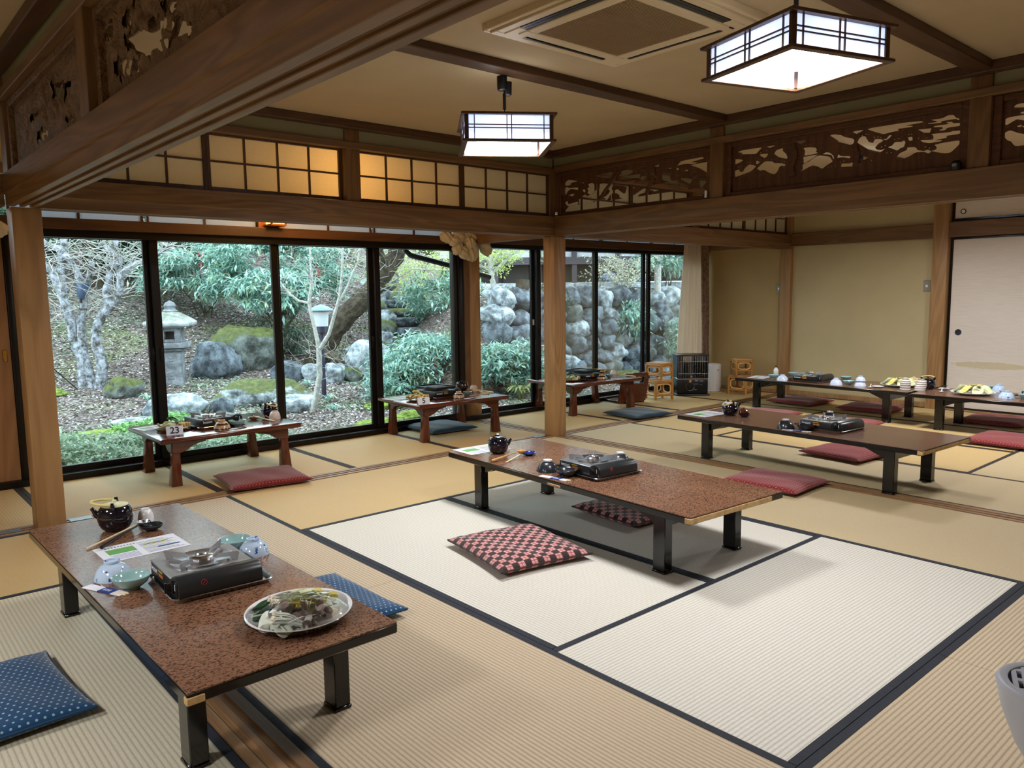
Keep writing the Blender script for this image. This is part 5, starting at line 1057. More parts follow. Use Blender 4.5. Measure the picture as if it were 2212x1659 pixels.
def spoon(label, x, y, z, rz, m): 
    t = T('spoon', label, 'spoon', (x, y, z), rz, 'white china spoons'); MB().tube([(0, 0, .022), (.06, 0, .016), (.10, 0, .006)], [.005, .005, .006], 8).build('spoon_handle', m, t, smooth=True); MB().lathe([(.0005, 0), (.014, .003), (.019, .010), (.0175, .010), (.0005, .004)], 16, (.118, 0), cap0=False, sx=1.5).build('spoon_bowl', m, t, smooth=True)
spoon('white spoon hanging over the edge in the middle of far table', 7.70, 3.40, z, radians(200), white_c); spoon('white spoon standing before the saucer on the right-hand far table', 7.80, 2.78, z, radians(195), white_c)
t = T('black_spatula', 'black tongs resting on the white saucer of right-hand far table', 'tongs', (7.86, 2.83, z+.016), radians(150)); MB().tube([(-.06, 0, .02), (.09, 0, -.008)], [.005, .004], 6).build('tong_arm', blackp, t); B(-.075, -.03, -.014, .014, .016, .024).build('tong_tip', blackp, t, bevel=.002)
bowl('upturned blue flowered bowl behind right-hand far platter', 8.09, 2.40, z, .060, .068, bw_m, None, 'blue and white bowls', True); bowl('upturned blue flowered bowl at front edge of right-hand far table', 7.66, 2.21, z, .064, .062, bw_m, None, 'blue and white bowls', True)
bowl('pale green bowl at the right picture edge on the far table', 7.68, 2.075, z, .055, .042, celadon, None, gp); bowl('pale green bowl behind the right-hand far platter', 8.18, 2.50, z, .055, .038, celadon, None, gp)
stove('black portable gas stove at right picture edge on the far table', 7.90, 1.98, z, radians(-88), side=blackp)
# ---- left window table
def numcard(n, x, y, z, rz):
    t = T('number_card', 'folded white card reading %s' % {'23': 'twenty-three on the left window table', '5': 'five on the middle window table'}[n], 'number card', (x, y, z), rz, 'number cards')
    MB().add([(-.053, 0, 0), (.053, 0, 0), (.053, .020, .060), (-.053, .020, .060), (.053, .045, 0), (-.053, .045, 0)], [(0, 1, 2, 3), (3, 2, 4, 5)]).build('card', white_p, t, recalc=False)
    text(n, .062, ink_m, t, (0, .0085, .030), (radians(90-18.4), 0, 0), 'number', .0003, 'CENTER', 0, .0012)
z = .34
def windowset(px_, tag_):
    pass
menu('menu sheet at the left corner of the left window table', (1.74, 5.93, z), radians(12), w=.26, d=.17); menu('menu sheet at the left end of the middle window table', (3.86, 5.97, z), radians(4), w=.26, d=.17); menu('menu sheet behind the middle post on the window table', (5.83, 6.02, z), radians(-4), w=.2, d=.15)
numcard('23', 1.735, 5.485, z, radians(-14)); numcard('5', 3.79, 5.462, z, radians(-18))
tray('steel tray under the stove of the left window table', 2.085, 5.73, z, radians(8), .37, .34); stove('black portable gas stove on the left window table', 2.085, 5.73, z+.006, radians(6), body=greym, side=blackp)
brp = plain('brown plate glaze', srgb(140, 108, 72), .3, coat=.3)
def smallplate(cx, cy, z, where, seed, pale=True):
    plate('brown oval plate of food '+where, cx, cy, z, .125, .105, .3, brp, h=.018); g = 'food on the plate '+where; r = random.Random(seed)
    for k in range(5): a = k*1.3; leafpiece('cabbage_leaf', 'pale leaf %s of the plate ' % DIRW[k]+where, cx-.03+.05*cos(a), cy+.05*sin(a), z+.008, .085, a, .4, veg['beige' if pale else 'cabb'], g+', leaves', .3, .8)
    for k in range(4): block('bamboo_slice', '%s pale slice on the plate ' % ['leftmost', 'second', 'third', 'rightmost'][k]+where, cx+.03+.018*k, cy-.02+.012*k, z+.016, (.014, .07, .03), .3+.2*k, veg['beige'] if k % 2 else veg['car'], g+', slices', .004)
    leafpiece('green_leaf', 'green leaf on top of the plate '+where, cx, cy+.01, z+.045, .10, .6, .3, veg['grn'] if not pale else veg['yel'], g, .2, .4)
    for k in range(3): mushroom('mushroom %s of the plate ' % DIRW[k+4]+where, cx+.06-.02*k, cy+.03-.02*k, z+.02, .03, k, .7, g+', mushrooms')
smallplate(1.80, 5.70, z, 'of left window table', 1, False); smallplate(3.895, 5.70, z, 'of middle window table', 2); smallplate(5.93, 5.77, z, 'beside middle post', 3, False)
bowl('upturned striped brown bowl on the left window table', 2.055, 5.475, z, .062, .068, brownband, None, 'striped brown bowls', True); bowl('upturned striped brown bowl on the middle window table', 4.225, 5.545, z, .056, .066, brownband, None, 'striped brown bowls', True); bowl('upturned striped bowl on the window table behind the post', 6.205, 5.615, z, .056, .066, brownband, None, 'striped brown bowls', True)
bowl('pale green bowl before the stove of left window table', 2.195, 5.545, z, .064, .042, celadon, None, gp); bowl('grey green bowl on the middle window table', 4.395, 5.63, z, .045, .042, plain('grey green glaze', srgb(120, 136, 130), .15, coat=.4), None, gp); bowl('grey green bowl on the window table behind the post', 6.37, 5.65, z, .042, .045, plain('grey green glaze', srgb(120, 136, 130), .15, coat=.4), None, gp)
envelope('white chopstick sleeve on the left window table', (2.17, 5.445, z), radians(8)); envelope('white chopstick sleeve on the middle window table', (4.33, 5.49, z), radians(4)); envelope('white chopstick sleeve on the window table behind the post', (6.29, 5.53, z), radians(0))
bowl('small dish with two sticks on the left window table', 2.405, 5.75, z, .045, .018, brownband, None, 'small sauce dishes', name='sauce_dish', foot=.5)
for k, (x, y, a, m, l) in enumerate(((2.445, 5.66, -78, chopst, 'pale stick across the small dish of the left window table'), (2.51, 5.745, -94, bentw, 'brown wooden spoon across the small dish of the left window table'), (4.68, 5.76, -78, chopst, 'pale stick before the teapot of the middle window table'), (6.62, 5.66, -60, chopst, 'pale stick on the right end of window table behind the post'))):
    t = T('serving_stick', l, 'stick', (x, y, z), radians(a), 'serving sticks on window tables'); MB().tube([(-.13, 0, .020), (.0, 0, .012), (.13, 0, .005)], [.004, .004, .006], 8).build('stick', m, t, smooth=True); MB().lathe([(.0005, -.003), (.007, 0), (.0005, .003)], 8, (.13, 0), cap0=False).xf(Matrix.Translation((0, 0, .005))).build('stick_end', m, t)
teapot('black kettle with drooping wooden handle at right end of left window table', 2.555, 5.80, z, radians(125), .063, .100, glaze_n, glaze_n, paleb, 'teapots', 'droop', neck=.82); cup('upturned pale cup beside the kettle of left window table', 2.535, 5.66, z, .042, .062, plain('pale pink stoneware', srgb(206, 196, 190), .25, coat=.3), 'upturned cups')
tray('steel tray under the grill stove of the middle window table', 4.175, 5.80, z, radians(8), .33, .36); stove('black grill stove with hot plate on the middle window table', 4.19, 5.80, z+.006, radians(4), kind='grill', side=blackp)
teapot('dark brown kettle with wooden handle at right end of middle window table', 4.60, 5.98, z, radians(-160), .062, .078, plain('dark brown glaze', srgb(50, 26, 18), .15, coat=.4), glaze_n, paleb, 'teapots', 'droop', neck=.85)
cup('upturned speckled cup beside the kettle of middle window table', 4.65, 5.865, z, .040, .060, plain('speckled stoneware', srgb(186, 168, 150), .25, coat=.3, var=.2, scale=80), 'upturned cups')
ladle('curved wooden ladle on the middle window table', 4.60, 5.80, z, radians(-88), bentw, bentw)
tray('steel tray under the grill stove behind the middle post', 6.165, 5.82, z, radians(4), .33, .36); stove('black grill stove on the window table behind the middle post', 6.18, 5.83, z+.006, radians(2), kind='grill', side=blackp)
cup('upturned pale cup at right end of the window table behind the post', 6.64, 5.83, z, .038, .060, plain('pale pink stoneware', srgb(206, 196, 190), .25, coat=.3), 'upturned cups')
ladle('curved wooden ladle at right end of window table behind the post', 6.55, 5.74, z, radians(-40), bentw, bentw)
t = T('lacquer_box', 'shiny golden yellow lidded box at the back of the window table behind the post', 'box', (6.60, 6.02, z), radians(-10)); B(-.065, .065, -.045, .045, 0, .05).build('box_body', plain('golden lacquer', srgb(190, 146, 60), .2, coat=.6, var=.15), t, bevel=.012, seg=3); B(-.068, .068, -.048, .048, .05, .066).build('box_lid', plain('golden lacquer', srgb(190, 146, 60), .2, coat=.6, var=.15), t, bevel=.010, seg=3)
# ------------------------------------------------------------------ heater corner
t = T('kerosene_heater', 'black kerosene heater with mirror chamber before the curtain', 'heater', (8.02, 5.78, 0), radians(-41))
B(-.21, .21, -.17, .17, .0, .02).build('drip_tray', blackp, t, bevel=.01, seg=2); B(-.19, .19, -.14, .15, .02, .20).build('base_cabinet', blackp, t, bevel=.012, seg=2)
B(-.19, .19, -.145, .15, .20, .212).build('steel_trim', steel, t, bevel=.002)
for s in (-1, 1): B(*sorted((s*.19, s*.178)), -.14, .15, .212, .485).build('side_panel', blackp, t, bevel=.002)
B(-.19, .19, .14, .15, .212, .485).build('reflector', steel, t); B(-.195, .195, -.15, .155, .485, .50).build('top_lid', blackp, t, bevel=.006, seg=2)
MB().add([(-.178, -.05, .215), (-.06, .13, .215), (-.06, .13, .48), (-.178, -.05, .48), (.178, -.05, .215), (.06, .13, .215), (.06, .13, .48), (.178, -.05, .48)], [(0, 1, 2, 3), (4, 7, 6, 5)]).build('mirror_wing', steel, t, recalc=False)
MB().lathe([(.075, .215), (.08, .235), (.06, .24), (.055, .36), (.075, .365), (.075, .385), (.05, .39)], 28, (0, .01), cap1=True).build('burner_chimney', plain('blued steel', srgb(90, 92, 96), .3, .9), t, smooth=True, angle=40)
MB().lathe([(.062, .24), (.060, .36)], 28, (0, .01), cap0=False).build('glass_chimney', glass_m, t, smooth=True)
wg = MB()
for k in range(13): xx = -.175+.029*k; wg.tube([(xx, -.146, .214), (xx, -.152, .35), (xx, -.146, .484)], .0014, 5)
for zz in (.27, .42): wg.tube([(-.178, -.150, zz), (.178, -.150, zz)], .0018, 5)
g_ = wg.build('wire_guard', steel, t); 
dl = MB(); dl.tube([(.05*cos(a/24*2*pi)-.03, -.142, .11+.05*sin(a/24*2*pi)) for a in range(25)], .002, 5, False); dl.build('dial_ring', steel, t)
kb = MB().lathe([(.030, 0), (.028, .012), (.0005, .013)], 22).xf(Matrix.Translation((-.03, -.14, .11)) @ Matrix.Rotation(pi/2, 4, 'X')); kb.build('control_dial', blackp, t, smooth=True)
MB().lathe([(.016, 0), (.015, .003), (.0005, .004)], 20).xf(Matrix.Translation((-.03, -.141, .178)) @ Matrix.Rotation(pi/2, 4, 'X')).build('round_badge', plain('orange badge', srgb(214, 150, 60), .4), t)
for q in ((.03, .06, .175, .187), (.09, .13, .18, .184), (.09, .13, .17, .173), (.02, .07, .14, .143), (.02, .05, .07, .074), (.09, .12, .13, .133)): B(q[0], q[1], -.1415, -.140, q[2], q[3]).build('printed_text', plain('grey print', srgb(150, 152, 156), .5), t)
t = T('air_purifier', 'white cylindrical air purifier beside the black heater', 'air purifier', (8.49, 5.76, 0)); MB().lathe([(.085, 0), (.09, .006), (.088, .018)], 40).build('purifier_base', white_c, t, smooth=True); MB().lathe([(.092, .020), (.095, .03), (.095, .335), (.088, .347), (.06, .350), (.058, .344), (.0005, .342)], 48).build('purifier_body', plain('matt white plastic', srgb(222, 216, 212), .5, var=.01), t, smooth=True)
B(-.005, .005, -.098, -.092, .265, .285).xf(Matrix.Rotation(radians(-20), 4, 'Z')).build('touch_panel', blackp, t, bevel=.001)
mesh_ = MB()
def stool_frame(t, s, h):
    a = s/2-.018
    for sx in (-1, 1):
        for sy in (-1, 1): MB().tube([(sx*a, sy*a, 0), (sx*a, sy*a, h-.03), (sx*(a-.006), sy*(a-.006), h-.012)], [.015, .016, .017], 10).build('stool_leg', rattan, t, smooth=True)
    for k in range(4):
        R = Matrix.Rotation(k*pi/2, 4, 'Z')
        MB().tube([(-a, -a, .055), (a, -a, .055)], .013, 10).xf(R).build('lower_rail', rattan_x, t, smooth=True)
        MB().tube([(-a, -a, h-.03), (a, -a, h-.03)], .014, 10).xf(R).build('upper_rail', rattan_x, t, smooth=True)
        n = 26; rx, rz_ = a-.022, (h-.03-.055)/2-.018; P = []
        for i in range(n+1):
            q = 2*pi*i/n; cx = abs(cos(q))**.6*(1 if cos(q) >= 0 else -1); cz = abs(sin(q))**.6*(1 if sin(q) >= 0 else -1); P.append((rx*cx, -a+.002, .055+(h-.085)/2+rz_*cz))
        MB().tube(P, .0085, 7, False).xf(R).build('bent_cane_ring', plain('pale cane ring', srgb(222, 178, 112), .35), t, smooth=True)
    B(-s/2+.012, s/2-.012, -s/2+.012, s/2-.012, h-.022, h).build('woven_seat', plain('woven cane seat', srgb(190, 140, 84), .5, var=.25, scale=90), t, bevel=.008, seg=2)
def stool(label, x, y, z, rz, s, h, g): t = T('rattan_stool', label, 'stool', (x, y, z), rz, g); stool_frame(t, s, h); return t
gs = 'stacked rattan stools'
stool('lower rattan stool of the stack left of the black heater', 7.42, 5.79, 0, radians(-22), .26, .235, gs); stool('upper rattan stool of the stack left of the black heater', 7.42, 5.79, .238, radians(2), .25, .20, gs)
stool('lower rattan stool of the stack by the ochre wall', 8.50, 5.36, 0, radians(8), .26, .235, gs); stool('upper rattan stool of the stack by the ochre wall', 8.50, 5.36, .238, radians(-38), .23, .20, gs)
def zaisu(label, x, y, rz):
    t = T('legless_chair', label, 'chair', (x, y, 0), rz)
    B(-.17, .17, -.20, .20, .012, .028).build('seat', redwood, t, bevel=.004); B(-.17, -.13, -.20, .20, 0, .012).build('runner', redwood, t); B(.13, .17, -.20, .20, 0, .012).build('runner', redwood, t)
    bk = MB(); n = 20; R_o, R_i = [], []
    pts = [(-.19, 0), (-.19, .28), (-.165, .335), (-.12, .35), (.12, .35), (.165, .335), (.19, .28), (.19, 0)]; M_ = Matrix.Translation((0, .19, .02)) @ Matrix.Rotation(radians(-14), 4, 'X')
    for a, b in (((-.19, 0), (-.145, .0)),): pass
    bk.prism([(-.19, 0), (.19, 0), (.19, .22), (-.19, .22)], -.008, .008, 'y'); bk.prism([(-.19, .22), (-.13, .22), (-.13, .285), (-.10, .30), (-.12, .35), (-.165, .335), (-.19, .28)], -.008, .008, 'y'); bk.prism([(.19, .22), (.13, .22), (.13, .285), (.10, .30), (.12, .35), (.165, .335), (.19, .28)][::-1], -.008, .008, 'y'); bk.prism([(-.10, .30), (.10, .30), (.12, .35), (-.12, .35)], -.008, .008, 'y')
    bk.xf(M_).build('backrest', redwood, t, bevel=.003); return t
zaisu('dark red legless chair leaning behind the third window table', 6.96, 5.97, radians(165))
# ------------------------------------------------------------------ grey stand at the bottom right corner
sg = plain('pale grey plastic', srgb(188, 194, 208), .35, var=.02)
t = T('dispenser_stand', 'pale grey plastic stand with slotted round tray at the lower right corner', 'stand', (1.150, .252, 0), radians(20)); zt = .77
MB().lathe([(.0005, zt-.115), (.030, zt-.11), (.045, zt-.085), (.062, zt-.04), (.070, zt-.004), (.067, zt)], 44, cap0=False).build('tray_bowl', sg, t, smooth=True)
tp = MB(); n = 44
tp.lathe([(.067, zt), (.062, zt+.0012), (.056, zt), (.056, zt-.004)], n, cap0=False).build('tray_rim', sg, t, smooth=True)
ds = MB()
for k in range(9):
    yy = -.048+.012*k; hw = sqrt(max(0, .060**2-yy*yy))
    ds.box(-hw, hw, yy-.003, yy+.003, zt-.005, zt-.001)
for k in (-1, 0, 1): ds.box(k*.03-.004, k*.03+.004, -.05, .05, zt-.006, zt-.0012)
ds.build('slotted_grid', sg, t); MB().lathe([(.055, zt-.03), (.0005, zt-.03)], 30, cap0=False).build('tray_inside', greyd, t)
B(.005, .045, -.02, .02, .02, zt-.10).build('post', sg, t, bevel=.006, seg=2)
B(-.11, .14, -.12, .12, 0, .02).build('foot_plate', plain('brown base board', srgb(90, 54, 40), .5), t, bevel=.004)
# ------------------------------------------------------------------ the garden
def sst(a, b, t): t = min(1, max(0, (t-a)/(b-a))); return t*t*(3-2*t)
def itp(P, t):
    for (a, za), (b, zb) in zip(P, P[1:]):
        if t <= b: return za+(zb-za)*max(0, (t-a)/(b-a))
    return P[-1][1]
PL = [(6, -.35), (9, -.33), (10.5, -.22), (12.6, -.02), (16, 1.0), (20, 2.7), (26, 5.6), (34, 10)]
PR = [(6, -.35), (9.2, -.28), (9.75, 1.05), (11, 1.2), (12.5, 1.32), (15, 1.42), (24, 1.6), (34, 6)]
def gz(x, y):
    w = sst(6.4, 8.0, x-(y-9.5)*.45); return itp(PL, y)*(1-w)+itp(PR, y)*w
def gzn(x, y): return gz(x, y)+.05*noise.noise(Vector((x*.9, y*.9, 0)))*min(1, max(0, (y-7)/2))+.018*noise.noise(Vector((x*4, y*4, 3)))
mb = MB(); nx, ny = 150, 150; X0, X1, Y0, Y1 = -12, 30, 6.4, 38
for j in range(ny+1):
    for i in range(nx+1):
        x = X0+(X1-X0)*i/nx; v = j/ny; y = Y0+(Y1-Y0)*v**1.5; mb.v.append((x, y, gzn(x, y)))
for j in range(ny):
    for i in range(nx): k = j*(nx+1)+i; mb.f.append((k, k+1, k+nx+2, k+nx+1))
tag(mb.build('ground', ground_m, smooth=True, angle=180, recalc=False), 'sloping garden ground covered with litter and moss', None, None, 'structure')
def leaves(mb, pts, size, asp, rnd, droop=.3, up=None):
    for p in pts:
        s = size*rnd.uniform(.65, 1.3); a = rnd.uniform(0, 2*pi); el = rnd.gauss(-droop, .45)
        d = Vector((cos(a)*cos(el), sin(a)*cos(el), sin(el))); w = d.cross(Vector((0, 0, 1)))
        w = (w.normalized() if w.length > .01 else Vector((1, 0, 0)))+Vector((0, 0, rnd.uniform(-.6, .6))); w = w.normalized()*s*asp*.5
        p = Vector(p); m = p+d*s*.5; e = p+d*s+Vector((0, 0, -.12*s))
        mb.add([p, m-w, e, m+w], [(0, 1, 2, 3)])
def scatter_ground(name, label, cat, n, reg, size, asp, m, seed, lift=.01, kind='stuff', cond=None):
    rnd = random.Random(seed); mb = MB(); k = 0
    while k < n:
        x = rnd.uniform(reg[0], reg[1]); y = reg[2]+(reg[3]-reg[2])*rnd.random()**1.7
        if x > y*1.9 or x < y*.12-1.5: k += 1; continue
        if cond and not cond(x, y): k += 1; continue
        z = gzn(x, y)+lift*rnd.random(); s = size*(.7+.05*y)
        a = rnd.uniform(0, 2*pi); t = rnd.uniform(-.5, .5); d = Vector((cos(a), sin(a), t))*s*rnd.uniform(.6, 1.2); w = Vector((-sin(a), cos(a), rnd.uniform(-.5, .5)))*s*asp*.5
        p = Vector((x, y, z+.004)); mb.add([p, p+d*.5-w, p+d, p+d*.5+w], [(0, 1, 2, 3)]); k += 1
    o = mb.build(name, m, recalc=False); tag(o, label, cat, None, kind); return o
scatter_ground('fallen_leaves', 'dry fallen leaves scattered over the garden slope', 'leaves', 290000, (-2, 20, 6.7, 20), .046, .45, litter_m, 1)
mossy = lambda x, y: noise.noise(Vector((x*.55, y*.55, 1.7))) > .02
scatter_ground('low_weeds', 'patches of low green weeds on the garden slope', 'weeds', 120000, (-2, 20, 7.2, 21), .045, .42, fern_m, 2, .05, cond=mossy)
# ground cover thicket right outside the left windows
def carpet(name, label, c, rx, ry, h, n, size, m, seed, asp=.5):
    rnd = random.Random(seed); P = []
    for k in range(n):
        a = rnd.uniform(0, 2*pi); r = sqrt(rnd.random()); x = c[0]+rx*r*cos(a); y = c[1]+ry*r*sin(a)
        if y < 6.66: y = 6.66+rnd.random()*.2
        hh = h*(1-r**2.4)*(.75+.5*noise.noise(Vector((x*2.2, y*2.2, seed))))
        P.append((x, y, gzn(x, y)+max(.0, hh)*rnd.uniform(.55, 1.05)))
    mb = MB(); leaves(mb, P, size, asp, rnd, -.15); o = mb.build(name, m, recalc=False); tag(o, label, 'ground cover', None, 'stuff'); return o
carpet('ground_cover', 'dense small-leaved ground cover outside the leftmost window', (1.75, 8.0), 1.5, 1.45, .36, 30000, .05, fern_m, 5)
carpet('ground_cover', 'bright green ground cover behind the left window table', (3.0, 9.2), .9, .8, .22, 9000, .05, leafmat('bright ground leaves', [(0, srgb(84, 128, 66)), (.6, srgb(130, 176, 104)), (1, srgb(170, 204, 140))]), 6)
carpet('ground_cover', 'low ground cover below the left window table', (3.1, 7.5), 1.3, .85, .25, 9000, .05, fern_m, 7)
def shrub(label, c, rad, n, size, m, seed, asp=.30, droop=.35, stems=5, name='nandina_shrub', cat='shrub', group='shrubs in the garden', base=None, berries=None):
    x0, y0, z0 = c; zb = gz(x0, y0) if base is None else base; t = T(name, label, cat, (x0, y0, zb), 0, group); rnd = random.Random(seed); P = []
    tips = []
    for k in range(max(12, n//100)):
        a = rnd.uniform(0, 2*pi); e = math.acos(rnd.uniform(-.55, 1)); r = rnd.uniform(.45, 1)**.6
        tips.append(Vector((rad[0]*r*sin(e)*cos(a), rad[1]*r*sin(e)*sin(a), z0-zb+rad[2]*r*cos(e))))
    for k in range(n):
        q = rnd.choice(tips); P.append(q+Vector((rnd.gauss(0, .10), rnd.gauss(0, .10), rnd.gauss(0, .06))))
    mb = MB(); leaves(mb, P, size, asp, rnd, droop); f = mb.build('foliage', m, t, recalc=False); f['kind'] = 'stuff'
    sm = MB()
    for k in range(stems):
        q = rnd.choice(tips); sm.tube([(rnd.gauss(0, .05), rnd.gauss(0, .05), -.05), (q.x*.35, q.y*.35, q.z*.5), (q.x*.8, q.y*.8, q.z*.95)], [.014, .010, .006], 6)
    sm.build('stems', bark2, t, smooth=True)
    if berries:
        bm_ = MB()
        for (bx, by, bz) in berries:
            for k in range(70): 
                q = MB().lathe([(.0004, -.011), (.011, 0), (.0004, .011)], 5, cap0=False); q.xf(Matrix.Translation((bx-x0+rnd.gauss(0, .03), by-y0+rnd.gauss(0, .03), bz-zb+rnd.gauss(0, .07)))); bm_.join(q)
        b = bm_.build('red_berries', redberry_m, t, recalc=False); b['kind'] = 'stuff'
    return t
shrub('blue green shrub with a red berry cluster behind the middle window table', (6.95, 10.15, .22), (.75, .6, .45), 6500, .105, nandina_m, 21, berries=[(6.86, 9.6, .2)])
shrub('blue green shrub left of the window post, lower left of the stone steps', (6.35, 9.7, .0), (.5, .45, .3), 2600, .095, nandina_m, 22)
shrub('blue green shrub seen right of the window post', (7.85, 9.0, .15), (.62, .4, .38), 4600, .105, nandina_m, 23)
shrub('tall blue green shrub above the stone steps', (8.9, 12.0, 1.15), (.85, .7, .55), 4600, .11, nandina_m, 24)
shrub('large blue green shrub mass behind the garden lamp', (6.75, 14.6, 1.75), (1.5, .9, 1.0), 11000, .125, nandina_m, 25, berries=[(7.2, 13.8, 1.65)], stems=9)
shrub('drooping blue green shrub at right of the stone lantern window', (5.95, 13.2, 1.35), (.62, .5, .42), 3000, .15, nandina_m, 26, droop=.5)
shrub('blue green shrub with two red berry sprays high behind the stone lantern', (5.6, 15.6, 1.75), (1.2, .7, .55), 5200, .12, nandina_m, 27, berries=[(5.45, 15.1, 1.93), (5.85, 14.95, 1.70)])
shrub('small blue green plant hanging over the stone wall', (11.05, 9.3, .75), (.35, .22, .42), 1300, .11, nandina_m, 28, droop=.7, base=.9)
shrub('blue green shrub low at the right beside the curtain', (12.3, 8.9, .3), (.5, .3, .5), 3200, .09, nandina_m, 29)
shrub('dark bush on top of the stone wall near the stump', (9.5, 9.9, 1.05), (.5, .35, .35), 2600, .09, evergreen_m, 30, .35, base=.9)
shrub('evergreen bush at upper right behind the curtain edge', (13.6, 10.4, 2.0), (.8, .5, .6), 3200, .14, nandina_m, 31)
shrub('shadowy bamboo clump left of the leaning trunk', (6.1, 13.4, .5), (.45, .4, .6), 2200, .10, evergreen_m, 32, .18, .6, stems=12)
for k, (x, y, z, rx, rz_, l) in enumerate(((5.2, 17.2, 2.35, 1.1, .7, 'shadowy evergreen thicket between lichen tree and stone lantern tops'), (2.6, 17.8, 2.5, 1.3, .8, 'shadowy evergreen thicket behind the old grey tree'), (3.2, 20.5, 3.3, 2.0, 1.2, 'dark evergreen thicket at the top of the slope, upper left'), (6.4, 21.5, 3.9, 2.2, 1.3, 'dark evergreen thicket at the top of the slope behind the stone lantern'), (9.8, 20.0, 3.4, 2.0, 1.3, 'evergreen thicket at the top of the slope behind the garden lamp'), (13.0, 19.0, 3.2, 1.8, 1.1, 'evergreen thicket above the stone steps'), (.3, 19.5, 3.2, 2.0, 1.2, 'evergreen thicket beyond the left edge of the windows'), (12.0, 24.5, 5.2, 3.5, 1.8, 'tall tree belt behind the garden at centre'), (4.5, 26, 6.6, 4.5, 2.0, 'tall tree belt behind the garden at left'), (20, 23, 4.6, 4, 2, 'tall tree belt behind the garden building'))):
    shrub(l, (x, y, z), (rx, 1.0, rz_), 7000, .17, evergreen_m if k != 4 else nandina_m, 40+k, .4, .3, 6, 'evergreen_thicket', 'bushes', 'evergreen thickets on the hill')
def plantlet(label, c, n, L, m, seed, arch=.6, name='strap_leaf_plant'):
    rnd = random.Random(seed); t = T(name, label, 'plant', (c[0], c[1], gzn(c[0], c[1])), 0, 'small leafy plants'); mb = MB()
    for k in range(n):
        a = rnd.uniform(0, 2*pi); l = L*rnd.uniform(.6, 1); w = l*.09; o = len(mb.v)
        for j in range(6):
            v = j/5; r = l*v*.75; z = l*arch*sin(pi*v*.75); ww = w*sin(pi*min(1, .15+v*.85))
            mb.v += [(r*cos(a)-ww*sin(a), r*sin(a)+ww*cos(a), z), (r*cos(a)+ww*sin(a), r*sin(a)-ww*cos(a), z)]
        for j in range(5): q = o+2*j; mb.f.append((q, q+1, q+3, q+2))
    mb.build('strap_leaves', m, t, recalc=False); MB().tube([(0, 0, -.02), (0, 0, .04)], .01, 6).build('crown', bark2, t); return t
for k, (x, y, n, L, l) in enumerate(((7.67, 8.55, 60, .42, 'spiky arching grass clump right of the window post'), (5.6, 11.2, 14, .22, 'small star shaped plant before the round stones, left'), (6.75, 11.0, 16, .26, 'small star shaped plant before the big pale rock'), (7.1, 10.7, 12, .22, 'small plant at the right edge of the garden lamp window'), (5.35, 10.1, 12, .2, 'small plant at the foot of the garden lamp'), (5.05, 9.4, 14, .2, 'small plant at the foot of the slender young tree'), (3.25, 11.3, 12, .22, 'small leafy sprig right of the lichen grey tree'))):
    plantlet(l, (x, y), n, L, nandina_m if k else leafmat('pale grass blades', [(0, srgb(110, 126, 80)), (.6, srgb(166, 174, 120)), (1, srgb(206, 206, 160))]), 60+k)
# ---- rocks
def rock(label, c, r, rz, m, seed, flat=0, name='garden_rock', group='garden rocks', parent=None, sub=4, z=None, rough=.32, kind=None):
    bm = bmesh.new(); bmesh.ops.create_icosphere(bm, subdivisions=sub, radius=1); o3 = Vector((seed*3.7, seed*1.3, 0))
    for v in bm.verts:
        p = v.co.copy(); d = 1+rough*noise.noise(p*1.1+o3)+rough*.4*noise.noise(p*2.7+o3)+.05*noise.noise(p*7+o3)
        q = p*d
        q.x = math.copysign(abs(q.x)**.85, q.x); q.y = math.copysign(abs(q.y)**.85, q.y)
        if flat and q.z > flat: q.z = flat+(q.z-flat)*.2
        v.co = Vector((q.x*r[0], q.y*r[1], q.z*r[2]))
    me = bpy.data.meshes.new(name); bm.to_mesh(me); bm.free(); me.shade_smooth(); me.materials.append(m)
    o = bpy.data.objects.new(name, me); COL.objects.link(o); o.rotation_euler.z = rz
    zz = gz(c[0], c[1])+r[2]*.35 if z is None else z; o.location = (c[0], c[1], zz)
    if parent: o.parent = parent
    else: tag(o, label, 'rock', group)
    return o
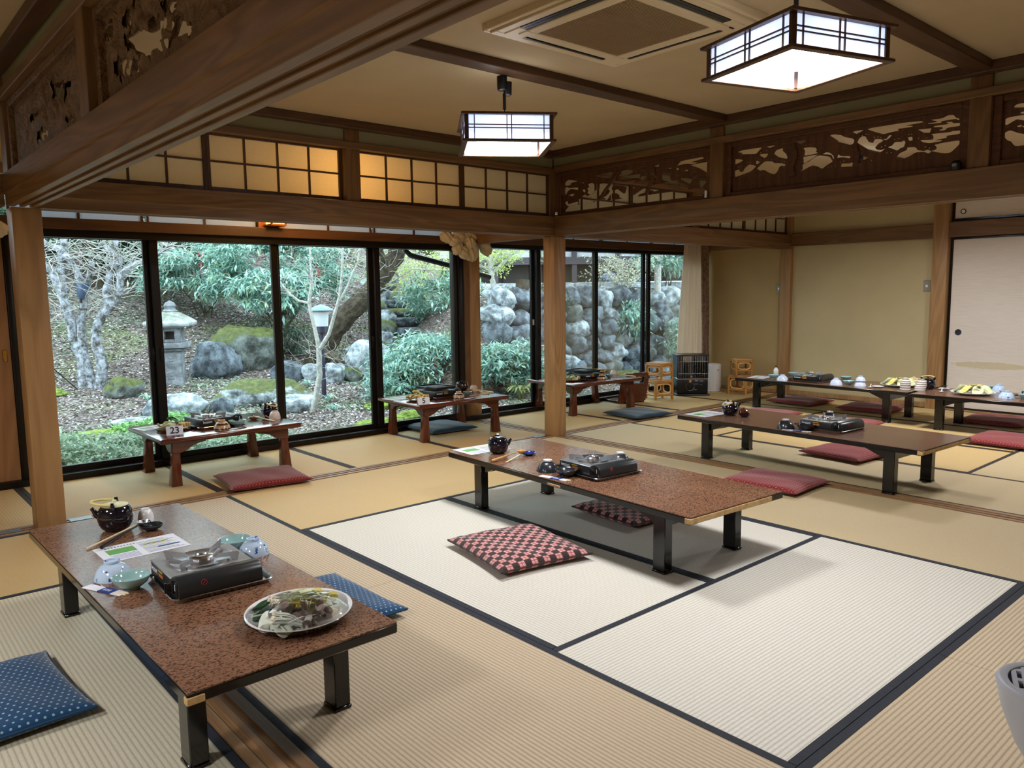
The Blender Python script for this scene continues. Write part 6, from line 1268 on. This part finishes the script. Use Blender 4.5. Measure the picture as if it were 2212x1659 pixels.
for k, a in enumerate((('dark round boulder right of the stone lantern', (4.75, 12.75), (.42, .36, .36), .3, rock1), ('big moss topped boulder behind the dark one', (5.38, 13.1), (.62, .5, .50), .2, rock2), ('wide pale rock with mossy top behind the left window table stove', (4.62, 10.65), (.62, .36, .22), -.5, rock4), ('low pale rock at the foot of the stone lantern window', (3.3, 10.4), (.38, .28, .20), -.4, rock3),
        ('pale rock behind the kettle of the left window table', (4.72, 9.9), (.34, .26, .16), .1, rock3), ('small dark rock between the pale rocks', (3.85, 10.25), (.16, .14, .13), .5, rock1), ('mossy rock under the white figurine spot beside the grey tree', (3.1, 11.9), (.26, .2, .18), 0, rock2),
        ('flat bluish stepping stone in the ground cover', (2.75, 10.0), (.34, .22, .08), .2, rock3), ('second flat bluish stepping stone in the ground cover', (3.1, 9.75), (.28, .2, .07), .6, rock3),
        ('grey stone at the left of the garden lamp window row', (5.62, 11.95), (.25, .2, .22), .2, rock1), ('second grey stone of the row behind the slender tree', (5.98, 11.75), (.25, .2, .2), 1.0, rock3), ('third grey stone of the row right of the lamp post', (6.22, 11.55), (.24, .19, .22), .6, rock3), ('small round stone at the right end of the row', (6.48, 11.45), (.20, .16, .16), 2, rock2),
        ('big pale boulder at the right of the garden lamp window', (7.05, 11.65), (.52, .40, .42), -.6, rock3), ('flat pale stone high left of the steps', (7.7, 13.2), (.3, .2, .12), .1, rock3), ('pale flat stone just outside the window by the middle window table', (4.45, 7.35), (.62, .3, .10), .1, rock3), ('pale flat stone outside under the middle window table', (5.4, 7.5), (.5, .26, .10), .0, rock3), ('pale flat stone outside right of the window post', (6.5, 7.7), (.6, .26, .1), .0, rock3),
        ('pale flat stone outside behind the third window table', (8.0, 7.4), (.6, .24, .1), .05, rock3), ('low mossy rock before the stone wall, left', (8.9, 8.75), (.28, .2, .16), 0, rock2), ('low mossy rock before the stone wall, middle', (10.2, 8.7), (.3, .2, .18), 0, rock2), ('grey rock before the stone wall, right', (11.2, 8.7), (.3, .2, .18), 0, rock1), ('mossy rock left of the stone steps', (7.55, 12.2), (.26, .22, .26), 0, rock2), ('pale rock at the left of the stone steps', (7.95, 12.9), (.3, .22, .3), 0, rock3),
        ('blue grey stone upright high beside the steps', (9.35, 14.3), (.28, .2, .36), 0, rock2), ('rock high on the left edge of the steps', (9.7, 15.3), (.32, .22, .2), 0, rock2))):
    rock(a[0], a[1], a[2], a[3], a[4], k+1, .55 if a[2][2] < .12 else 0)
for k, (x, y, rx, ry, l) in enumerate(((5.05, 8.3, .30, .22, 'bright moss cushion outside below the slender tree'), (5.75, 8.55, .28, .16, 'bright moss cushion right of the slender tree foot'), (5.9, 9.4, .35, .2, 'bright moss cushion behind the slender tree'), (2.2, 9.6, .45, .25, 'bright moss patch left among the ground cover'), (2.2, 12.3, .26, .2, 'bright moss patch left of the grey tree'), (4.6, 7.0, .25, .12, 'moss patch close to the window by the middle window table'), (7.3, 7.1, .4, .14, 'moss patch right of the window post outside'))):
    o = rock(l, (x, y), (rx, ry, .07), 0, moss_m, 80+k, 0, 'moss_cushion', 'moss cushions', z=gz(x, y)+.015); o['category'] = 'moss'
rock5 = rockmat('dull wall stone', srgb(70, 72, 72), srgb(124, 130, 130), .35)
# ---- rounded stone wall and steps
sw = T('stone_wall', 'retaining wall of rounded grey field stones beyond the right windows', 'stone wall', (10.5, 9.5, -.3)); rnd = random.Random(5)
row_z = -.30; r_i = 0
while row_z < 1.02:
    hh = rnd.uniform(.27, .36); x = 7.7+rnd.uniform(0, .3)
    while x < 14.2:
        w = rnd.uniform(.27, .56); yy = 9.22+(row_z+.3)*.36; s = rock('', (x+w/2-10.5, yy-9.5), (w*.53, .22, hh*rnd.uniform(.52, .62)), rnd.uniform(-.12, .12), rnd.choice((rock1, rock1, rock1, rock3, rock1, rock5)), rnd.random()*60, 0, 'stone', '', sw, 3, row_z+hh/2+.3+rnd.uniform(-.05, .05), .42); s.rotation_euler.y = rnd.uniform(-.5, .5); x += w*.97
    row_z += hh*.86
mb = MB(); mb.quad((7.4-10.5, -.06, -.1), (14.4-10.5, -.06, -.1), (14.4-10.5, .30, 1.3), (7.4-10.5, .30, 1.3)); mb.build('earth_backing', bark2, sw)
ss_ = T('stone_steps', 'mossy stone steps climbing the slope behind the middle window table', 'steps', (8.15, 12.2, 0))
for k, (x, y, z, w) in enumerate(((8.2, 12.25, .22, .40), (8.25, 12.35, .40, .42), (8.4, 12.5, .58, .44), (8.5, 12.75, .76, .42), (8.65, 13.2, .93, .40), (8.9, 13.7, 1.10, .36), (9.3, 14.5, 1.27, .36), (9.8, 15.4, 1.45, .34), (10.3, 16.2, 1.62, .32))):
    rock('', (x-8.15, y-12.2), (w, .24, .12), -.7+.2*(k % 2), rock2 if k % 3 == 1 else rock1, 90+k, .5, 'step_stone', '', ss_, 4, z, .25); rock('', (x-8.15-.42, y-12.2+.15), (.20, .18, .16), k, rock3 if k % 2 else rock2, 110+k, 0, 'side_stone', '', ss_, 3, z+.06, .4)
t = T('red_candle', 'small red cup standing on the lower stone step', 'can', (8.02, 12.45, .34)); MB().lathe([(.045, 0), (.05, .01), (.05, .13), (.042, .14)], 16, cap1=True).build('cup_body', plain('red plastic', srgb(196, 60, 70), .3), t, smooth=True); MB().lathe([(.052, .125), (.052, .145), (.046, .145)], 16, cap0=False).build('cup_rim', white_c, t)
# ---- stone lantern
t = T('stone_lantern', 'grey granite lantern on a square pillar with carved marks', 'stone lantern', (3.915, 12.25, -.08), radians(-30))
mb = MB(); mb.v = []; a, b = .155, .14
mb.add([(-a, -a, 0), (a, -a, 0), (a, a, 0), (-a, a, 0), (-b, -b, .55), (b, -b, .55), (b, b, .55), (-b, b, .55)], [(0, 3, 2, 1), (4, 5, 6, 7), (0, 1, 5, 4), (1, 2, 6, 5), (2, 3, 7, 6), (3, 0, 4, 7)]); mb.build('pillar', stone_m, t, bevel=.015, seg=2)
for k, (u, v, s) in enumerate(((0, .44, .030), (0, .40, .034), (0, .36, .030), (-.03, .22, .02), (.0, .18, .03), (.02, .13, .025))):
    B(u-s, u+s, -.156+v*.02, -.143+v*.02, v-.005, v+.005).build('carved_mark', plain('worn carved groove', srgb(96, 96, 96), .9), t); 
B(-.2, .2, -.2, .2, .55, .60).build('platform_underside', stone_m, t, bevel=.03); B(-.24, .24, -.24, .24, .60, .68).build('platform', stone_m, t, bevel=.012, seg=2)
fb = MB(); w_ = .155; zz0, zz1 = .68, .90
for s in (-1, 1): fb.box(*sorted((s*w_, s*.07)), -w_, w_, zz0, zz1)
fb.box(-.07, .07, -w_, w_, zz0, zz0+.05); fb.box(-.07, .07, -w_, w_, zz1-.05, zz1); fb.build('fire_box', stone_m, t, bevel=.006)
B(-.07, .07, -.03, .0, zz0+.05, zz1-.05).build('fire_box_inside', plain('dark stone hollow', srgb(60, 52, 48), .9), t)
mo = MB().lathe([(.05, 0), (.05, .006), (.0005, .006)], 24).xf(Matrix.Translation((-w_-.0, .0, (zz0+zz1)/2)) @ Matrix.Rotation(-pi/2, 4, 'Y')); mo.build('moon_window', plain('dark stone hollow', srgb(60, 52, 48), .9), t)
rf = MB()
def sq(s, z): return [(-s, -s, z), (s, -s, z), (s, s, z), (-s, s, z)]
L = [sq(.17, .90), sq(.31, .93), sq(.325, .985), sq(.24, 1.05), sq(.13, 1.12), sq(.09, 1.14)]
for q in L: rf.v += q
for j in range(len(L)-1):
    for i in range(4): rf.f.append((j*4+i, j*4+(i+1) % 4, j*4+4+(i+1) % 4, j*4+4+i))
rf.f += [(0, 3, 2, 1), (20, 21, 22, 23)]; rf.build('roof_stone', rockmat('mossy granite', srgb(134, 134, 138), srgb(200, 204, 208), .45), t, bevel=.012, seg=2)
MB().lathe([(.09, 1.13), (.11, 1.15), (.09, 1.17), (.075, 1.19), (.09, 1.23), (.06, 1.28), (.0005, 1.31)], 24).build('finial', stone_m, t, smooth=True)
# ---- garden lamp
t = T('garden_lamp', 'garden lamp on a dark post with blue conical cap and white shade', 'garden lamp', (5.435, 10.395, -.26)); dm = plain('dark violet grey metal', srgb(62, 58, 76), .4, .4)
MB().tube([(0, 0, 0), (0, 0, .98)], [.034, .028], 14).build('post', dm, t, smooth=True); MB().tube([(0, 0, .93), (0, 0, 1.04)], .026, 12).build('collar', dm, t, smooth=True); MB().lathe([(.06, .985), (.085, 1.0), (.088, 1.09), (.0005, 1.09)], 28).build('lamp_base', dm, t, smooth=True, angle=50)
MB().lathe([(.095, 1.09), (.112, 1.30), (.0005, 1.30)], 32).build('lamp_shade', paper('opal shade', srgb(236, 240, 246), .5), t, smooth=True, angle=50); MB().lathe([(.116, 1.295), (.118, 1.325), (.0005, 1.325)], 32).build('copper_band', plain('copper band', srgb(190, 130, 90), .5), t, smooth=True, angle=50)
MB().lathe([(.185, 1.32), (.18, 1.33), (.09, 1.38), (.0005, 1.41)], 32).build('conical_cap', plain('blue grey enamel cap', srgb(96, 134, 156), .4), t, smooth=True, angle=60)
# ---- trees
def wob(pts, k=3, amp=.03, rnd=random):
    out = []
    for a, b in zip(pts, pts[1:]):
        a, b = Vector(a), Vector(b)
        for i in range(k): out.append(a.lerp(b, i/k)+(Vector((rnd.gauss(0, amp), rnd.gauss(0, amp), rnd.gauss(0, amp*.5))) if i else Vector()))
    return out+[Vector(pts[-1])]
def taper(n, a, b): return [a+(b-a)*i/(n-1) for i in range(n)]
def tree(name, label, base, limbs, m, seed, twigs=0, twl=.5, twm=None, leaf=None, nl=0, ls=.05, group='garden trees', twr=.006, spread=1.0):
    rnd = random.Random(seed); t = T(name, label, 'tree', base, 0, group); bx = Vector(base); tips = []
    for k, (pts, r0_, r1_) in enumerate(limbs):
        P = wob([Vector(p)-bx for p in pts], 3, r1_*.14, rnd); MB().tube(P, taper(len(P), r0_, r1_), 10).build('trunk' if k == 0 else 'limb', m, t, smooth=True); tips += P[len(P)//2:]
    if twigs:
        tw = MB(); ends = []
        for k in range(twigs):
            p = Vector(rnd.choice(tips)); a = rnd.uniform(0, 2*pi); d = Vector((cos(a)*spread, sin(a)*spread, rnd.uniform(-.15, .8))).normalized(); L_ = twl*rnd.uniform(.5, 1.2); Q = [p]
            for i in range(5):
                d = (d+Vector((rnd.gauss(0, .28), rnd.gauss(0, .28), rnd.gauss(.02, .2)))).normalized(); Q.append(Q[-1]+d*L_/5)
            tw.tube(Q, taper(6, twr, twr*.3), 4, False); ends += Q[2:]
        w = tw.build('twigs', twm or m, t, smooth=True); w['kind'] = 'stuff'
        if leaf:
            mb = MB(); leaves(mb, [Vector(rnd.choice(ends))+Vector((rnd.gauss(0, .06), rnd.gauss(0, .06), rnd.gauss(0, .03))) for _ in range(nl)], ls, .5, rnd, .1); f = mb.build('foliage', leaf, t, recalc=False); f['kind'] = 'stuff'
    return t
tree('lichen_tree', 'old lichen grey tree with several twisting trunks at left', (2.79, 12.65, -.08), [
    ([(2.79, 12.65, -.1), (2.77, 12.67, .13), (2.79, 12.65, .37), (2.75, 12.69, .53), (2.7, 12.73, .67), (2.69, 12.74, .88), (2.64, 12.78, 1.14), (2.6, 12.82, 1.36), (2.51, 12.89, 1.68), (2.35, 13.02, 1.9), (2.1, 13.2, 2.2)], .10, .045),
    ([(2.94, 12.52, -.06), (2.98, 12.5, .17), (2.98, 12.48, .42), (2.94, 12.52, .6), (2.95, 12.51, .83), (3.03, 12.44, 1.04), (3.11, 12.37, 1.14), (3.18, 12.31, 1.24), (3.24, 12.25, 1.4), (3.26, 12.24, 1.6), (3.23, 12.26, 1.73), (3.29, 12.21, 1.83), (3.2, 12.29, 1.93), (3.05, 12.4, 2.05)], .085, .035),
    ([(2.87, 12.58, -.05), (2.81, 12.63, .37), (2.78, 12.66, .6), (2.79, 12.65, .99), (2.84, 12.6, 1.25), (2.9, 12.56, 1.5), (2.97, 12.51, 1.8)], .075, .04),
    ([(3.26, 12.24, 1.6), (3.37, 12.14, 1.73), (3.46, 12.06, 1.78), (3.57, 11.97, 1.78), (3.7, 11.85, 1.92), (3.83, 11.74, 2.02)], .05, .02), ([(3.1, 12.36, 1.12), (3.09, 12.38, 1.4), (3.14, 12.34, 1.61), (3.2, 12.29, 1.81), (3.23, 12.27, 2.2)], .06, .045),
    ([(2.61, 12.81, 1.31), (2.62, 12.8, 1.65), (2.63, 12.79, 1.87), (2.67, 12.76, 2.03), (2.69, 12.74, 2.4)], .06, .045), ([(2.83, 12.61, 1.51), (2.74, 12.7, 1.77), (2.68, 12.74, 1.89), (2.6, 12.82, 2.0), (2.4, 12.97, 2.1)], .05, .035)], bark1, 3, 300, .85, bark3, twr=.006)
tree('young_maple', 'slender young tree forking before the garden lamp', (4.82, 9.62, -.36), [
    ([(4.80, 9.62, -.38), (4.84, 9.61, -.29), (4.88, 9.57, -.1), (4.93, 9.53, .22), (4.93, 9.53, .47), (4.93, 9.53, .58)], .045, .032), ([(4.93, 9.53, .56), (4.89, 9.57, .9), (4.85, 9.6, 1.18), (4.88, 9.58, 1.39), (4.89, 9.56, 1.51), (4.88, 9.57, 1.75), (4.9, 9.56, 2.3)], .027, .012),
    ([(4.86, 9.6, 1.17), (4.75, 9.69, 1.21), (4.66, 9.77, 1.3), (4.56, 9.85, 1.48)], .018, .012), ([(4.94, 9.52, .57), (5.04, 9.44, .76), (5.1, 9.38, 1.02), (5.16, 9.33, 1.26), (5.19, 9.31, 1.51), (5.21, 9.29, 1.84), (5.22, 9.27, 2.3)], .028, .012), ([(5.16, 9.33, 1.2), (5.25, 9.25, 1.41), (5.3, 9.21, 1.57), (5.35, 9.16, 1.69), (5.38, 9.13, 1.93), (5.4, 9.12, 2.3)], .018, .010)], bark3, 5, 130, .6, bark3, twr=.0035)
tree('leaning_tree', 'thick dark trunk leaning right behind the garden lamp', (6.48, 12.79, -.1), [
    ([(6.42, 12.85, -.2), (6.59, 12.69, .19), (6.78, 12.53, .67), (7.07, 12.27, 1.05), (7.29, 12.08, 1.33), (7.48, 11.91, 1.65), (7.64, 11.77, 1.93), (7.85, 11.6, 2.5)], .21, .15), ([(6.5, 12.7, .25), (6.43, 11.95, .26), (6.54, 11.79, .09), (6.6, 11.7, -.12)], .09, .06), ([(7.5, 11.9, 1.7), (7.3, 11.7, 2.0), (7.1, 11.6, 2.4)], .06, .04)], bark2, 6, 200, 1.0, bark3, twr=.005)
tree('yellow_maple', 'small tree with layers of yellow green leaves right of the window post', (8.66, 10.36, 1.0), [([(8.66, 10.36, .98), (8.68, 10.34, 1.38), (8.65, 10.37, 1.62), (8.63, 10.39, 1.86), (8.59, 10.42, 2.4)], .055, .035), ([(8.65, 10.37, 1.6), (8.85, 10.2, 1.85), (9.1, 10.0, 2.1)], .025, .015), ([(8.65, 10.37, 1.65), (8.45, 10.55, 1.8), (8.1, 10.8, 1.9)], .025, .014), ([(8.64, 10.37, 1.7), (8.9, 10.5, 1.95), (9.3, 10.6, 2.0)], .022, .012)], bark3, 7, 70, .75, bark3, yellow_m, 3200, .055, twr=.006, spread=2.2)
tree('yellow_maple', 'spreading yellow green leafy branch above the stone steps', (8.9, 13.6, 1.0), [([(8.9, 13.6, 1.0), (8.7, 13.3, 1.6), (8.3, 12.9, 1.85)], .04, .02), ([(8.7, 13.3, 1.6), (8.4, 12.4, 1.75), (8.9, 11.6, 1.7)], .025, .012)], bark3, 8, 50, .8, bark3, yellow_m, 2600, .055, twr=.005, spread=2.5)
tree('azalea_bush', 'bare stemmed shrub with pale budding leaves on the stone wall', (11.43, 9.85, 1.0), [([(11.43, 9.85, 1.0), (11.35, 9.89, 1.4), (11.2, 10.0, 1.75)], .022, .01), ([(11.44, 9.85, 1.0), (11.43, 9.82, 1.5), (11.4, 9.8, 1.85)], .02, .01), ([(11.46, 9.85, 1.0), (11.6, 9.75, 1.4), (11.8, 9.6, 1.7)], .02, .01), ([(11.42, 9.86, 1.0), (11.3, 9.8, 1.4), (11.0, 9.75, 1.65)], .02, .01)], bark3, 9, 80, .55, bark3, leafmat('pale budding leaves', [(0, srgb(170, 172, 140)), (.6, srgb(214, 212, 186)), (1, srgb(230, 224, 206))]), 2000, .05, twr=.005, spread=2)
tree('pale_pole_tree', 'pale straight trunk at right just left of the curtain', (12.3, 9.64, 1.0), [([(12.3, 9.64, .95), (12.29, 9.65, 1.54), (12.29, 9.65, 1.9), (12.3, 9.63, 2.6)], .07, .06)], bark3, 10, 20, .5, bark3, nandina_m, 600, .1)
tree('tall_cedar', 'straight brown cedar trunk far behind the grey tree', (4.18, 17.4, 1.1), [([(4.25, 17.35, .95), (4.18, 17.4, 1.4), (4.14, 17.42, 2.2), (4.13, 17.44, 5.5)], .24, .15), ([(4.15, 17.42, 1.3), (4.5, 17.2, 1.25), (4.7, 17.0, 1.1)], .09, .05)], bark2, 11, 20, .8, bark3)
tree('tall_cedar', 'broad grey cedar trunk high behind the stone lantern', (7.72, 19.74, 2.1), [([(7.72, 19.74, 2.0), (7.71, 19.75, 3.2), (7.73, 19.74, 7)], .42, .36)], bark2, 12, 20, .8, bark3)
for k, (x, y, l) in enumerate(((1.2, 17.5, 'dark trunk at the far left top of the slope'), (6.1, 20.5, 'dark trunk between the two cedars'), (10.6, 19.0, 'dark trunk above the garden lamp window'), (2.6, 19.5, 'dark trunk in the thicket behind the grey tree'), (9.3, 22, 'thin far trunk on the hill at centre'))):
    z_ = gz(x, y); tree('tall_cedar', l, (x, y, z_), [([(x, y, z_-.2), (x+.1, y, z_+1.5), (x-.1, y, z_+5.5)], .2, .14)], bark2, 20+k, 14, .8, bark3)
t = T('tree_stump', 'short dark wooden stump on top of the stone wall', 'stump', (9.0, 9.95, 1.0)); MB().tube([(0, 0, 0), (0, .02, .3), (.03, .02, .5)], [.13, .12, .12], 12).build('stump_body', bark2, t, smooth=True); MB().lathe([(.118, .498), (.0005, .505)], 12, (.03, .02)).build('cut_face', post_d, t)
t = T('fallen_branch', 'thin dark branch leaning against the stone wall by the curtain', 'branch', (12.12, 9.1, -.25)); MB().tube(wob([(0, 0, 0), (-.1, .2, .45), (-.35, .35, 1.0), (-.4, .4, 1.2)], 3, .015), taper(10, .03, .014), 8).build('branch_body', bark2, t, smooth=True); MB().tube([(-.1, .2, .45), (.1, .2, .7)], [.012, .006], 6).build('side_twig', bark2, t)
t = T('spotlight', 'blue grey spotlight fixed on the old grey tree', 'lamp', (2.78, 12.52, 1.27), radians(20)); MB().lathe([(.02, 0), (.05, .03), (.075, .16), (.085, .22)], 20, cap1=True).xf(Matrix.Rotation(radians(14), 4, 'Y')).build('spot_hood', plain('blue grey enamel', srgb(60, 74, 100), .35), t, smooth=True); MB().tube([(0, 0, -.06), (0, 0, .03)], .02, 8).build('spot_bracket', blackp, t)
t = T('power_cable', 'thin black cable hanging at the left of the leftmost window', 'cable', (1.9, 11, 1.2)); MB().tube([(-.15, 0, .6), (-.05, .2, .1), (.1, .6, -.4), (.35, .95, -.85), (.7, 1.3, -1.2)], .008, 6).build('cable_run', blackp, t, smooth=True)
t = T('rain_gutter', 'dark downpipe slanting across the top of the window by the middle window table', 'gutter', (4.87, 7.3, 1.80)); MB().tube([(0, 0, .12), (0, 0, -.04), (.06, 0, -.09), (.62, 0, -.20), (1.2, 0, -.33)], .032, 12).build('gutter_pipe', alu_m, t, smooth=True); B(-.04, .05, -.04, .04, .0, .06).build('pipe_bracket', alu_m, t, bevel=.005)
# ---- timber building on the terrace
bt = T('timber_building', 'dark timber building with pale blue windows beyond the stone wall', 'building', (15.24, 14.79, 1.50), math.atan2(12.98-16.51, 17.3-13.27)); dk = plain('old dark timber', srgb(70, 62, 68), .8, var=.2)
B(-3.6, 3.4, .25, .35, .05, .62).build('crawl_space_shade', plain('crawl space shade colour', srgb(30, 28, 26), .9), bt)  # near-black sheet stands in for the shade under the building floor
for x in (-3.2, -2.1, -.95, .02, 1.2, 2.3, 3.2): B(x-.07, x+.07, 0, .14, 0, 3.2).build('timber_post', dk, bt, bevel=.008)
B(-3.6, 3.4, -.03, .17, .52, .72).build('floor_beam', dk, bt, bevel=.01); B(-3.6, 3.4, -.03, .17, 2.2, 2.35).build('head_beam', dk, bt, bevel=.01)
B(-3.6, 3.4, .10, .16, .72, .92).build('pale_wainscot', plain('pale grey boarding', srgb(178, 176, 182), .8), bt); B(-3.6, 3.4, .12, .2, 2.3, 3.3).build('plaster_wall', plain('pale plaster', srgb(214, 208, 196), .9), bt)
for k, x in enumerate((-2.65, -1.52, -.46, .61, 1.75, 2.75)):
    f = MB(); hw = .42
    for q in ((x-hw, x-hw+.04, .92, 2.2), (x+hw-.04, x+hw, .92, 2.2), (x-.015, x+.015, .92, 2.2), (x-hw, x+hw, .92, .96), (x-hw, x+hw, 2.16, 2.2)): f.box(q[0], q[1], .09, .13, q[2], q[3])
    w = f.build('window', dk, bt); B(x-hw+.03, x+hw-.03, .11, .115, .94, 2.18).build('window_paper', plain('pale blue window', srgb(196, 216, 236), .4), w)
B(-3.9, 3.7, -.9, .6, 3.2, 3.32).build('roof_eave', dk, bt, bevel=.01)
struct('trim_19', B(-4.2, 3.9, -1.6, -1.25, -.10, .06).xf(Matrix.Translation((15.24, 14.79, 1.45)) @ Matrix.Rotation(math.atan2(12.98-16.51, 17.3-13.27), 4, 'Z')), rock3, 'pale concrete ledge before the timber building', bevel=.01)
bb = [('blue bundle under the building', .9, .25, (.28, .2, .16)), ('dark blue bag under the building', 1.7, .3, (.25, .2, .12))]
for l, x, y, r in bb:
    o = rock(l, (0, 0), r, 0, plain('blue tarpaulin', srgb(70, 84, 120), .6), x, 0, 'cloth_bundle', 'bundles by the building', z=0); o['category'] = 'bundle'; o.location = Matrix.Translation((15.24, 14.79, 1.6)) @ Matrix.Rotation(math.atan2(12.98-16.51, 17.3-13.27), 4, 'Z') @ Vector((x, -.5, 0))
